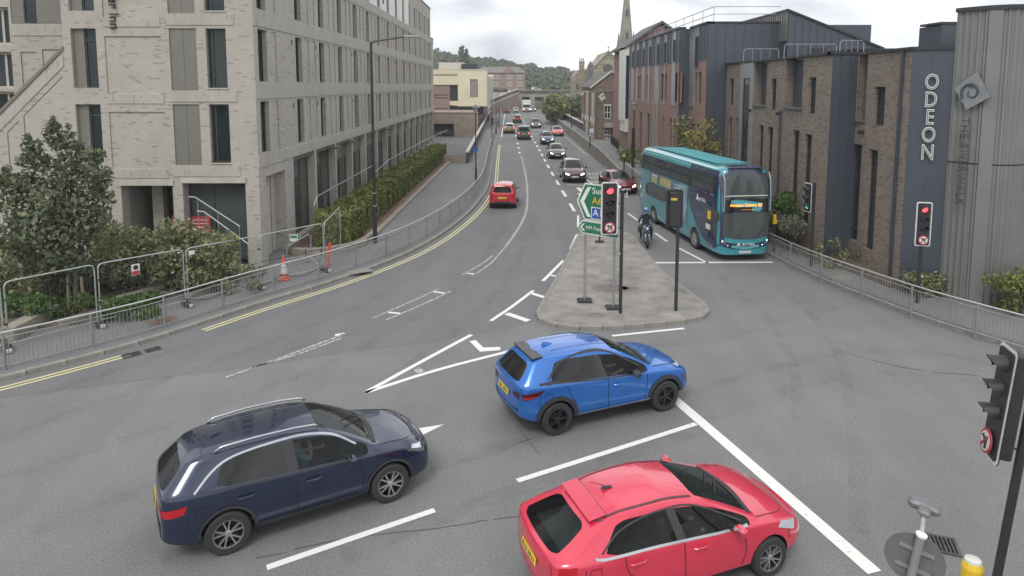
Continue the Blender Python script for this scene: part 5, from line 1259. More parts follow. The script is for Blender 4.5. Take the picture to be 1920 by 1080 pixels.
# ------------------------------------------------------------------ street furniture
M_RAIL = mat('galvanised rail', (.33, .335, .33), .5, metal=.55, var=.15, scale=4, dirt=.2)
M_RAILT = mat('galvanised top rail', (.55, .57, .57), .32, metal=.7, var=.1, scale=4)
def guardrail(name, label, path, h=1.0, span=2.0, zf=None, far=1e9, bar=.105):
    zf = zf or (lambda p: .115)
    t = thing(name, label, 'railing', (path[0].x, path[0].y, zf(path[0])))
    pts = resample(path, span); up = lambda p, z: Vector((p.x, p.y, zf(p) + z))
    post = MB().box((0, 0, h / 2 - .03), (.05, .05, h + .06)).mesh('post', M_RAIL)
    for p in pts:
        o = link('post', post, t, True); o.matrix_basis = Matrix.Translation((p.x, p.y, zf(p)))
    fine = resample(path, .5)
    for nm, z, r, m in (('top_rail', h, .028, M_RAILT), ('upper_rail', h - .14, .018, M_RAIL), ('bottom_rail', .11, .018, M_RAIL)):
        MB().tube([up(p, z) for p in fine], r, 6).build(nm, m, t, world=True, smooth='all')
    b = MB()
    for p in resample(path, bar):
        s_ = .0055; z0, z1 = zf(p) + .12, zf(p) + h - .15
        b.add([(p.x - s_, p.y - s_, z0), (p.x + s_, p.y - s_, z0), (p.x + s_, p.y + s_, z0), (p.x - s_, p.y + s_, z0), (p.x - s_, p.y - s_, z1), (p.x + s_, p.y - s_, z1), (p.x + s_, p.y + s_, z1), (p.x - s_, p.y + s_, z1)], [(0, 1, 5, 4), (1, 2, 6, 5), (2, 3, 7, 6), (3, 0, 4, 7)])
    o = b.build('infill_bars', M_RAIL, t, world=True); o['kind'] = 'stuff'
    return t
railL = offset_path([p for p in kerbL if 9 < p.y < 190], -.48)
guardrail('pedestrian_guardrail', 'long grey pedestrian railing curving along the kerb with double yellow lines', railL)
railR = offset_path([p for p in kerbR[::-1] if p.y < 32.5], -.42)
guardrail('pedestrian_guardrail', 'grey pedestrian railing along the kerb below the cinema', railR)
guardrail('pedestrian_guardrail', 'short railing on the low wall behind the bus and dark red hatchback', [Vector((xw(y) + .04, y, 0)) for y in np.arange(38, 51, .5)], zf=lambda p: zfoot(p.y) + .2 if p.y > 43 else .115)
guardrail('black_railing', 'short black railing in front of the brick building', [Vector((10.6 + .05 * k, 66 + k, 0)) for k in range(0, 9)], h=1.1, zf=lambda p: 1.0)
for o in list(bpy.data.objects):
    if o.parent and o.parent.name == 'black_railing' and o.data.materials: 
        o.data = o.data.copy(); o.data.materials[0] = M_BLK
handr = thing('handrail', 'thin pale handrail along the glazed side of the hotel above the hedge', 'handrail', (-9.3, 31, .1))
hz = [Vector((-9.35, 31, .2)), Vector((-9.35, 31, 1.9)), Vector((-9.35, 31.6, 2.2)), Vector((-9.35, 45, 2.15)), Vector((-9.35, 45.2, 1.6)), Vector((-9.3, 50, 1.9)), Vector((-9.3, 70, 1.7)), Vector((-8.7, 90, 1.5))]
MB().tube(hz, .035, 6).build('rail', M_RAILT, handr, world=True)
for y in np.arange(33, 88, 3.0): MB().cyl((-9.35, y, .1), (-9.35, y, 2.0 - max(0, y - 50) * .008), .022, n=6).build('post', M_RAIL, handr, world=True)
for i, (u0, v0, u1, v1, lab) in enumerate(((382, 397, 466, 458, 'sloping steel handrail of the hotel steps, the one lower down'), (366, 370, 450, 425, 'sloping steel handrail of the hotel steps, the one higher up'))):
    a, b2 = Vp(u0, v0, 25.2 + i * .7), Vp(u1, v1, 25.2 + i * .7); t = thing('handrail', lab, 'handrail', (a.x, a.y, .2))
    MB().tube([a + Vector((-.25, 0, .02)), a, b2], .028, 6).build('rail', M_RAILT, t, world=True)
    for k in (0.05, .5, .98):
        q = a.lerp(b2, k); MB().cyl((q.x, q.y, .15), q, .02, n=6).build('post', M_RAIL, t, world=True)
# hotel steps
st = thing('entrance_steps', 'stone steps rising to the hotel porch behind the shrubs', 'steps', (-12.5, 25.4, .1))
for k in range(4): MB().bevbox((-12.9 - k * .4, 25.7, .16 + k * .07), (5.0 - k * .8, 1.5, .14 + k * .14), .012).build('step', M_STONE, st, world=True)
# mesh fence panels with feet
M_HER = mat('mesh fence steel', (.46, .50, .48), .4, metal=.6, var=.1)
FP = [G(-165, 700, .115), G(13, 657, .115), G(187, 611, .115), G(351, 573, .115), G(487, 540, .115), G(610, 508, .115), Vector((-7.75, 29.6, .115))]
labs = ['mesh fence panel cut by the picture edge', 'mesh fence panel in front of the staked young tree', 'mesh fence panel carrying the red and white warning sign', 'mesh fence panel before the green shrub and steps', 'mesh fence panel behind the traffic cone', 'mesh fence panel seen edge on at the end of the hedge']
M_RUB = mat('rubber foot', (.035, .035, .037), .85, var=.2); M_BLOCK = mat('yellowed block', (.42, .40, .33), .8)
for i, (a, c) in enumerate(zip(FP[:-1], FP[1:])):
    t = thing('mesh_fence_panel', labs[i], 'fence panel', a, group='temporary mesh fence')
    d = (c - a).normalized(); a2, c2 = a + d * .05, c - d * .05; z0, z1 = .1, 1.95; zz = lambda p, z: Vector((p.x, p.y, p.z + z))
    cr2 = .14
    MB().tube([zz(a2, 0), zz(a2, z1 - cr2), zz(a2 + d * cr2 * .3, z1 - cr2 * .3), zz(a2 + d * cr2, z1), zz(c2 - d * cr2, z1), zz(c2 - d * cr2 * .3, z1 - cr2 * .3), zz(c2, z1 - cr2), zz(c2, 0)], .022, 8).build('frame', M_HER, t, world=True)
    MB().tube([zz(a2, .18), zz(c2, .18)], .016, 6).build('bottom_tube', M_HER, t, world=True); MB().tube([zz(a2, .95), zz(c2, .95 - .02)], .012, 5).build('middle_wire', M_BLK, t, world=True)
    b = MB(); L2 = (c2 - a2).length
    for k in range(1, int(L2 / .09)):
        p = a2 + d * k * .09; b.cyl(zz(p, .18), zz(p, z1), .0009, n=3, caps=False)
    for k in range(1, 9): b.tube([zz(a2, .18 + k * .2), zz(c2, .18 + k * .2)], .0009, 3, caps=False)
    o = b.build('wire_mesh', M_HER, t, world=True); o['kind'] = 'stuff'
    for z in (.75, 1.45): MB().box(zz(c, z), (.13, .07, .05)).build('clamp', M_RUB, t, world=True)
for i, p in enumerate(FP[1:6]):
    names = ['the staked tree edge planter', 'the trunk of the young tree', 'the stone planter corner', 'the traffic cone', 'the orange barrier board']
    t = thing('fence_foot', 'dark fence foot block nearest ' + names[i], 'fence foot', p); r_ = Matrix.Rotation(R(40), 3, 'Z')
    MB().bevbox((0, 0, .07), (.24, .62, .13), .03, r_).build('block', M_RUB, t); MB().bevbox((.24, -.22, .07), (.14, .16, .11), .02, r_).build('counter_block', M_BLOCK, t)
# sign on the fence
pm = FP[2].lerp(FP[3], .42); d = (FP[3] - FP[2]).normalized(); nn = Vector((d.y, -d.x, 0))
ws = thing('warning_sign', 'small red and white warning sign tied to the mesh fence', 'sign', pm + Vector((0, 0, 1.35)))
sf = Facade(pm + nn * .03, d, nn)
sf.box('plate', M_WPAN, ws, -.12, .12, 1.38, 1.74, 0, .008); sf.box('red_field', M_RED, ws, -.11, .11, 1.39, 1.52, -.004, 0)
MB().cyl(sf.P(0, 1.63, -.003), sf.P(0, 1.63, -.008), .075, n=16).build('symbol', M_BLK, ws, world=True)
pm2 = FP[3] + d * .22
ws2 = thing('notice_plate', 'blank white plate on the mesh fence beside the shrub', 'sign', pm2 + Vector((0, 0, 1.6))); Facade(pm2 + nn * .03, d, nn).box('plate', M_WPAN, ws2, -.1, .1, 1.72, 1.86, 0, .008)
# cone, barrier, board
M_CONE = mat('cone orange', (.62, .10, .05), .6, var=.1, dirt=.25)
cp = G(533, 524, .115); cn = thing('traffic_cone', 'red and white traffic cone behind the pedestrian railing', 'cone', cp)
MB().bevbox((0, 0, .03), (.42, .42, .06), .02).build('base', M_CONE, cn)
def cone_r(z): return .16 - .125 * z / .95
MB().lathe([(cone_r(.06), .06), (cone_r(.25), .25)], 20).build('lower_band', M_CONE, cn, smooth='all')
MB().lathe([(cone_r(.25), .25), (cone_r(.62), .62)], 20).build('white_sleeve', M_WPAN, cn, smooth='all')
MB().lathe([(cone_r(.62), .62), (cone_r(.95), .95), (0, .96)], 20).build('tip', M_CONE, cn, smooth='all')
bp_ = G(560, 497, .115); bt = thing('crowd_barrier', 'bent grey tube barrier standing behind the mesh fence', 'barrier', bp_, R(20))
MB().tube([(-.45, 0, 0), (-.45, 0, .7), (-.38, 0, .85), (.45, .1, 1.25), (.52, .1, 1.15), (.5, .1, .2), (.3, .3, 0)], .028, 8).build('frame', M_RAIL, bt)
MB().tube([(-.45, 0, .3), (.5, .1, .35)], .018, 6).build('rail', M_RAIL, bt); MB().tube([(.5, .1, .25), (.75, -.2, 0)], .02, 6).build('leg', M_RAIL, bt)
ob = G(616, 500, .115); obt = thing('barrier_board', 'narrow orange board leaning at the hedge end', 'barrier', ob); MB().bevbox((.03, 0, .5), (.12, .04, 1.0), .01, Matrix.Rotation(R(6), 3, 'Y')).build('board', M_CONE, obt)
gp = Vp(551, 446, 27.5); gs = thing('exit_sign', 'green and white plate on the hotel corner pier', 'sign', gp); MB().box((0, 0, 0), (.34, .02, .3)).build('plate', M_WPAN, gs); MB().box((0, -.013, .05), (.28, .006, .12)).build('green_field', mat('sign green', (.03, .22, .12), .5), gs)
ch_ = thing('plastic_chain', 'dark plastic chain sagging between the fence feet by the cone', 'chain', FP[3])
cpts = [FP[3].lerp(FP[5], k / 24) + Vector((0, -.25, .32 - .22 * math.sin(math.pi * ((k / 24 * 3) % 1)))) for k in range(25)]
MB().tube(cpts, .016, 5).build('links', M_BLK, ch_, world=True)
# tall lamp post
lpz = thing('street_lamp', 'tall black street lamp with long arm beside the hedge', 'street lamp', (-6.44, 30.8, .115)); 
MB().cyl((0, 0, 0), (0, 0, 1.7), .1, n=14).build('base_sleeve', M_BLK, lpz); MB().cyl((0, 0, 1.7), (0, 0, 9.35), .07, .055, 12).build('pole', M_BLK, lpz)
MB().tube([(0, 0, 9.25), (.15, 0, 9.38), (1.5, 0, 9.58)], .035, 8).build('arm', M_BLK, lpz)
MB().bevbox((1.85, 0, 9.6), (.72, .3, .07), .02).build('lamp_head', M_GALV, lpz); MB().box((1.85, 0, 9.555), (.5, .2, .02)).build('lens', M_WPAN, lpz)
for z in (1.75, 2.35): MB().cyl((0, 0, z), (0, 0, z + .05), .11, n=12).build('collar', M_GALV, lpz)
# heritage lantern posts
def lantern(label, p, h, sign=None, lan=True):
    t = thing('lantern_post', label, 'street lamp', p)
    MB().cyl((0, 0, 0), (0, 0, 1.1), .085, .075, 10).build('base_sleeve', M_BLK, t); MB().cyl((0, 0, 1.1), (0, 0, h), .05, .04, 10).build('pole', M_BLK, t)
    if lan:
        MB().lathe([(.04, h), (.1, h + .04), (.2, h + .38), (.02, h + .38)], 8).build('glass', mat('lantern glass', (.55, .55, .5), .3), t)
        MB().lathe([(.33, h + .36), (.34, h + .4), (.18, h + .52), (.05, h + .62), (0, h + .64)], 8).build('cap', mat('lantern cap', (.12, .12, .12), .5), t)
    else: MB().box((.3, 0, h), (.7, .16, .08)).build('lamp_head', M_GALV, t)
    if sign: MB().cyl((0, -.06, sign), (0, -.08, sign), .19, n=20).build('sign_disc', mat('sign blue', (.02, .09, .36), .5), t)
    return t
lantern('lantern post with a blue disc sign on the left footway', (-2.75, 50.4, .115), 5.3, 2.55)
lantern('lantern post standing just beyond the one with the blue disc', (-2.55, 84, .115), 5.0)
lantern('slim lamp post beyond the two lantern posts on the left footway', (-2.4, 101, .115), 6.2, lan=False)
lantern('farthest slim lamp post against the ramp wall', (-2.3, 118, .115), 6.6, lan=False)
lantern('lantern post rising behind the bus before the red brick block', (9.15, 50, .5), 5.2)
lantern('slim lamp post on the raised footway beside the willow', (9.0, 128, 1.0), 5.4, lan=False)
lantern('slim lamp post on the raised footway between tower and willow', (9.2, 103, 1.0), 5.2)
bp2 = thing('black_post', 'plain thick black post beside the lantern post behind the bus', 'post', (8.95, 49.2, .45)); MB().cyl((0, 0, 0), (0, 0, 3.9), .09, n=12).build('tube', M_BLK, bp2); MB().cyl((0, 0, 3.9), (0, 0, 3.93), .095, n=12).build('cap', M_RUB, bp2)
for (u, v, lab) in ((1170, 317, 'bollard with pale top on the raised footway behind the dark red car'), (1106, 281, 'bollard on the raised footway beside the brick building columns')):
    p = G(u, v, .75); t = thing('bollard', lab, 'bollard', (p.x, p.y, zfoot(p.y))); MB().cyl((0, 0, 0), (0, 0, 1.15), .06, n=10).build('shaft', M_BLK, t); MB().lathe([(.07, 1.15), (.08, 1.22), (.05, 1.32), (0, 1.33)], 10).build('top', M_WPAN, t)
# ------------------------------------------------------------------ traffic signals
M_SIGB = mat('signal black', (.03, .03, .033), .5, var=.15); M_SIGW = mat('signal white border', (.68, .68, .66), .5)
M_LENS = mat('unlit lens', (.03, .03, .032), .25); M_REDL = emit_mat('red light', (1.0, .05, .06), 2.2); M_GRNL = emit_mat('green light', (.1, .9, .55), 1.6)
def no_left(parent, z, s, y=-.06):
    MB().cyl((0, y, z), (0, y - .02, z), .17 * s, n=24).build('sign_rim', M_RED, parent); d_ = MB().cyl((0, y - .02, z), (0, y - .026, z), .135 * s, n=24).build('sign_face', M_WPAN, parent)
    a = MB().tube([(.05 * s, y - .032, z - .09 * s), (.05 * s, y - .032, z + .02 * s), (.0, y - .032, z + .05 * s), (-.03 * s, y - .032, z + .05 * s)], .018 * s, 5)
    a.add([(-.1 * s, y - .032, z + .05 * s), (-.03 * s, y - .032, z + .1 * s), (-.03 * s, y - .032, z)], [(0, 1, 2)]); a.build('turn_arrow', M_SIGB, parent)
    MB().box((0, y - .034, z), (.27 * s, .006, .035 * s), Matrix.Rotation(R(-45), 3, 'Y')).build('bar', M_RED, parent)
def signal_head(t, off, rz, z0, box=True, lit='red', s=1.0):
    """head as a sub-assembly: backing board, visors, lenses; local front is -y"""
    hd = bpy.data.objects.new('signal_head', None); col.objects.link(hd); hd.parent = t; hd.location = (off[0], off[1], z0); hd.rotation_euler = (0, 0, rz)
    Ht = (1.62 if box else 1.2) * s; W2 = .26 * s
    ol = lambda w, h0, h1, r, y: [(x, y, z) for x, z in ((-w + r, h0), (w - r, h0), (w, h0 + r), (w, h1 - r), (w - r, h1), (-w + r, h1), (-w, h1 - r), (-w, h0 + r))]
    MB().slab(ol(W2, 0, Ht, .05 * s, 0), (0, -.003, 0)).build('board_border', M_SIGW, hd); MB().slab(ol(W2, 0, Ht, .05 * s, .018), (0, -.016, 0)).build('backing_board', M_SIGB, hd)
    MB().slab(ol(W2 - .045 * s, .045 * s, Ht - .045 * s, .03 * s, -.004), (0, -.02, 0)).build('board_face', M_SIGB, hd)
    MB().bevbox((0, .11, Ht / 2), (.34 * s, .18, Ht - .14 * s), .02).build('housing', M_SIGB, hd)
    zt_ = Ht - .26 * s
    for k in range(3):
        z = zt_ - k * .345 * s; on = (lit == 'red' and k == 0) or (lit == 'green' and k == 2)
        MB().lathe([(0, 0), (.06 * s, .012), (.105 * s, 0)], 20, Matrix.Translation((0, -.03, z)) @ Matrix.Rotation(R(90), 4, 'X')).build('lens', (M_REDL if lit == 'red' else M_GRNL) if on else M_LENS, hd)
        v = MB(); n = 14
        for i in range(n + 1):
            a = R(-20 + 220 * i / n); r_ = .125 * s; dp = .24 * s * (.45 + .55 * math.sin(max(0, min(math.pi, a)))) 
            v.v += [(r_ * math.cos(a), -.02, z + r_ * math.sin(a)), (r_ * math.cos(a), -.02 - dp, z + r_ * math.sin(a) - .03 * s)]
        v.f += [(2 * i, 2 * i + 1, 2 * i + 3, 2 * i + 2) for i in range(n)]
        v.build('visor', M_SIGB, hd, fix=False, smooth='all')
    if box: no_left(hd, .24 * s, s)
    return hd
def signal(label, p, ph, heads, tilt=None, band=True):
    t = thing('traffic_signal', label, 'traffic light', p)
    MB().cyl((0, 0, 0), (0, 0, ph), .057, n=14).build('pole', M_SIGB, t); MB().cyl((0, 0, ph), (0, 0, ph + .02), .06, n=14).build('pole_cap', M_GALV, t)
    for (off, rz, z0, box, lit, s) in heads:
        signal_head(t, off, rz, z0, box, lit, s)
        for z in (z0 + .2, z0 + 1.0): MB().tube([(0, 0, z), (off[0] * .7, off[1] * .7 + .06, z), (off[0], off[1] + .1, z)], .018, 6).build('bracket', M_SIGB, t)
    if tilt: t.rotation_euler = tilt
    return t
p = G(1163, 587, .115); signal('red traffic light on the island in front of the green direction sign', p, 4.05, [((-.42, -.12), R(4), 2.62, True, 'red', 1.06)])
MB().cyl((-.06, -.04, 2.0), (-.06, -.07, 2.0), .03, n=8).build('button', M_BLOCK, bpy.data.objects['traffic_signal'])
p = G(1267, 582, .115); t = signal('traffic light seen from behind on the island beside the bus', p, 4.05, [((-.09, .16), R(176), 2.75, False, None, 1.05)])
MB().box((-.16, -.045, 3.72), (.2, .02, .07)).build('yellow_label', mat('yellow label', (.65, .5, .08), .5), t)
p = G(1520, 499, .115); signal('traffic light turned away on the pole beside the front of the bus', p, 3.5, [((-.22, .05), R(-82), 2.25, False, 'green', 1.0)])
p = G(1720, 568, .115); signal('red traffic light standing before the navy letter wall', p, 3.3, [((-.03, -.1), R(-12), 2.0, True, 'red', .93)])
signal('traffic light seen side on at the picture edge by the camera', (6.62, 8.55, .0), 4.1, [((-.34, .1), R(-106), 2.40, True, None, .98)], tilt=(0, R(6), 0))
signal('nearest traffic light cut off by the bottom corner of the picture', (6.45, 7.3, .0), 3.4, [((-.1, -.1), R(-70), 1.45, False, None, 1.0)])
# direction sign on the island
a, c = G(1096, 565, .115), G(1150, 578, .115)
ds = thing('direction_sign', 'green left pointing direction sign on two grey posts on the island', 'sign', a)
dd = (c - a); dd.z = 0; dd.normalize(); nn = Vector((dd.y, -dd.x, 0))
DF = Facade(a + nn * .06, dd, nn)
for q in (a, c): MB().cyl((q.x, q.y, .115), (q.x, q.y, 4.1), .044, n=12).build('post', M_GALV, ds, world=True); MB().bevbox((q.x, q.y, .15), (.5, .4, .07), .015).build('post_base', M_RUB, ds, world=True)
M_SGRN = mat('direction green', (.02, .16, .085), .45, var=.04); M_SBLU = mat('sign blue', (.02, .09, .36), .5); M_SYEL = mat('sign yellow', (.75, .5, .03), .5)
z0, z1 = 2.86, 4.12; zc = (z0 + z1) / 2; aR_ = 1.32
def arrow_plate(name, m, i, d, z0, z1, a0, aR_, tip):
    zc = (z0 + z1) / 2
    return MB().slab([DF.P(a0 - tip + i * 1.4, zc, d), DF.P(a0 + i * .4, z1 - i, d), DF.P(aR_ - i, z1 - i, d), DF.P(aR_ - i, z0 + i, d), DF.P(a0 + i * .4, z0 + i, d)], -nn * .012).build(name, m, ds, world=True)
arrow_plate('plate_border', M_SIGW, 0, 0, z0, z1, 0, aR_, .32); arrow_plate('plate', M_SGRN, .05, -.006, z0, z1, 0, aR_, .32)
M_SWHT = mat('sign white', (.75, .75, .73), .5)
MB().slab([DF.P(-.18, zc, -.012), DF.P(.12, z1 - .12, -.012), DF.P(.26, z1 - .12, -.012), DF.P(-.02, zc, -.012), DF.P(.26, z0 + .12, -.012), DF.P(.12, z0 + .12, -.012)], nn * .006).build('chevron', M_SWHT, ds, world=True)
put_text('lettering', 'Sunderland', .30, M_SWHT, DF.P(.30, z1 - .24, -.014), dd, (0, 0, 1), ds, .006, True, 'LEFT')
put_text('lettering', 'A690', .34, M_SYEL, DF.P(.30, z1 - .58, -.014), dd, (0, 0, 1), ds, .006, True, 'LEFT')
DF.box('motorway_panel_border', M_SWHT, ds, .27, 1.22, z0 + .07, z0 + .48, -.014, -.006); DF.box('motorway_panel', M_SBLU, ds, .30, 1.19, z0 + .10, z0 + .45, -.018, -.012)
put_text('lettering', 'A1(M)', .33, M_SWHT, DF.P(.34, z0 + .28, -.021), dd, (0, 0, 1), ds, .006, True, 'LEFT')
arrow_plate('lower_plate_border', M_SIGW, 0, 0, 2.38, 2.84, -.08, aR_, .2); arrow_plate('lower_plate', M_SGRN, .04, -.006, 2.38, 2.84, -.08, aR_, .2)
MB().slab([DF.P(-.16, 2.61, -.012), DF.P(-.03, 2.74, -.012), DF.P(.03, 2.74, -.012), DF.P(-.09, 2.61, -.012), DF.P(.03, 2.48, -.012), DF.P(-.03, 2.48, -.012)], nn * .006).build('chevron', M_SWHT, ds, world=True)
put_text('lettering', 'HM Passport Office', .185, M_SWHT, DF.P(.06, 2.61, -.014), dd, (0, 0, 1), ds, .006, True, 'LEFT', sx=.92)
p = G(1124, 454, .115); t = thing('short_post', 'short dark post at the narrow far end of the island', 'post', p); MB().cyl((0, 0, 0), (0, 0, .95), .04, n=10).build('shaft', M_RUB, t); MB().box((0, 0, .03), (.4, .3, .05)).build('base', M_RUB, t)
# round sign seen from behind near the camera, push-button post, yellow white post
rs = thing('round_sign', 'back of a round sign with lamp arm on a pole close to the camera', 'sign', (4.4, 7.32, -.06), R(-32)); rs.rotation_euler = (0, R(8), R(-32))
MB().cyl((0, 0, 0), (0, 0, 2.45), .045, n=12).build('pole', M_GALV, rs); MB().cyl((0, 0, 2.45), (0, 0, 2.475), .06, n=12).build('pole_cap', M_SWHT, rs)
MB().cyl((0, .07, 2.1), (0, .085, 2.1), .31, n=32).build('disc', mat('sign back grey', (.17, .175, .18), .55, metal=.3), rs); 
for z in (1.98, 2.22): MB().box((0, .06, z), (.36, .03, .04)).build('rail', M_GALV, rs)
MB().tube([(0, 0, 2.4), (0, .1, 2.5), (0, .35, 2.58)], .028, 8).build('lamp_arm', M_GALV, rs); MB().bevbox((0, .43, 2.58), (.34, .16, .1), .03).build('lamp', mat('sign back grey', (.17, .175, .18), .55), rs); MB().bevbox((-.0, .32, 2.585), (.13, .2, .07), .02).build('lamp_neck', mat('sign back grey', (.17, .175, .18), .55), rs)
p = Vp(1830, 1030, 8.0); yp = thing('yellow_post', 'yellow and white marker post behind the near signal pole', 'post', (6.5, 8.75, 0)); MB().lathe([(.13, 0), (.13, .75), (.1, .86), (0, .88)], 14).build('shaft', mat('marker white', (.6, .6, .57), .5), yp); MB().lathe([(.136, .1), (.136, .745), (.108, .83)], 14).build('yellow_band', M_SYEL, yp)
p = Vp(1453, 412, 29.2); pbn = thing('push_button_post', 'short post with yellow push button box beside the bus front', 'post', (p.x, 29.2, .115)); MB().cyl((0, 0, 0), (0, 0, p.z - .2), .05, n=10).build('shaft', M_RUB, pbn); MB().bevbox((0, 0, p.z - .1), (.18, .16, .42), .02).build('button_box', M_SYEL, pbn)
# ------------------------------------------------------------------ vehicles
M_TYRE = mat('tyre rubber', (.032, .032, .033), .85, var=.2, scale=12); M_TRIM = mat('black trim plastic', (.034, .034, .036), .6, var=.12)
M_ALLOY = mat('alloy', (.52, .52, .53), .3, metal=.8, var=.08); M_RIMD = mat('dark alloy', (.035, .035, .038), .4, metal=.5); M_CHROME = mat('chrome trim', (.52, .53, .55), .22, metal=1.0, var=.03)
M_SEAT = mat('seat cloth', (.075, .075, .08), .9); M_DASH = mat('dashboard', (.09, .09, .092), .7); M_WELL = mat('wheel well', (.008, .008, .008), .95)
G_CAR = glass_mat('car side glass', (.010, .012, .013), clear=.72); G_SCREEN = glass_mat('windscreen glass', (.03, .036, .036), clear=.6); G_PRIV = glass_mat('privacy glass', (.008, .009, .010), clear=.3)
M_HEADL = mat('headlamp glass', (.62, .65, .68), .12, metal=.3, var=.05); M_HEADD = mat('headlamp dark', (.08, .085, .09), .15)
M_TAIL = mat('tail lamp', (.42, .012, .02), .18, var=.1); M_TAILD = mat('tail lamp smoked', (.07, .008, .012), .15)
M_DRL = emit_mat('lit lamp', (1.0, .98, .9), 1.6); M_TAILON = emit_mat('lit tail lamp', (1.0, .12, .10), .9)
M_PLY = mat('yellow plate', (.70, .52, .05), .5); M_PLW = mat('white plate', (.72, .72, .70), .5); M_CHAR = mat('plate characters', (.03, .03, .03), .6)
FR = (1.0, .86, .5, 0.0)
def car_cage(rows, bul_r=.05, bul_f=.10):
    """rows rear to front: (x_low, x_up, z_bottom, half_width, z_mid, w_belt, z_belt, w_rail, z_rail, z_centre)"""
    bm = bmesh.new(); rings = []
    def half(r):
        xl, xu, zb, wm, zm, wb, zbt, wr, zr, zc = r; L_ = []
        for (y, z, f_) in ((wm * .86, zb, 0), (wm * .975, zb + .09, 0), (wm, zm, 0), (wb, zbt, 0)): L_.append(Vector((xl, y, z)))
        A, Bq = Vector((xl, wb, zbt)), Vector((xu, wr, zr))
        L_ += [A.lerp(Bq, .07), A.lerp(Bq, .90), Bq]
        for f_ in FR[1:]: L_.append(Vector((xu, wr * f_, zc - (zc - zr) * f_ * f_)))
        return L_
    for r in rows:
        h = half(r); m = lambda p: Vector((p.x, -p.y, p.z))
        ring = h + [m(p) for p in h[8::-1]] + [Vector((r[0], -r[3] * .86 * f_, r[2])) for f_ in (.86, .5)] + [Vector((r[0], 0, r[2]))] + [Vector((r[0], r[3] * .86 * f_, r[2])) for f_ in (.5, .86)]
        rings.append([bm.verts.new(p) for p in ring])
    mi = {}
    def face(vs, k):
        try: f_ = bm.faces.new(vs)
        except ValueError: return
        f_.material_index = k
    n = len(rings[0])
    ns = len(rows)
    for i in range(ns - 1):
        for j in range(n):
            j2 = (j + 1) % n; jj = j if j < 9 else (17 - j if j < 18 else -1)       # jj: strip index on the half section
            face([rings[i][j], rings[i][j2], rings[i + 1][j2], rings[i + 1][j]], ('strip', i, jj)[1] * 0 + mat_of(i, jj, ns))
    for end in (0, ns - 1):
        R_ = rings[end]; sgn = -1 if end == 0 else 1; bul = bul_r if end == 0 else bul_f
        def g(i, c):
            """row i (0..6 up the section), column c (0..6 across)"""
            fr = (1, .86, .5, 0, -.5, -.86, -1)[c]
            if c == 0: return R_[i]
            if c == 6: return R_[18 - i]
            if i == 6: return R_[6 + c]
            if i == 0: return R_[(24 - c) % 24]
            return cap[(i, c)]
        cap = {}
        for i in range(1, 6):
            for c in range(1, 6):
                fr = (1, .86, .5, 0, -.5, -.86, -1)[c]; p = R_[i].co
                top = R_[6].co
                cap[(i, c)] = bm.verts.new((p.x + sgn * bul * (1 - fr * fr) * (1 - max(0, (i - 3)) * .22), p.y * fr, p.z + (.02 if i >= 4 else 0) * (1 - fr * fr)))
        for i in range(6):
            for c in range(6):
                k = 0
                if end == 0 and i == 4 and 1 <= c <= 4: k = 2
                if i == 0: k = 4
                face([g(i, c), g(i, c + 1), g(i + 1, c + 1), g(i + 1, c)], k)
    bmesh.ops.recalc_face_normals(bm, faces=bm.faces)
    return bm
SPEC = {}
def mat_of(i, jj, ns):
    s = SPEC
    if jj == -1: return 4
    if jj == 0: return 4
    if jj == 4 and i in s['side']: return 3 if i not in s['dark'] else 6
    if jj == 4 and i in s['pillar']: return 5
    if jj in (7, 8) and i in s['screen']: return 1
    if jj in (6,) and i in s.get('roofblack', ()): return 5
    return 0
def car_mesh(rows, side, screen, pillar=(), dark=(), axles=(), wr=.34, W=.92, sub=2, arch=.06, bul_r=.05, bul_f=.1, roofblack=(), crease=True):
    SPEC.clear(); SPEC.update(side=set(side), screen=set(screen), pillar=set(pillar), dark=set(dark), roofblack=set(roofblack))
    bm = car_cage(rows, bul_r, bul_f)
    cl = bm.edges.layers.float.get('crease_edge') or bm.edges.layers.float.new('crease_edge')
    if crease:
        for e_ in bm.edges:
            ms = {f_.material_index for f_ in e_.link_faces}
            if len(ms) > 1: e_[cl] = .45
    me = bpy.data.meshes.new('car'); bm.to_mesh(me); bm.free()
    for k in range(8): me.materials.append(None)
    o = bpy.data.objects.new('car_tmp', me); col.objects.link(o)
    m1 = o.modifiers.new('s', 'SUBSURF'); m1.levels = m1.render_levels = sub
    cm = MB()
    tmp = [o]
    for k, x in enumerate(axles):
        for sg in (-1, 1):
            c = MB().cyl((x, sg * (W - .30), wr), (x, sg * (W + .4), wr), wr + arch, n=28).build('cut', None)
            for p_ in range(8): c.data.materials.append(None)
            for f_ in c.data.polygons: f_.material_index = 7
            md = o.modifiers.new('b', 'BOOLEAN'); md.operation = 'DIFFERENCE'; md.solver = 'EXACT'; md.object = c
            tmp.append(c)
    dg = bpy.context.evaluated_depsgraph_get()
    res = bpy.data.meshes.new_from_object(o.evaluated_get(dg))
    for t_ in tmp: bpy.data.objects.remove(t_)
    return res
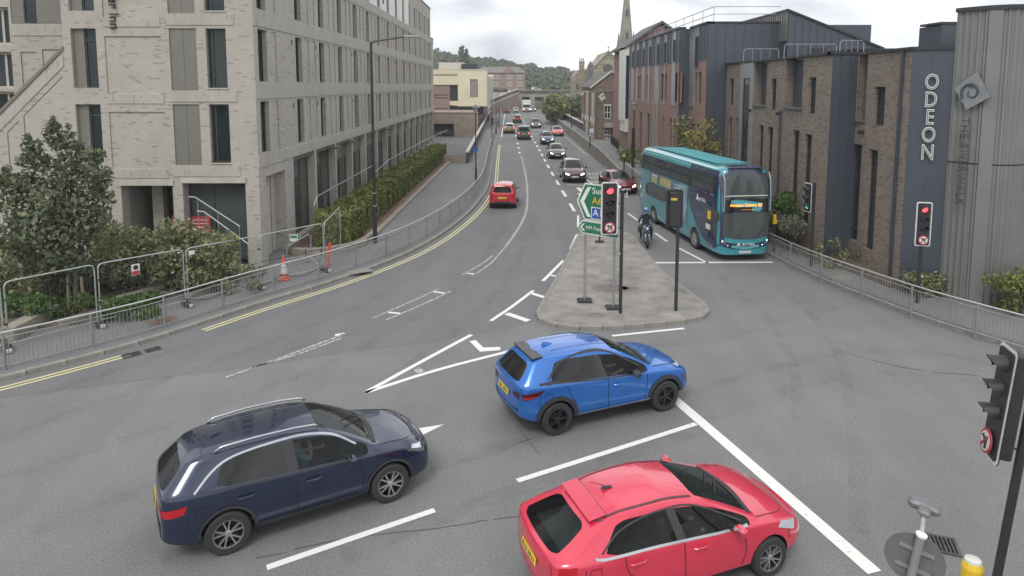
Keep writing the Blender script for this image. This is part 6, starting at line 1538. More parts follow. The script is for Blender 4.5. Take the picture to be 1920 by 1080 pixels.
def split_mesh(me):
    """{(material index, island): mesh data} ; windows come apart by connected pieces"""
    bm = bmesh.new(); bm.from_mesh(me); bm.faces.ensure_lookup_table(); out_ = []
    seen = set()
    for k in range(8):
        fs = [f_ for f_ in bm.faces if f_.material_index == k]
        if not fs: continue
        groups = [fs]
        if k in (3, 6, 5, 7):
            groups = []
            for f_ in fs:
                if f_.index in seen: continue
                st_, grp = [f_], []; seen.add(f_.index)
                while st_:
                    q = st_.pop(); grp.append(q)
                    for e_ in q.edges:
                        for l in e_.link_faces:
                            if l.material_index == k and l.index not in seen: seen.add(l.index); st_.append(l)
                groups.append(grp)
        for grp in groups:
            idx = {}; vs = []; fc = []
            for f_ in grp:
                ff = []
                for v in f_.verts:
                    if v.index not in idx: idx[v.index] = len(vs); vs.append(v.co.copy())
                    ff.append(idx[v.index])
                fc.append(ff)
            out_.append((k, vs, fc))
    bm.free(); return out_
class Skin:
    """lets shapes drawn in side, front, rear or top view be laid onto a body surface"""
    def __init__(s, me):
        s.bvh = BVHTree.FromPolygons([v.co.copy() for v in me.vertices], [p.vertices[:] for p in me.polygons])
    def hit(s, a, b, view):
        o, d = {'L': (Vector((a, 3, b)), Vector((0, -1, 0))), 'R': (Vector((a, -3, b)), Vector((0, 1, 0))), 'rear': (Vector((-3, a, b)), Vector((1, 0, 0))), 'front': (Vector((9, a, b)), Vector((-1, 0, 0))), 'top': (Vector((a, b, 5)), Vector((0, 0, -1)))}[view]
        l, n, i, dist = s.bvh.ray_cast(o, d)
        return (l, n) if l is not None else (None, None)
    def patch(s, poly, view, off=.006, step=.06, thick=.0):
        vs = [Vector(p) for p in poly]; n = len(vs); ring = []
        for i in range(n):
            a, b = vs[i], vs[(i + 1) % n]; k = max(1, int((b - a).length / step))
            ring += [a.lerp(b, j / k) for j in range(k)]
        x0, x1 = min(p.x for p in ring), max(p.x for p in ring); y0, y1 = min(p.y for p in ring), max(p.y for p in ring)
        pts = list(ring); nr = len(ring)
        ix = int((x1 - x0) / step); iy = int((y1 - y0) / step)
        for i in range(1, ix):
            for j in range(1, iy): pts.append(Vector((x0 + i * step, y0 + j * step)))
        r = delaunay_2d_cdt(pts, [(i, (i + 1) % nr) for i in range(nr)], [tuple(range(nr))], 1, 1e-6)
        b = MB(); co = []; bad = set()
        for k, p in enumerate(r[0]):
            l, nn = s.hit(p.x, p.y, view)
            if l is None: bad.add(k); co.append(Vector((0, 0, 0))); continue
            co.append(l + nn * off)
        b.add(co, [f_ for f_ in r[2] if not any(q in bad for q in f_)])
        return b
    def line(s, path, w, view, off=.005, step=.06):
        P = [Vector((p[0], p[1], 0)) for p in path]; P = smooth_path(P, step) if len(P) > 2 else resample(P, step) + [P[-1]]
        a, b2 = offset_path(P, w / 2), offset_path(P, -w / 2); b = MB(); co = []; ok = []
        for p in a + b2:
            l, nn = s.hit(p.x, p.y, view); ok.append(l is not None); co.append(l + nn * off if l is not None else Vector((0, 0, 0)))
        n = len(P); b.add(co, [(i, i + 1, n + i + 1, n + i) for i in range(n - 1) if ok[i] and ok[i + 1] and ok[n + i] and ok[n + i + 1]])
        return b
def wheel(parent, x, y, r, w, style, side, m_rim=None, spokes=5):
    wt = bpy.data.objects.new('wheel', None); col.objects.link(wt); wt.parent = parent; wt.location = (x, y, r); wt.rotation_mode = 'ZYX'; wt.rotation_euler = (R(90) if side < 0 else R(-90), 0, random.uniform(0, 1.2) if style else .3)
    # local z points outwards
    MB().lathe([(r * .64, -w / 2), (r * .92, -w / 2), (r * .985, -w * .4), (r, -w * .2), (r, w * .2), (r * .985, w * .4), (r * .92, w / 2), (r * .66, w / 2), (r * .63, w * .4), (r * .6, -w * .3)], 28).build('tyre', M_TYRE, wt, smooth=True)
    rm = m_rim or M_ALLOY
    rim = MB().lathe([(r * .655, w * .47), (r * .66, w * .50), (r * .63, w * .5), (r * .6, w * .36), (r * .57, -w * .1), (r * .3, -w * .2), (.0, -w * .2)], 28)
    ro = rim.build('rim', M_RIMD, wt, smooth=True)
    sp = MB()
    sp.lathe([(r * .665, w * .465), (r * .665, w * .505), (r * .615, w * .49), (r * .61, w * .42)], 28)
    sp.lathe([(r * .15, w * .1), (r * .15, w * .42), (r * .1, w * .45), (0, w * .45)], 14)
    for k in range(spokes):
        for tw in ((-.16, .16) if style == 'twin' else (0,)):
            a = 2 * math.pi * k / spokes; a2 = a + tw * 1.5; hw = r * (.034 if style == 'twin' else .075)
            p0 = Vector((math.cos(a + tw * .5), math.sin(a + tw * .5), 0)) * r * .12; p1 = Vector((math.cos(a2), math.sin(a2), 0)) * r * .62; t_ = (p1 - p0).normalized(); q = Vector((-t_.y, t_.x, 0))
            z0, z1 = w * .42, w * .46
            sp.add([p0 + q * hw + Vector((0, 0, z0)), p0 - q * hw + Vector((0, 0, z0)), p1 - q * hw * .8 + Vector((0, 0, z1)), p1 + q * hw * .8 + Vector((0, 0, z1)), p0 + q * hw * .8 + Vector((0, 0, z0 - .05)), p0 - q * hw * .8 + Vector((0, 0, z0 - .05)), p1 - q * hw * .6 + Vector((0, 0, z1 - .05)), p1 + q * hw * .6 + Vector((0, 0, z1 - .05))], [(0, 1, 2, 3), (0, 3, 7, 4), (1, 5, 6, 2), (4, 7, 6, 5)])
    sp.build('spokes', rm, ro)
    return wt
def seats(t, xs, zf, W):
    for x in xs:
        for y in (-.37, .37):
            b = MB().bevbox((x + .25, y, zf + .2), (.5, .48, .18), .05).bevbox((x - .05, y, zf + .52), (.16, .46, .62), .05, Matrix.Rotation(R(-14), 3, 'Y')).bevbox((x - .14, y, zf + .92), (.1, .26, .17), .035)
            b.build('seat', M_SEAT, t)
def make_car(name, label, loc, rz, d, paint, cat='car', detail=True, group=None):
    """d: the design dict; local x runs rear to front, origin midway between the axles"""
    t = thing(name, label, cat, loc, rz, group)
    key = d['key']
    if key not in CARS:
        me = car_mesh(d['rows'], d['side'], d['screen'], d.get('pillar', ()), d.get('dark', ()), d['axles'], d['wr'], d['W'], d.get('sub', 2), d.get('arch', .06), d.get('bul_r', .05), d.get('bul_f', .1), d.get('roofblack', ()))
        me.transform(Matrix.Translation((-(d['axles'][0] + d['axles'][1]) / 2, 0, 0)))
        CARS[key] = (split_mesh(me), Skin(me), d)
    parts, skin, _ = CARS[key]
    names = {0: 'body', 1: 'windscreen', 2: 'rear_window', 3: 'side_window', 4: 'lower_trim', 5: 'pillar', 6: 'rear_side_window', 7: 'wheel_arch'}
    ms = {0: paint, 1: G_SCREEN, 2: d.get('rg', G_CAR), 3: G_CAR, 4: d.get('low', M_TRIM), 5: M_TRIM, 6: G_PRIV, 7: M_WELL}
    for k, vs, fc in parts:
        b = MB(); b.add(vs, fc); b.build(names[k], ms[k], t, smooth='all' if k != 0 else True, fix=False)
    return t, skin
CARS = {}
def plate(t, x, z, y=0.0, rear=True, tilt=8, w=.52, h=.112, chars=None, m=None):
    s = -1 if rear else 1
    M = Matrix.Rotation(R(tilt) * (1 if rear else -1), 3, 'Y')
    o = MB().box((x + s * .012, y, z), (.012, w, h), M).build('number_plate', m or (M_PLY if rear else M_PLW), t)
    b = MB(); r = random.Random(int(z * 1e4))
    for k in range(7):
        yy = (k - 3 + (.35 if k > 3 else -.1)) * .062
        if r.random() < .5: b.box(Vector((x + s * .012, y + yy, z)) + M @ Vector((s * .008, .014, 0)), (.004, .012, h * .62), M)
        b.box(Vector((x + s * .012, y + yy, z)) + M @ Vector((s * .008, -.012, 0)), (.004, .012, h * .62), M); b.box(Vector((x + s * .012, y + yy, z)) + M @ Vector((s * .0085, 0, r.choice((.02, -.02, .0)))), (.004, .032, .014), M)
    b.build('plate_marks', M_CHAR, o)['kind'] = 'stuff'
def both(fn):
    for sg, v in ((1, 'L'), (-1, 'R')): fn(sg, v)
def mirror(t, x, y, z, m):
    for sg in (-1, 1):
        o = MB().bevbox((x, sg * (y + .13), z), (.13, .2, .14), .04).build('door_mirror', m, t); MB().box((x - .07, sg * (y + .13), z), (.006, .15, .1)).build('mirror_glass', M_CHROME, o); MB().tube([(x + .03, sg * (y - .03), z - .06), (x, sg * (y + .08), z - .03)], .022, 6).build('mirror_arm', M_TRIM, o)
# ---------------- designs
def rows_hatch(L, W, H, belt, hood, nose, tail_x=.28, cowl=.0, ws=0.0, deck=0.0):
    pass
SUV = dict(key='suv', axles=(.98, 3.69), wr=.36, W=.93, arch=.05, bul_r=.06, bul_f=.12, rows=[
    (.06, .44, .36, .78, .68, .75, 1.09, .52, 1.49, 1.525), (.30, .60, .28, .905, .68, .86, 1.10, .57, 1.54, 1.59), (.76, 1.04, .25, .93, .66, .89, 1.085, .60, 1.58, 1.635), (1.14, 1.22, .24, .935, .66, .90, 1.06, .615, 1.60, 1.66),
    (1.98, 1.92, .24, .935, .64, .905, 1.02, .63, 1.605, 1.675), (2.10, 2.04, .24, .935, .64, .905, 1.015, .63, 1.60, 1.67), (2.62, 2.50, .24, .935, .64, .905, 1.0, .625, 1.555, 1.63), (2.98, 2.92, .24, .935, .65, .905, .99, .655, 1.39, 1.465),
    (3.34, 3.34, .24, .935, .67, .90, .985, .73, 1.155, 1.21), (3.50, 3.50, .24, .935, .68, .90, .98, .765, 1.045, 1.10), (3.95, 3.95, .25, .925, .70, .87, .94, .70, 1.015, 1.065), (4.32, 4.30, .27, .87, .68, .79, .84, .60, .92, .955), (4.50, 4.46, .30, .76, .60, .68, .74, .50, .80, .825)],
    side=(2, 3, 4, 5, 6, 7), screen=(6, 7, 8), pillar=(4,), dark=(2, 3))
SUV['side'] = (2, 3, 5, 6, 7)
JUK = dict(key='crossover', axles=(.80, 3.436), wr=.345, W=.90, arch=.05, bul_r=.08, bul_f=.12, rows=[
    (.05, .40, .36, .74, .68, .72, 1.06, .50, 1.46, 1.49), (.24, .56, .28, .87, .68, .83, 1.06, .53, 1.50, 1.54), (.58, .88, .25, .90, .66, .87, 1.05, .555, 1.525, 1.575), (1.02, 1.12, .25, .90, .64, .875, 1.02, .57, 1.53, 1.59),
    (1.88, 1.74, .25, .90, .62, .875, .97, .58, 1.525, 1.59), (1.98, 1.84, .25, .90, .62, .875, .965, .58, 1.515, 1.58), (2.40, 2.24, .25, .90, .62, .875, .955, .585, 1.46, 1.53), (2.70, 2.62, .25, .90, .64, .875, .95, .63, 1.30, 1.37),
    (3.00, 3.00, .25, .90, .66, .875, .95, .70, 1.10, 1.16), (3.14, 3.14, .25, .90, .67, .88, .95, .73, 1.02, 1.08), (3.55, 3.55, .26, .90, .68, .85, .93, .66, .995, 1.045), (3.95, 3.93, .29, .84, .64, .77, .86, .57, .92, .955), (4.15, 4.11, .33, .70, .58, .64, .74, .46, .80, .825)],
    side=(2, 3, 5, 6, 7), screen=(6, 7, 8), pillar=(4,), dark=(2, 3), rg=G_PRIV)
HAT = dict(key='hatchback', axles=(.92, 3.57), wr=.32, W=.91, arch=.045, bul_r=.10, bul_f=.14, rows=[
    (.06, .76, .30, .76, .60, .74, .97, .48, 1.285, 1.31), (.28, .94, .24, .88, .60, .85, .975, .52, 1.325, 1.365), (.66, 1.10, .22, .905, .58, .88, .975, .55, 1.36, 1.415), (1.08, 1.28, .22, .91, .57, .885, .965, .565, 1.38, 1.45),
    (1.96, 1.86, .22, .91, .56, .885, .93, .585, 1.395, 1.475), (2.06, 1.96, .22, .91, .56, .885, .925, .585, 1.39, 1.47), (2.55, 2.40, .22, .91, .56, .885, .91, .59, 1.335, 1.41), (2.88, 2.84, .22, .91, .57, .885, .905, .64, 1.17, 1.235),
    (3.24, 3.24, .22, .91, .59, .885, .90, .71, .99, 1.045), (3.36, 3.36, .22, .91, .60, .88, .895, .74, .93, .985), (3.78, 3.78, .23, .895, .61, .84, .85, .66, .885, .935), (4.14, 4.12, .25, .83, .57, .75, .76, .55, .79, .83), (4.33, 4.29, .28, .70, .50, .62, .64, .44, .67, .695)],
    side=(2, 3, 5, 6, 7), screen=(6, 7, 8), pillar=(4,))
SML = dict(key='small hatch', axles=(.62, 3.10), wr=.30, W=.84, arch=.045, bul_r=.06, bul_f=.12, sub=2, rows=[
    (.04, .20, .30, .74, .60, .72, .96, .54, 1.44, 1.47), (.20, .34, .24, .82, .60, .79, .96, .56, 1.47, 1.51), (.46, .56, .22, .84, .58, .815, .955, .575, 1.475, 1.52), (.86, .88, .22, .845, .58, .82, .95, .58, 1.48, 1.53),
    (1.66, 1.56, .22, .845, .58, .82, .93, .59, 1.47, 1.53), (1.76, 1.66, .22, .845, .58, .82, .925, .59, 1.46, 1.525), (2.14, 2.02, .22, .845, .58, .82, .915, .59, 1.40, 1.465), (2.46, 2.42, .22, .845, .58, .82, .91, .62, 1.22, 1.28),
    (2.80, 2.80, .22, .845, .59, .82, .91, .68, 1.0, 1.06), (2.94, 2.94, .22, .84, .60, .815, .905, .70, .94, .995), (3.30, 3.30, .23, .82, .6, .775, .85, .6, .885, .93), (3.58, 3.57, .25, .75, .56, .68, .76, .5, .79, .82), (3.72, 3.70, .28, .64, .5, .57, .65, .4, .67, .69)],
    side=(2, 3, 5, 6, 7), screen=(6, 7, 8), pillar=(4,), dark=(2, 3))
VAN = dict(key='van', axles=(.95, 3.95), wr=.33, W=.95, arch=.05, bul_r=.03, bul_f=.12, sub=2, rows=[
    (.03, .10, .35, .90, .70, .88, 1.10, .72, 1.86, 1.90), (.16, .22, .28, .94, .70, .93, 1.10, .74, 1.89, 1.94), (.60, .62, .26, .95, .70, .94, 1.10, .75, 1.90, 1.95), (1.5, 1.5, .26, .95, .70, .94, 1.10, .75, 1.90, 1.96),
    (2.5, 2.48, .26, .95, .68, .94, 1.08, .75, 1.89, 1.955), (2.6, 2.56, .26, .95, .68, .94, 1.075, .75, 1.88, 1.945), (3.15, 3.0, .26, .95, .68, .94, 1.06, .74, 1.80, 1.87), (3.5, 3.45, .26, .95, .69, .94, 1.05, .77, 1.5, 1.57),
    (3.85, 3.85, .26, .95, .70, .93, 1.05, .82, 1.2, 1.25), (3.98, 3.98, .26, .945, .7, .925, 1.04, .83, 1.12, 1.17), (4.4, 4.4, .28, .92, .7, .87, .98, .74, 1.03, 1.07), (4.7, 4.68, .3, .85, .64, .78, .86, .62, .9, .93), (4.86, 4.83, .33, .74, .56, .66, .72, .5, .74, .76)],
    side=(5, 6, 7), screen=(6, 7, 8), pillar=())
def wheels(t, d, style, rim=None, spokes=5, w=.22, inset=.0):
    half = (d['axles'][1] - d['axles'][0]) / 2
    for x in (-half, half):
        for sg in (-1, 1): wheel(t, x, sg * (d['W'] - .115 - inset), d['wr'] - .005, w, style, sg, rim, spokes)
def cab(t, d, zf=.38):
    half = (d['axles'][1] - d['axles'][0]) / 2; x0 = d['axles'][0] + half
    MB().box((-x0 + 2.2, 0, zf - .03), (2.9, 1.5, .06)).build('floor', M_DASH, t)
    MB().bevbox((-x0 + 3.12, 0, zf + .42), (.42, 1.5, .32), .06).build('dashboard', M_DASH, t)
    MB().bevbox((-x0 + .62, 0, zf + .5), (.6, 1.25, .05), .02).build('parcel_shelf', mat('parcel shelf', (.13, .13, .13), .9), t)
    seats(t, (-x0 + 1.0, -x0 + 1.95), zf, d['W'])
    M = Matrix.Translation((-x0 + 2.72, -.37, zf + .52)) @ Matrix.Rotation(R(-65), 4, 'Y')
    MB().tube([M @ Vector((.19 * math.cos(a), .19 * math.sin(a), 0)) for a in np.linspace(0, 2 * math.pi, 17)[:-1]], .016, 6, closed=True).build('steering_wheel', M_TRIM, t)
def place_px(rear, front, wb):
    """ground point midway between two wheel contact pixels and the heading, scaled to the real wheelbase"""
    a, b = G(*rear), G(*front); m = (a + b) / 2; d = (b - a); return m, math.atan2(d.y, d.x)

M_GAP = mat('panel gap', (.010, .010, .011), .8)
def car_details(t, sk, d, paint, flap=True):
    """shut lines, wipers, scuttle and fuel flap"""
    rows = d['rows']; x0 = (d['axles'][0] + d['axles'][1]) / 2; X = lambda x: x - x0; W = d['W']
    cw, no = rows[9][0], rows[-1][0]
    sk.line([(X(cw - .03), -.66), (X(cw + .06), 0), (X(cw - .03), .66)], .09, 'top', .006).build('scuttle', M_TRIM, t)
    for sg in (1, -1):
        sk.line([(X(cw + .02), sg * .74), (X(cw + .5), sg * .66), (X(no - .32), sg * .56)], .012, 'top', .004).build('bonnet_gap', M_GAP, t)
        pts = []
        for k in range(7):
            l, n = sk.hit(X(cw - .04 - k * .075), sg * .12 - .1 + (.42 - k * .10), 'top'); pts.append(l + n * .03)
        MB().tube(pts, .009, 5).build('wiper', M_TRIM, t)
        sk.line([(sg * .60, .50), (sg * .63, .78), (sg * .58, 1.0)], .010, 'rear', .004).build('tailgate_gap', M_GAP, t)
        v = 'L' if sg > 0 else 'R'
        sk.line([(X(.46), .92), (X(.40), .66)], .010, v, .004).build('bumper_gap', M_GAP, t)
        sk.line([(X(no - .40), .72), (X(no - .36), .52)], .010, v, .004).build('bumper_gap', M_GAP, t)
    sk.line([(X(no - .22), -.5), (X(no - .16), 0), (X(no - .22), .5)], .012, 'top', .004).build('bonnet_gap', M_GAP, t)
    sk.line([(-.60, .50), (0, .47), (.60, .50)], .010, 'rear', .005).build('tailgate_gap', M_GAP, t)
    if flap:
        for a, b in (((.52, .90), (.68, .91)), ((.52, .76), (.68, .77)), ((.52, .90), (.52, .76)), ((.68, .91), (.68, .77))): sk.line([(X(a[0]), a[1]), (X(b[0]), b[1])], .008, 'R', .004).build('fuel_flap_gap', M_GAP, t)
# ---------------- the navy SUV
def near_right(rear, front, d, track_in=.10):
    """pixels of the tyre contacts on the side facing the camera (right-hand side of the car) -> centre, heading"""
    m, a = place_px(rear, front, 0); n = Vector((-math.sin(a), math.cos(a), 0)); return m + n * (d['W'] - track_in), a
NAVY = car_paint('navy paint', (.012, .021, .055)); BLUE = car_paint('bright blue paint', (.018, .14, .50)); RED = car_paint('red paint', (.62, .03, .07), metal=.05)
loc, rz = near_right((437, 1032), (724, 940), SUV)
t, sk = make_car('car', 'dark navy SUV with silver roof rails in the lower part of the picture', (loc.x, loc.y, .006), rz, SUV, NAVY)
x0 = (SUV['axles'][0] + SUV['axles'][1]) / 2
X = lambda x: x - x0
wheels(t, SUV, 'twin', M_ALLOY, 5); cab(t, SUV, .42)
for sg, v in ((1, 'L'), (-1, 'R')):
    sk.line([(X(.52), 1.13), (X(.80), 1.36), (X(1.10), 1.49), (X(1.6), 1.55), (X(2.2), 1.555), (X(2.72), 1.44), (X(3.12), 1.20)], .03, v, .008).build('window_chrome', M_CHROME, t)
    sk.line([(X(.55), 1.125), (X(1.2), 1.085), (X(2.0), 1.045), (X(3.2), 1.005)], .025, v, .007).build('waist_trim', M_TRIM, t)
    for pts in ([(X(.95), 1.0), (X(1.0), .75), (X(1.35), .62), (X(1.42), .32)], [(X(2.06), 1.0), (X(2.08), .3)], [(X(3.12), .97), (X(3.2), .6), (X(3.14), .32)]): sk.line(pts, .013, v, .004).build('panel_gap', M_GAP, t)
    for x, z in ((1.15, .90), (2.22, .87)): MB().tube([(X(x), sg * .935, z), (X(x + .04), sg * .965, z + .008), (X(x + .2), sg * .965, z + .012), (X(x + .24), sg * .93, z + .01)], .016, 6).build('door_handle', NAVY, t)
    sk.patch([(X(.06), .93), (X(.42), .985), (X(.36), .86), (X(.05), .80)], v, .008).build('tail_lamp', M_TAIL, t)
    sk.patch([(X(4.02), .86), (X(4.12), .93), (X(4.42), .84), (X(4.40), .72)], v, .008).build('headlamp', M_HEADD, t); sk.patch([(X(4.12), .87), (X(4.15), .905), (X(4.36), .845), (X(4.34), .80)], v, .013, .04).build('headlamp_reflector', M_HEADL, t)
    MB().tube([(X(.85), sg * .55, 1.58), (X(.97), sg * .555, 1.645), (X(1.5), sg * .575, 1.68), (X(2.1), sg * .575, 1.675), (X(2.45), sg * .565, 1.64), (X(2.54), sg * .56, 1.59)], .02, 8).build('roof_rail', M_CHROME, t, smooth='all')
    sk.line([(X(1.5), .58), (X(2.2), .66), (X(3.0), .70)], .02, v, .003).build('door_crease', NAVY, t)
    sk.line([(X(1.45), .36), (X(3.1), .34)], .09, v, .012).build('side_skirt', M_TRIM, t)
    sk.patch([(.66 * sg, .94), (.36 * sg, .86), (.40 * sg, .79), (.72 * sg, .80)], 'rear', .006).build('tail_lamp', M_TAIL, t)
    sk.patch([(.36 * sg, .74), (.7 * sg, .82), (.72 * sg, .70), (.5 * sg, .66)], 'front', .008).build('headlamp', M_HEADD, t)
mirror(t, X(3.0), .88, 1.06, NAVY)
sk.line([(-.62, .42), (0, .36), (.62, .42)], .06, 'rear', .012).build('bumper_trim', M_GALV, t); sk.line([(-.6, .55), (0, .52), (.6, .55)], .16, 'rear', .008).build('bumper_insert', M_TRIM, t)
l, _ = sk.hit(0, .80, 'rear'); plate(t, l.x - .005, .80); sk.patch([(-.42, .60), (.42, .60), (.48, .44), (-.48, .44)], 'front', .008).build('grille', M_TRIM, t)
MB().lathe([(0, 0), (.022, .0), (.022, .03), (0, .032)], 12, Matrix.Translation((X(.06), 0, .98)) @ Matrix.Rotation(R(-90), 4, 'Y')).build('badge', M_CHROME, t)
b = MB(); b.add([(X(.86), 0, 1.695), (X(1.04), .03, 1.635), (X(1.04), -.03, 1.635), (X(.84), .02, 1.61), (X(.84), -.02, 1.61)], [(0, 3, 1), (0, 2, 4), (0, 4, 3), (0, 1, 2)]); b.build('shark_fin_aerial', NAVY, t)
sk.line([(X(.68), -.52), (X(.66), 0), (X(.68), .52)], .012, 'top', .004).build('roof_seam', M_TRIM, t)
car_details(t, sk, SUV, NAVY)
for ax_ in SUV['axles']:
    for v in 'LR': sk.line([(X(ax_) + .435 * math.cos(a), .36 + .435 * math.sin(a)) for a in np.linspace(R(6), R(174), 16)], .045, v, .010, .05).build('arch_moulding', M_TRIM, t)
# ---------------- the bright blue crossover
loc, rz = near_right((1037, 812), (1245, 766), JUK)
t, sk = make_car('car', 'bright blue crossover with black wheels beside the island', (loc.x, loc.y, .006), rz, JUK, BLUE)
x0 = (JUK['axles'][0] + JUK['axles'][1]) / 2
wheels(t, JUK, 'five', M_RIMD, 5); cab(t, JUK, .42)
for sg, v in ((1, 'L'), (-1, 'R')):
    sk.line([(X(.42), 1.10), (X(.8), 1.09), (X(1.9), 1.0), (X(2.9), .975)], .03, v, .007).build('waist_trim', M_TRIM, t)
    sk.line([(X(.62), 1.16), (X(.95), 1.42), (X(1.5), 1.52), (X(2.1), 1.46), (X(2.8), 1.10)], .03, v, .007).build('window_trim', M_TRIM, t)
    sk.patch([(X(.40), 1.12), (X(.70), 1.14), (X(.78), 1.09), (X(.6), 1.07)], v, .007).build('quarter_trim', M_TRIM, t)
    for ax_ in JUK['axles']:
        pts = [(X(ax_) + .44 * math.cos(a), .345 + .44 * math.sin(a)) for a in np.linspace(R(4), R(176), 16)]
        sk.line(pts, .085, v, .014, .05).build('arch_moulding', M_TRIM, t)
    sk.line([(X(1.15), .30), (X(3.1), .30)], .10, v, .014).build('side_skirt', M_TRIM, t); sk.line([(X(1.25), .37), (X(3.0), .385)], .02, v, .02).build('skirt_strip', M_GALV, t)
    for pts in ([(X(1.98), .98), (X(1.98), .34)], [(X(2.95), .95), (X(2.92), .6), (X(2.86), .34)], [(X(1.02), 1.0), (X(1.10), .8), (X(1.28), .55)]): sk.line(pts, .013, v, .004).build('panel_gap', M_GAP, t)
    MB().tube([(X(2.1), sg * .90, .84), (X(2.14), sg * .925, .845), (X(2.28), sg * .925, .85), (X(2.32), sg * .89, .85)], .015, 6).build('door_handle', BLUE, t)
    sk.patch([(X(.06), .93), (X(.52), 1.0), (X(.38), .90), (X(.10), .80)], v, .012).build('tail_lamp', M_TAILD, t)
    sk.patch([(X(.10), .86), (X(.38), .91), (X(.34), .885), (X(.10), .825)], v, .016).build('tail_light_bar', M_TAIL, t)
    sk.patch([(.66 * sg, .94), (.42 * sg, .90), (.44 * sg, .82), (.68 * sg, .80)], 'rear', .008).build('tail_lamp', M_TAILD, t)
    sk.patch([(X(3.72), .94), (X(3.98), .90), (X(4.04), .86), (X(3.84), .89)], v, .008).build('day_lamp', M_HEADL, t)
    sk.patch([(X(3.9), .72), (X(4.02), .74), (X(4.02), .6), (X(3.92), .6)], v, .008).build('headlamp', M_HEADD, t)
mirror(t, X(2.62), .86, 1.04, M_TRIM)
sk.line([(-.6, .48), (0, .44), (.6, .48)], .20, 'rear', .010).build('bumper_insert', M_TRIM, t); l, _ = sk.hit(0, .80, 'rear'); plate(t, l.x - .005, .80)
MB().bevbox((X(.52), 0, 1.515), (.26, .98, .03), .012, Matrix.Rotation(R(-4), 3, 'Y')).build('spoiler', mat('gloss black', (.02, .02, .022), .12), t)
b = MB(); b.add([(X(.86), 0, 1.65), (X(1.08), .03, 1.58), (X(1.08), -.03, 1.58), (X(.84), .02, 1.57), (X(.84), -.02, 1.57)], [(0, 3, 1), (0, 2, 4), (0, 4, 3), (0, 1, 2)]); b.build('shark_fin_aerial', BLUE, t)
MB().tube([(X(.22), .05, 1.14), (X(.32), -.25, 1.17), (X(.36), -.42, 1.2)], .012, 5).build('rear_wiper', M_TRIM, t)
for y in (-.3, .3): sk.line([(X(.9), y), (X(2.2), y * .95)], .012, 'top', .004).build('roof_seam', mat('blue seam', (.012, .06, .25), .4), t)
car_details(t, sk, JUK, BLUE)
t.scale = (1.055,) * 3
# ---------------- the red hatchback at the bottom edge
loc, rz = near_right((1045, 1160), (1440, 1052), HAT); 
a, b_ = G(1064, 1192), G(1436, 1076); d_ = b_ - a; rz = math.atan2(d_.y, d_.x); n = Vector((-math.sin(rz), math.cos(rz), 0)); half = (HAT['axles'][1] - HAT['axles'][0]) / 2
loc = b_ + n * (HAT['W'] - .1) - Vector((math.cos(rz), math.sin(rz), 0)) * half
t, sk = make_car('car', 'red hatchback cut by the bottom edge beside the stop line', (loc.x, loc.y, .006), rz, HAT, RED)
x0 = (HAT['axles'][0] + HAT['axles'][1]) / 2
wheels(t, HAT, 'twin', M_ALLOY, 5); cab(t, HAT, .34)
for sg, v in ((1, 'L'), (-1, 'R')):
    sk.line([(X(.62), 1.03), (X(.72), 1.0), (X(1.6), .985), (X(2.6), .94), (X(3.15), .925)], .028, v, .008).build('window_chrome', M_CHROME, t)
    sk.line([(X(.72), 1.05), (X(1.08), 1.23), (X(1.7), 1.335), (X(2.3), 1.30), (X(3.05), .99)], .02, v, .006).build('window_trim', M_TRIM, t)
    for pts in ([(X(2.02), .95), (X(2.04), .3)], [(X(3.05), .92), (X(3.1), .6), (X(3.02), .3)], [(X(1.05), .97), (X(1.1), .75), (X(1.35), .5)]): sk.line(pts, .013, v, .004).build('panel_gap', M_GAP, t)
    for x, z in ((1.12, .86), (2.16, .83)): MB().tube([(X(x), sg * .905, z), (X(x + .04), sg * .935, z + .006), (X(x + .2), sg * .935, z + .01), (X(x + .24), sg * .90, z + .01)], .015, 6).build('door_handle', RED, t)
    sk.line([(X(.92), sg * .47), (X(1.6), sg * .50), (X(2.36), sg * .495)], .04, 'top', .005).build('roof_channel', mat('roof channel', (.10, .035, .04), .6), t)
    sk.patch([(X(.10), .95), (X(.34), .97), (X(.30), .80), (X(.08), .78)], v, .01).build('tail_lamp', M_TAIL, t)
    sk.patch([(X(3.72), .76), (X(3.80), .83), (X(4.12), .74), (X(4.08), .62)], v, .008).build('headlamp', M_HEADL, t)
mirror(t, X(2.92), .86, .98, RED); l, _ = sk.hit(0, .74, 'rear'); plate(t, l.x - .005, .74)
sk.line([(X(.98), -.45), (X(.96), 0), (X(.98), .45)], .012, 'top', .004).build('roof_seam', M_TRIM, t)
MB().bevbox((X(.82), 0, 1.352), (.28, .96, .025), .01, Matrix.Rotation(R(-9), 3, 'Y')).build('spoiler', RED, t)
MB().tube([(X(1.22), 0, 1.44), (X(1.16), 0, 1.49), (X(.92), 0, 1.6)], [.012, .007, .003], 5).build('roof_aerial', M_TRIM, t)
b = MB(); b.add([(X(1.15), 0, 1.48), (X(1.3), .03, 1.45), (X(1.3), -.03, 1.45), (X(1.12), .02, 1.44), (X(1.12), -.02, 1.44)], [(0, 3, 1), (0, 2, 4), (0, 4, 3), (0, 1, 2)]); b.build('aerial_base', M_TRIM, t)
car_details(t, sk, HAT, RED)
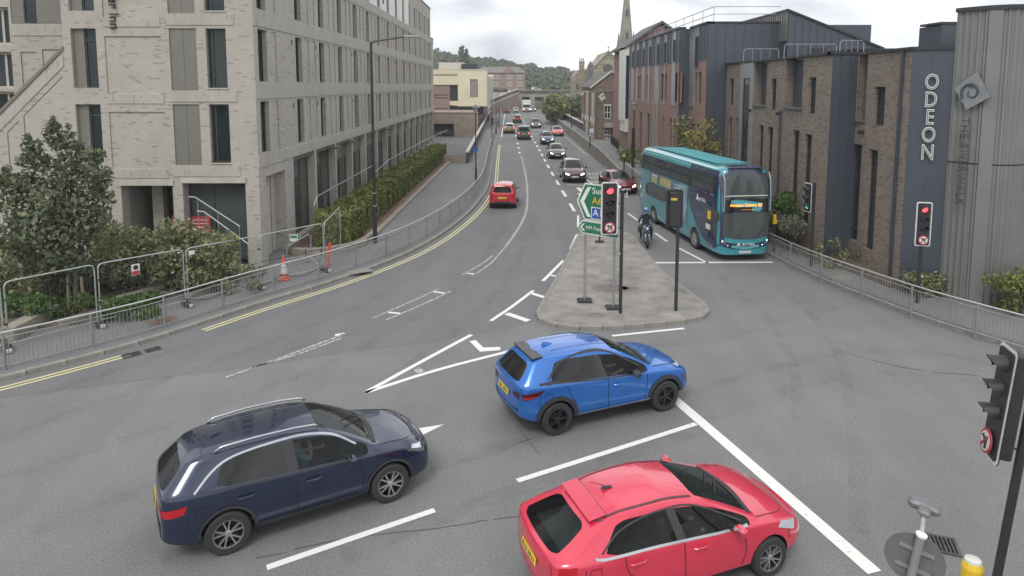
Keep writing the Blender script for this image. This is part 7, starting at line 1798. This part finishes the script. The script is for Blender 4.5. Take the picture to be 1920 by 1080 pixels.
# ---------------- traffic along the road
def traffic(label, u, v, d, paint, away, lit=False, roofr=False, yaw=0.0, z=0.0, name='car', cat='car', gap=.5):
    """u, v: ground pixel below the middle of the end facing the camera"""
    p = G(u, v, z); half = (d['axles'][1] - d['axles'][0]) / 2; Lr = d['axles'][0] + half; L_ = d['rows'][-1][0]; Lf = L_ - Lr
    dirv = Vector((0, 1, 0)) if away else Vector((0, -1, 0)); rz = (R(90) if away else R(-90)) + yaw
    c = p + (Vector((0, 1, 0)) * (Lr if away else Lf)); c.z = z + .006
    t, sk = make_car(name, label, c, rz, d, paint, cat, group='traffic on the long road')
    x0 = Lr; X = lambda x: x - x0
    wheels(t, d, None, M_ALLOY, 5)
    W, zb = d['W'], d['rows'][0][6]
    for sg in (1, -1):
        sk.patch([(sg * .84 * W, zb - .02), (sg * .62 * W, zb - .03), (sg * .62 * W, zb - .24), (sg * .84 * W, zb - .26)], 'rear', .012).build('tail_lamp', M_TAILON if lit and away else M_TAIL, t)
        zn = d['rows'][-1][6]
        sk.patch([(sg * .76 * W, zn + .06), (sg * .46 * W, zn - .02), (sg * .46 * W, zn - .12), (sg * .76 * W, zn - .06)], 'front', .014).build('headlamp', M_DRL if lit and not away else M_HEADL, t)
    sk.patch([(-.40 * W, zn - .12), (.40 * W, zn - .12), (.46 * W, zn - .30), (-.46 * W, zn - .30)], 'front', .012).build('grille', M_TRIM, t)
    l, _ = sk.hit(0, zn - .24, 'front'); plate(t, (l.x if l else Lf) + .01, zn - .22, rear=False, tilt=0)
    l, _ = sk.hit(0, zb - .25, 'rear'); plate(t, (l.x if l else -Lr) - .012, zb - .25, rear=True, tilt=4)
    sk.line([(-.6 * W, .46), (0, .44), (.6 * W, .46)], .10, 'rear', .01).build('bumper_insert', M_TRIM, t)
    mirror(t, X(d['rows'][7][0]), W - .05, d['rows'][7][6] + .09, paint)
    if roofr:
        zr = d['rows'][4][8]
        for sg in (1, -1): MB().tube([(X(.8), sg * .60, zr), (X(.95), sg * .605, zr + .09), (X(2.2), sg * .61, zr + .09), (X(2.45), sg * .60, zr)], .022, 6).build('roof_rail', M_GALV, t)
    return t
cp = lambda n, c, m=.35: car_paint(n + ' paint', c, metal=m)
traffic('small bright red hatchback driving away in the bend, nearest car on the road', 945, 393, SML, cp('signal red', (.50, .022, .04), .1), True, yaw=R(-3))
traffic('maroon SUV with roof rails coming towards the lettered lane', 1078, 344, SUV, cp('maroon', (.085, .03, .04)), False, True, True)
traffic('dark red hatchback behind the island signal', 1166, 366, HAT, cp('dark red', (.16, .014, .022)), False, True, yaw=R(8))
traffic('dark grey saloon with lit headlamps following the maroon SUV', 1045, 299, HAT, cp('slate', (.035, .042, .055)), False, True)
traffic('deep blue car with lit headlamps between the red and the dark grey car', 1027, 272, JUK, cp('deep blue', (.02, .045, .11)), False, True)
traffic('bright red car in the outer oncoming lane near the low wall', 1046, 256, HAT, cp('coral red', (.55, .06, .055), .1), False, False)
traffic('dark green car with lit headlamps leading the oncoming cars in the far distance', 1005, 241, SUV, cp('dark green', (.035, .045, .045)), False, True)
traffic('dark grey green van driving away beside the beige car', 982, 263, VAN, cp('van grey', (.10, .115, .11)), True, True, name='van', cat='van')
traffic('beige car driving away in the left lane beside the van', 955, 251, SUV, cp('beige', (.27, .25, .20)), True, True)
traffic('dark brown car driving away beyond the van', 970, 231, SUV, cp('bronze', (.10, .085, .065)), True, True)
traffic('black car driving away close to the ramp wall', 950, 213, HAT, cp('black', (.022, .022, .026)), True, True)
traffic('white car in the queue beside the white lorry', 967, 211.5, SML, cp('white', (.62, .62, .60), 0), True)
traffic('dark car with lit headlamps at the mouth of the underpass', 1000, 209, HAT, cp('graphite', (.05, .05, .055)), False, True)
traffic('white estate car parked on the upper street, the nearer one', 892, 183.5, SUV, cp('white', (.62, .62, .60), 0), False, z=3.3, yaw=R(20))
traffic('white van parked on the upper street behind the white estate', 903, 180, VAN, cp('white', (.62, .62, .60), 0), False, z=3.35, yaw=R(20), name='van', cat='van')
traffic('pale car crossing the far bridge above the underpass', 1006, 171.3, SML, cp('silver', (.45, .46, .47)), False, z=5.22, yaw=R(90))
# white lorry
lo = thing('lorry', 'white lorry facing the camera before the underpass', 'lorry', (4.1, 186, .0), 0, 'traffic on the long road')
MB().bevbox((0, .9, 1.5), (2.3, 1.9, 1.9), .18).build('cab', cp('white', (.62, .62, .60), 0), lo); MB().bevbox((0, 4.7, 2.05), (2.4, 5.4, 2.7), .08).build('box_body', cp('white', (.62, .62, .60), 0), lo)
MB().box((0, -.06, 1.75), (1.95, .04, .8)).build('windscreen', G_DARK, lo); MB().box((0, -.08, .75), (2.25, .2, .45)).build('bumper', cp('lorry red', (.4, .1, .12), .1), lo)
for x in (-.85, .85): MB().box((x, -.2, .85), (.35, .05, .2)).build('headlamp', M_DRL, lo); wheel(lo, x, .9, .42, .3, None, 1); wheel(lo, x, 5.6, .42, .3, None, 1)
for w_ in [o for o in bpy.data.objects if o.parent == lo and o.name.startswith('wheel')]: w_.rotation_mode = 'XYZ'; w_.rotation_euler = (0, R(90), 0)
# ------------------------------------------------------------------ people
SKIN = mat('skin', (.50, .32, .24), .6, var=.06)
def cloth(n, c): return mat('cloth ' + n, c, .9, var=.15, scale=9)
def person(label, loc, rz, J, top, legs, hair, scale=1.0, sleeve=True, shoes=None, sub=1, group=None, root=None, extra_head=True):
    """J: joint name -> position (local, x forward, y left, z up)"""
    E2 = [('pelvis', 'waist'), ('waist', 'chest'), ('chest', 'neck'), ('neck', 'head0'), ('head0', 'head1'), ('head1', 'head2')]
    for s in 'lr': E2 += [('chest', 'sh' + s), ('sh' + s, 'el' + s), ('el' + s, 'wr' + s), ('wr' + s, 'ha' + s), ('pelvis', 'hip' + s), ('hip' + s, 'kn' + s), ('kn' + s, 'an' + s), ('an' + s, 'to' + s)]
    rad = dict(pelvis=.155, waist=.135, chest=.15, neck=.055, head0=.075, head1=.10, head2=.085, sh=.075, el=.048, wr=.034, ha=.04, hip=.10, kn=.066, an=.045, to=.04)
    bm = bmesh.new(); ly = bm.verts.layers.skin.verify(); V = {}
    for k, p in J.items():
        v = bm.verts.new(p); r = rad.get(k, rad.get(k[:2], rad.get(k[:-1], .05))); v[ly].radius = (r, r); V[k] = v
    V['pelvis'][ly].use_root = True
    for a, b in E2:
        if a in V and b in V: bm.edges.new((V[a], V[b]))
    me = bpy.data.meshes.new('body'); bm.to_mesh(me); bm.free()
    o = bpy.data.objects.new('tmp', me); col.objects.link(o); o.modifiers.new('s', 'SKIN'); m2 = o.modifiers.new('u', 'SUBSURF'); m2.levels = m2.render_levels = sub
    dg = bpy.context.evaluated_depsgraph_get(); res = bpy.data.meshes.new_from_object(o.evaluated_get(dg)); bpy.data.objects.remove(o)
    res.materials.clear()
    for m in (top, legs, SKIN, shoes or M_TRIM): res.materials.append(m)
    segs = []
    for a, b in E2:
        if a in J and b in J:
            k = 2 if a in ('neck', 'head0', 'head1') or a.startswith('wr') else 1 if a.startswith(('hip', 'kn')) or b.startswith('hip') else 3 if a.startswith('an') else 0
            if a.startswith('el') and not sleeve: k = 2
            segs.append((Vector(J[a]), Vector(J[b]), k))
    for p in res.polygons:
        c = p.center; best = (1e9, 0)
        for a, b, k in segs:
            ab = b - a; t = max(0, min(1, (c - a).dot(ab) / max(1e-9, ab.length_squared))); d = (c - (a + ab * t)).length
            if d < best[0]: best = (d, k)
        p.material_index = best[1]; p.use_smooth = True
    root = thing('person', label, 'person', loc, rz, group); root.scale = (scale,) * 3
    bo = link('body', res, root)
    if extra_head:
        h1 = Vector(J['head1']); h2 = Vector(J['head2']); up = (h2 - Vector(J['head0'])).normalized(); fw = Vector((1, 0, 0)); fw = (fw - up * fw.dot(up)).normalized(); sd = up.cross(fw)
        B = Matrix((fw, sd, up)).transposed().to_4x4(); B.translation = h1
        MB().lathe([(.0, .135), (.07, .12), (.108, .06), (.112, 0), (.10, -.05), (.085, -.075)], 14, B @ Matrix.Translation((-.022, 0, .015))).build('hair', hair, root, smooth='all')
        b = MB(); b.add([B @ Vector(q) for q in ((.095, .018, .0), (.095, -.018, .0), (.128, 0, -.015), (.095, 0, .04))], [(0, 2, 1), (0, 3, 2), (1, 2, 3)]); b.build('nose', SKIN, root)
        for s in (-1, 1):
            MB().lathe([(0, .006), (.013, 0), (0, -.006)], 8, B @ Matrix.Translation((.096, s * .036, .02)) @ Matrix.Rotation(R(90), 4, 'Y')).build('eye', M_TRIM, root); MB().lathe([(0, .012), (.028, 0), (0, -.012)], 8, B @ Matrix.Translation((0, s * .105, .0)) @ Matrix.Rotation(R(90), 4, 'X')).build('ear', SKIN, root)
        MB().box(B @ Vector((.098, 0, -.05)), (.006, .045, .01), B.to_3x3()).build('mouth', mat('lips', (.32, .14, .12), .6), root)
    return root
def stand(stride=.0, arm=.0):
    J = dict(pelvis=(0, 0, .93), waist=(0, 0, 1.12), chest=(.01, 0, 1.33), neck=(.01, 0, 1.47), head0=(.03, 0, 1.55), head1=(.03, 0, 1.63), head2=(.02, 0, 1.70))
    for s, y in (('l', 1), ('r', -1)):
        f = stride * y
        J.update({'sh' + s: (0, .18 * y, 1.38), 'el' + s: (-f * .5 - .02, .25 * y, 1.10), 'wr' + s: (-f * .8 + .06 + arm, .25 * y, .88), 'ha' + s: (-f * .8 + .09 + arm, .24 * y, .79), 'hip' + s: (0, .10 * y, .88), 'kn' + s: (f * .6 + .03, .11 * y, .48), 'an' + s: (f * 1.1, .11 * y, .08), 'to' + s: (f * 1.1 + .16, .12 * y, .04)})
    return J
def sit(reach=.42, up=.28, hd=0.0):
    J = dict(pelvis=(0, 0, .10), waist=(-.06, 0, .30), chest=(-.12, 0, .50), neck=(-.12, 0, .63), head0=(-.09, 0, .71), head1=(-.08, hd, .79), head2=(-.09, hd, .86))
    for s, y in (('l', 1), ('r', -1)):
        J.update({'sh' + s: (-.12, .18 * y, .55), 'el' + s: (.05, .25 * y, .34), 'wr' + s: (reach - .08, .17 * y, up + .1), 'ha' + s: (reach, .14 * y, up + .14), 'hip' + s: (.05, .10 * y, .08), 'kn' + s: (.48, .13 * y, .16), 'an' + s: (.66, .12 * y, -.2), 'to' + s: (.8, .12 * y, -.24)})
    return J
HAIRD = cloth('dark hair', (.03, .022, .018)); HAIRG = cloth('grey hair', (.22, .2, .18))
def in_car(label, car, off, J, *a, **k):
    M = Matrix.Translation(car.location) @ Matrix.Rotation(car.rotation_euler.z, 4, 'Z') @ Matrix.Scale(car.scale[0], 4); p = M @ Vector(off)
    return person(label, p, car.rotation_euler.z, J, *a, **k)
cars = [o for o in bpy.data.objects if o.parent is None and o.name.startswith('car') and 'label' in o]
suv = [o for o in cars if 'navy SUV' in o['label']][0]; juk = [o for o in cars if 'crossover' in o['label']][0]; hat = [o for o in cars if 'bottom edge' in o['label']][0]
J = sit(); J['elr'] = (.06, -.36, .50); J['wrr'] = (.10, -.18, .66); J['har'] = (.06, -.10, .72)
in_car('person in a light blue top driving the navy SUV with one arm raised', suv, (-.05, -.37, .62), J, cloth('light blue', (.22, .42, .48)), cloth('jeans', (.04, .05, .09)), HAIRD, sleeve=False)
in_car('person in a dark top driving the bright blue crossover', juk, (.02, -.36, .58), sit(.45, .26), cloth('black', (.02, .02, .022)), cloth('jeans', (.04, .05, .09)), HAIRG, sleeve=False)
in_car('person in a dark jacket driving the red hatchback', hat, (-.02, -.36, .40), sit(.45, .26), cloth('charcoal', (.05, .05, .055)), cloth('jeans', (.04, .05, .09)), HAIRD, scale=.93)
def ped(label, u, v, z, rz, top, legs, hair=HAIRD, st=.22): 
    p = G(u, v, z); return person(label, (p.x, p.y, z), rz, stand(st), top, legs, hair, extra_head=True)
ped('person in dark clothes walking by the lantern post, the one nearer the parapet', 915.5, 231, .115, R(-90), cloth('maroon', (.10, .03, .035)), cloth('black', (.02, .02, .022)))
ped('person in dark clothes walking by the lantern post, the one nearer the railing', 922.5, 235, .115, R(90), cloth('navy', (.03, .035, .06)), cloth('black', (.02, .02, .022)))
p_ = person('person in a white top walking on the raised footway beside the brick building', (9.3, 77.5, zfoot(77.5)), R(-80), stand(.2), cloth('white', (.62, .64, .68)), cloth('pale jeans', (.22, .25, .32)), HAIRD)
person('person in a pink top on the raised footway near the underpass', (9.0, 168, zfoot(160)), R(-90), stand(.2), cloth('pink', (.55, .25, .22)), cloth('pale', (.4, .4, .42)), HAIRD)

# ------------------------------------------------------------------ double-decker bus
AQUA = car_paint('aqua paint', (.05, .29, .34), metal=.05); BNAVY = car_paint('bus navy paint', (.022, .035, .085), metal=.05)
fcp, rwp, fwp = G(1396, 490), G(1236, 427), G(1309, 470)
hd = R(-82.4)
fwd = Vector((math.cos(hd), math.sin(hd), 0))
BL = 10.4
bloc = fcp - fwd * 0.0
bus = thing('bus', 'teal and navy double decker bus waiting at the stop line', 'bus', (bloc.x, bloc.y, .0), hd)
bus.scale = (1, 1, .955)
# local: x forward (front face at 0, rear at -BL), y left, z up
prof = [(1.02, .30), (1.19, .36), (1.235, .7), (1.25, 1.3), (1.25, 2.1), (1.24, 2.6), (1.215, 3.4), (1.17, 3.85), (1.08, 4.08), (.85, 4.2), (.4, 4.25)]
ring = prof + [(-y, z) for y, z in prof[::-1]]
def sec(x, sy, zoff=0.0, rake=0.0, sz=1.0): return [Vector((x - rake * max(0, z - 2.0) ** 1.3 - (.05 * max(0, .9 - z)), y * sy, .3 + (z - .3) * sz)) for y, z in ring]
secs = [sec(-BL, .93, sz=.985), sec(-BL + .08, .98, sz=.995), sec(-BL + .3, 1), sec(-8, 1), sec(-6, 1), sec(-4, 1), sec(-2, 1), sec(-.9, 1, rake=.02), sec(-.45, .985, rake=.05), sec(-.18, .93, rake=.075, sz=.995), sec(-.05, .83, rake=.085, sz=.985), sec(0, .6, rake=.09, sz=.975)]
b = MB(); n = len(ring)
for s_ in secs: b.v += [tuple(p) for p in s_]
for i in range(len(secs) - 1):
    for j in range(n): b.f.append((i * n + j, i * n + (j + 1) % n, (i + 1) * n + (j + 1) % n, (i + 1) * n + j))
b.f += [tuple(range(n - 1, -1, -1)), tuple(range((len(secs) - 1) * n, len(secs) * n))]
me0 = b.mesh('shell', AQUA, True); bsk = Skin(me0)
shell = bpy.data.objects.new('tmp', me0); col.objects.link(shell); cuts = []
M_BUSIN = mat('bus interior', (.30, .30, .29), .8); me0.materials.append(M_BUSIN)
def bcut(mb):
    c = mb.build('cut', AQUA); c.data.materials.append(M_BUSIN)
    for f_ in c.data.polygons: f_.material_index = 1
    md = shell.modifiers.new('b', 'BOOLEAN'); md.operation = 'DIFFERENCE'; md.solver = 'EXACT'; md.object = c; cuts.append(c)
bcut(MB().box((-.55, 0, 3.33), (1.5, 2.04, 1.1))); bcut(MB().box((-.5, 0, 1.68), (1.4, 2.1, 1.15)))
for x in (-2.45, -8.0):
    for sg in (-1, 1): bcut(MB().cyl((x, sg * .85, .5), (x, sg * 1.6, .5), .56, n=28))
dg = bpy.context.evaluated_depsgraph_get(); rs_ = bpy.data.meshes.new_from_object(shell.evaluated_get(dg))
for c in cuts + [shell]: bpy.data.objects.remove(c)
link('body_shell', rs_, bus)
G_BUS = glass_mat('bus side glass', (.06, .07, .075)); G_BUSF = glass_mat('bus windscreen', (.22, .235, .235), clear=.68)
def bp(name, m, poly, view, off=.006, parent=None): return bsk.patch(poly, view, off, .12).build(name, m, parent or bus, smooth='all', fix=False)
for v in ('R', 'L'):
    bp('navy_side', BNAVY, [(-.06, .78), (-.06, 4.04), (-3.3, 4.04), (-3.25, 2.35), (-2.9, 1.9), (-2.2, 1.15), (-1.1, .55), (-.5, .5)], v, .012)
    up_ = bp('window_band', M_TRIM, [(-.5, 2.98), (-.5, 3.80), (-10.0, 3.80), (-10.15, 3.45), (-10.1, 2.98)], v, .018)
    for k, (a0, a1) in enumerate(((-1.55, -.58), (-2.9, -1.6), (-4.2, -3.45), (-5.5, -4.25), (-6.8, -5.55), (-8.2, -6.85), (-9.7, -8.25))): bp('window', G_BUS, [(a0, 3.02), (a0, 3.77), (a1, 3.77), (a1, 3.02)], v, .026)
    bp('lower_window_band', M_TRIM, [(-4.6, 1.55), (-4.6, 2.25), (-9.0, 2.25), (-9.3, 1.9), (-9.1, 1.55)], v, .018)
    for a0, a1 in ((-6.1, -4.7), (-7.5, -6.15), (-8.9, -7.55)): bp('window', G_BUS, [(a0, 1.58), (a0, 2.22), (a1, 2.22), (a1, 1.58)], v, .026)
    bp('driver_window' if v == 'R' else 'door_glass', G_BUS, [(-.25, 1.1), (-.25, 2.3), (-1.5, 2.3), (-1.5, 1.25)], v, .022)
    bp('advert_panel', mat('advert blue', (.10, .17, .24), .45, var=.35, scale=.8), [(-3.5, 2.3), (-3.5, 2.93), (-8.6, 2.93), (-8.6, 2.3)], v, .016)
    bp('advert_panel', mat('advert pale', (.22, .32, .40), .45, var=.5, scale=1.2), [(-3.35, 1.0), (-3.35, 2.9), (-4.4, 2.9), (-4.5, 1.3)], v, .02)
    bsk.line([(-.4, 3.92), (-6, 3.98), (-10.1, 3.96)], .05, v, .012, .3).build('roof_trim', mat('aqua light', (.12, .40, .42), .4), bus); bsk.line([(-.6, 2.93), (-10.1, 2.93)], .035, v, .012, .3).build('waist_trim', mat('aqua light', (.12, .40, .42), .4), bus)
    bsk.line([(-1.2, .62), (-2.2, 1.2), (-2.9, 1.95), (-3.25, 2.4)], .035, v, .012, .1).build('swoop_line', mat('aqua light', (.12, .40, .42), .4), bus)
# advert strokes on the driver's side
yb = MATS['sign yellow']
for k in range(6): bsk.patch([(-5.5 - k * .26, 2.4), (-5.5 - k * .26, 2.86), (-5.68 - k * .26, 2.86), (-5.68 - k * .26, 2.4)], 'R', .028, .2).build('advert_stroke', mat('advert yellow', (.62, .53, .22), .5), bus, fix=False)
for k in range(3): bsk.patch([(-7.45, 2.42 + k * .16), (-7.45, 2.53 + k * .16), (-8.35, 2.53 + k * .16), (-8.35, 2.42 + k * .16)], 'R', .028, .2).build('advert_stroke', mat('advert yellow', (.62, .53, .22), .5) if k < 2 else M_WPAN, bus, fix=False)
for k in range(2): bsk.patch([(-4.0, 2.55 + k * .16), (-4.0, 2.63 + k * .16), (-5.0, 2.63 + k * .16), (-5.0, 2.55 + k * .16)], 'R', .028, .2).build('advert_stroke', mat('advert text', (.5, .56, .6), .5), bus, fix=False)
put_text('lettering', 'arriva', .34, M_SWHT, (-1.65, -1.28, 2.55), (1, 0, 0), (0, 0, 1), bus, .006)
b = MB().slab([(-2.3, -1.28, 2.4), (-2.12, -1.28, 2.78), (-1.98, -1.28, 2.4), (-2.1, -1.28, 2.5)], (0, -.006, 0)); b.build('emblem', M_SWHT, bus)
MB().box((-.85, -1.275, 1.98), (.3, .02, .38)).build('yellow_sticker', yb, bus); MB().box((-.95, -1.275, 1.42), (.42, .02, .24)).build('white_sticker', M_WPAN, bus)
# front
bp('navy_front', BNAVY, [(-1.1, .72), (-1.1, 4.12), (1.1, 4.12), (1.1, .72), (.6, .6), (0, .56), (-.6, .6)], 'front', .016)
bp('upper_windscreen', G_BUSF, [(-1.0, 2.83), (-1.0, 3.86), (-.8, 3.92), (.8, 3.92), (1.0, 3.86), (1.0, 2.83)], 'front', .03)
bp('windscreen', G_BUSF, [(-1.02, 1.18), (-1.02, 2.2), (1.02, 2.2), (1.02, 1.18), (.6, 1.05), (0, 1.0), (-.6, 1.05)], 'front', .03)
bp('destination_box', mat('display black', (.012, .012, .013), .3), [(-1.0, 2.24), (-1.0, 2.79), (1.0, 2.79), (1.0, 2.24)], 'front', .034)
M_ORG = emit_mat('amber display', (1.0, .33, .03), 1.6)
l, _ = bsk.hit(0, 2.5, 'front')
put_text('destination_text', 'Arnison Centre 63', .19, M_ORG, (l.x + .085, .0, 2.54), (0, 1, 0), (0, 0, 1), bus, .006, sx=1.0); put_text('destination_text', 'via University Hospital'[0:0] or '- - - - - - - -', .12, M_ORG, (l.x + .075, .1, 2.35), (0, 1, 0), (0, 0, 1), bus, .006)
b = MB()
for k in range(1):
    pts = [(.8 - .0, 0)]
bsk.line([(-.95, 1.03), (-.5, .93), (0, .9), (.5, .93), (.95, 1.03)], .2, 'front', .034).build('aqua_swoosh', AQUA, bus); bsk.line([(-.62, .70), (0, .62), (.62, .70)], .11, 'front', .03).build('grille', mat('aqua light', (.12, .40, .42), .4), bus)
l, _ = bsk.hit(0, .82, 'front'); put_text('lettering', 'arriva', .25, M_SWHT, (l.x + .06, .12, .80), (0, 1, 0), (0, 0, 1), bus, .006)
MB().slab([(l.x + .06, -.42, .70), (l.x + .06, -.32, .90), (l.x + .06, -.22, .70), (l.x + .06, -.32, .76)], (.006, 0, 0)).build('emblem', M_SWHT, bus)
bp('bumper', AQUA, [(-1.08, .34), (-1.08, .56), (0, .48), (1.08, .56), (1.08, .34)], 'front', .022)
l, _ = bsk.hit(0, .42, 'front'); plate(bus, (l.x if l else 0) + .03, .43, rear=False, tilt=0)
for sg in (-1, 1):
    for y, z in ((.98, .93), (.9, .82), (.78, .74)):
        l, nn = bsk.hit(sg * y, z, 'front')
        if l: MB().lathe([(0, .02), (.05, .0), (.05, -.02)], 12, Matrix.Translation(l) @ nn.to_track_quat('Z', 'Y').to_matrix().to_4x4()).build('headlamp', M_DRL, bus)
    MB().tube([(-.15, sg * 1.05, 4.0), (.02, sg * 1.02, 3.7), (.08, sg * 1.03, 3.0), (.06, sg * 1.03, 2.3)], .03, 6).build('pillar_trim', mat('pillar silver', (.38, .45, .47), .35, metal=.4), bus)
    MB().tube([(-.1, sg * 1.2, 2.3), (.15, sg * 1.35, 2.25)], .025, 6).build('mirror_arm', M_TRIM, bus); MB().bevbox((.17, sg * 1.38, 2.08), (.1, .2, .36), .03).build('mirror', M_TRIM, bus)
    for x in (-2.45, -8.0): wheel(bus, x, sg * 1.1, .48, .28, None, sg, mat('wheel silver', (.45, .45, .44), .5, metal=.4), 8)
MB().tube([(-.05, -.95, 2.96), (.03, 0, 2.98), (-.05, .95, 2.96)], .022, 6).build('handrail', M_WPAN, bus)
for y0, y1 in ((-.5, -.1), (.35, .75)): MB().tube([(.08, y0, 1.02), (.07, y1, 1.5)], .012, 5).build('wiper', M_TRIM, bus)
MB().box((-5.2, 0, 4.262), (7.5, 1.5, .02)).build('roof_panel', mat('aqua roof', (.07, .30, .33), .5, var=.12, scale=.6, dirt=.25), bus)
MB().bevbox((-.5, 0, 4.2), (.7, 1.5, .1), .03).build('roof_dome', BNAVY, bus)
Mb = Matrix.Translation(bus.location) @ Matrix.Rotation(hd, 4, 'Z') @ Matrix.Diagonal((1, 1, .955, 1))
for label, off, c, hr in (('passenger in a white top at the front of the bus upper deck', (-.75, -.62, 2.82), (.6, .58, .55), HAIRG), ('passenger in a pink top at the front of the bus upper deck', (-.75, .62, 2.82), (.6, .12, .3), HAIRD), ('passenger in a beige top at the front of the bus upper deck', (-.78, .25, 2.82), (.48, .4, .3), HAIRD)):
    J = {k: v for k, v in sit(.2, .1).items() if not k.startswith(('kn', 'an', 'to'))}
    person(label, Mb @ Vector(off), hd, J, cloth(label[15:20], c), cloth('jeans', (.04, .05, .09)), hr)
J = {k: v for k, v in sit(.35, .2).items() if not k.startswith(('an', 'to'))}
person('driver in dark uniform behind the wheel of the bus', Mb @ Vector((-.85, -.55, 1.15)), hd, J, cloth('navy', (.03, .035, .06)), cloth('black', (.02, .02, .022)), HAIRD)
# ------------------------------------------------------------------ motorcycle and rider
mp = G(1220, 468); mh = R(-97)
mc = thing('motorcycle', 'dark blue motorcycle ridden between the island and the bus', 'motorcycle', (mp.x - .02, mp.y + 1.0, 0), mh)
MBLUE = car_paint('bike blue', (.02, .05, .12))
for x, nm in ((.70, 'front_wheel'), (-.66, 'rear_wheel')):
    w_ = MB().lathe([(.24, -.05), (.29, -.06), (.315, -.03), (.32, 0), (.315, .03), (.29, .06), (.24, .05), (.24, -.05)], 24, Matrix.Translation((x, 0, .32)) @ Matrix.Rotation(R(90), 4, 'X')).build(nm, M_TYRE, mc, smooth=True)
    b = MB().lathe([(.245, -.03), (.225, -.03), (.225, .03), (.245, .03)], 24, Matrix.Translation((x, 0, .32)) @ Matrix.Rotation(R(90), 4, 'X'))
    for k in range(5): b.cyl((x, 0, .32), (x + .23 * math.cos(k * 1.2566), 0, .32 + .23 * math.sin(k * 1.2566)), .016, n=6)
    b.build('rim', M_RIMD, w_)
for s in (-1, 1): MB().tube([(.70, s * .08, .32), (.48, s * .09, .85), (.42, s * .09, 1.0)], .024, 8).build('fork', M_GALV, mc)
MB().tube([(.42, -.36, 1.03), (.46, -.2, 1.05), (.46, .2, 1.05), (.42, .36, 1.03)], .014, 6).build('handlebar', M_TRIM, mc)
MB().bevbox((.05, 0, .45), (.55, .28, .36), .06).build('engine', M_RIMD, mc)
MB().bevbox((.16, 0, .82), (.55, .30, .24), .09, Matrix.Rotation(R(8), 3, 'Y')).build('fuel_tank', MBLUE, mc); MB().bevbox((-.42, 0, .82), (.68, .26, .1), .04).build('seat', M_TRIM, mc)
MB().bevbox((.52, 0, .86), (.14, .26, .24), .05).build('headlamp_cowl', MBLUE, mc); MB().lathe([(0, .02), (.07, .0)], 14, Matrix.Translation((.6, 0, .88)) @ Matrix.Rotation(R(90), 4, 'Y')).build('headlamp', M_HEADL, mc)
MB().bevbox((.6, 0, .70), (.02, .34, .10), .008).build('fairing_panel', MBLUE, mc); MB().box((.63, 0, .58), (.012, .2, .14)).build('number_plate', M_PLW, mc); MB().bevbox((.70, 0, .66), (.42, .12, .05), .02).build('mudguard', M_TRIM, mc)
for s in (-1, 1): MB().tube([(.42, s * .3, 1.04), (.4, s * .36, 1.18)], .01, 5).bevbox((.4, s * .37, 1.22), (.03, .12, .08), .02).build('mirror', M_TRIM, mc); MB().bevbox((-.55, s * .28, .62), (.45, .14, .3), .05).build('pannier', M_TRIM, mc)
MB().tube([(.2, -.14, .35), (-.3, -.17, .3), (-.75, -.18, .42)], .04, 8).build('exhaust', M_GALV, mc)
J = dict(pelvis=(-.34, 0, .95), waist=(-.28, 0, 1.12), chest=(-.18, 0, 1.32), neck=(-.13, 0, 1.44), head0=(-.10, 0, 1.51), head1=(-.09, 0, 1.59), head2=(-.10, 0, 1.66))
for s, y in (('l', 1), ('r', -1)): J.update({'sh' + s: (-.17, .19 * y, 1.37), 'el' + s: (.05, .34 * y, 1.18), 'wr' + s: (.34, .33 * y, 1.06), 'ha' + s: (.43, .31 * y, 1.05), 'hip' + s: (-.28, .12 * y, .90), 'kn' + s: (.12, .24 * y, .76), 'an' + s: (-.12, .25 * y, .33), 'to' + s: (.06, .26 * y, .28)})
rd = person('person in dark riding gear and a blue white helmet riding the motorcycle', mc.location, mh, J, cloth('riding jacket', (.022, .032, .055)), cloth('riding trousers', (.02, .022, .03)), HAIRD, extra_head=False)
MB().lathe([(0, .17), (.08, .155), (.13, .09), (.142, 0), (.135, -.08), (.11, -.13), (.06, -.14)], 18, Matrix.Translation((-.085, 0, 1.61))).build('helmet', mat('helmet', (.10, .22, .42), .2, var=.8, scale=7, coat=1), rd, smooth='all'); MB().bevbox((.035, 0, 1.63), (.06, .2, .1), .03).build('visor', G_DARK, rd)

# ------------------------------------------------------------------ the air
hz_ = MB().box((0, 240, 24), (900, 640, 50)).build('haze', None)
hz_['kind'] = 'stuff'; hz_['label'] = 'thin pale haze in the air over the road'
hm, ht, hb_ = _new('haze air'); ht.nodes.remove(hb_)
pv = ht.nodes.new('ShaderNodeVolumePrincipled'); pv.inputs['Color'].default_value = (.86, .88, .90, 1); pv.inputs['Density'].default_value = .00065; pv.inputs['Anisotropy'].default_value = .2
ht.links.new(pv.outputs[0], ht.nodes['Material Output'].inputs['Volume']); hz_.data.materials.append(hm)
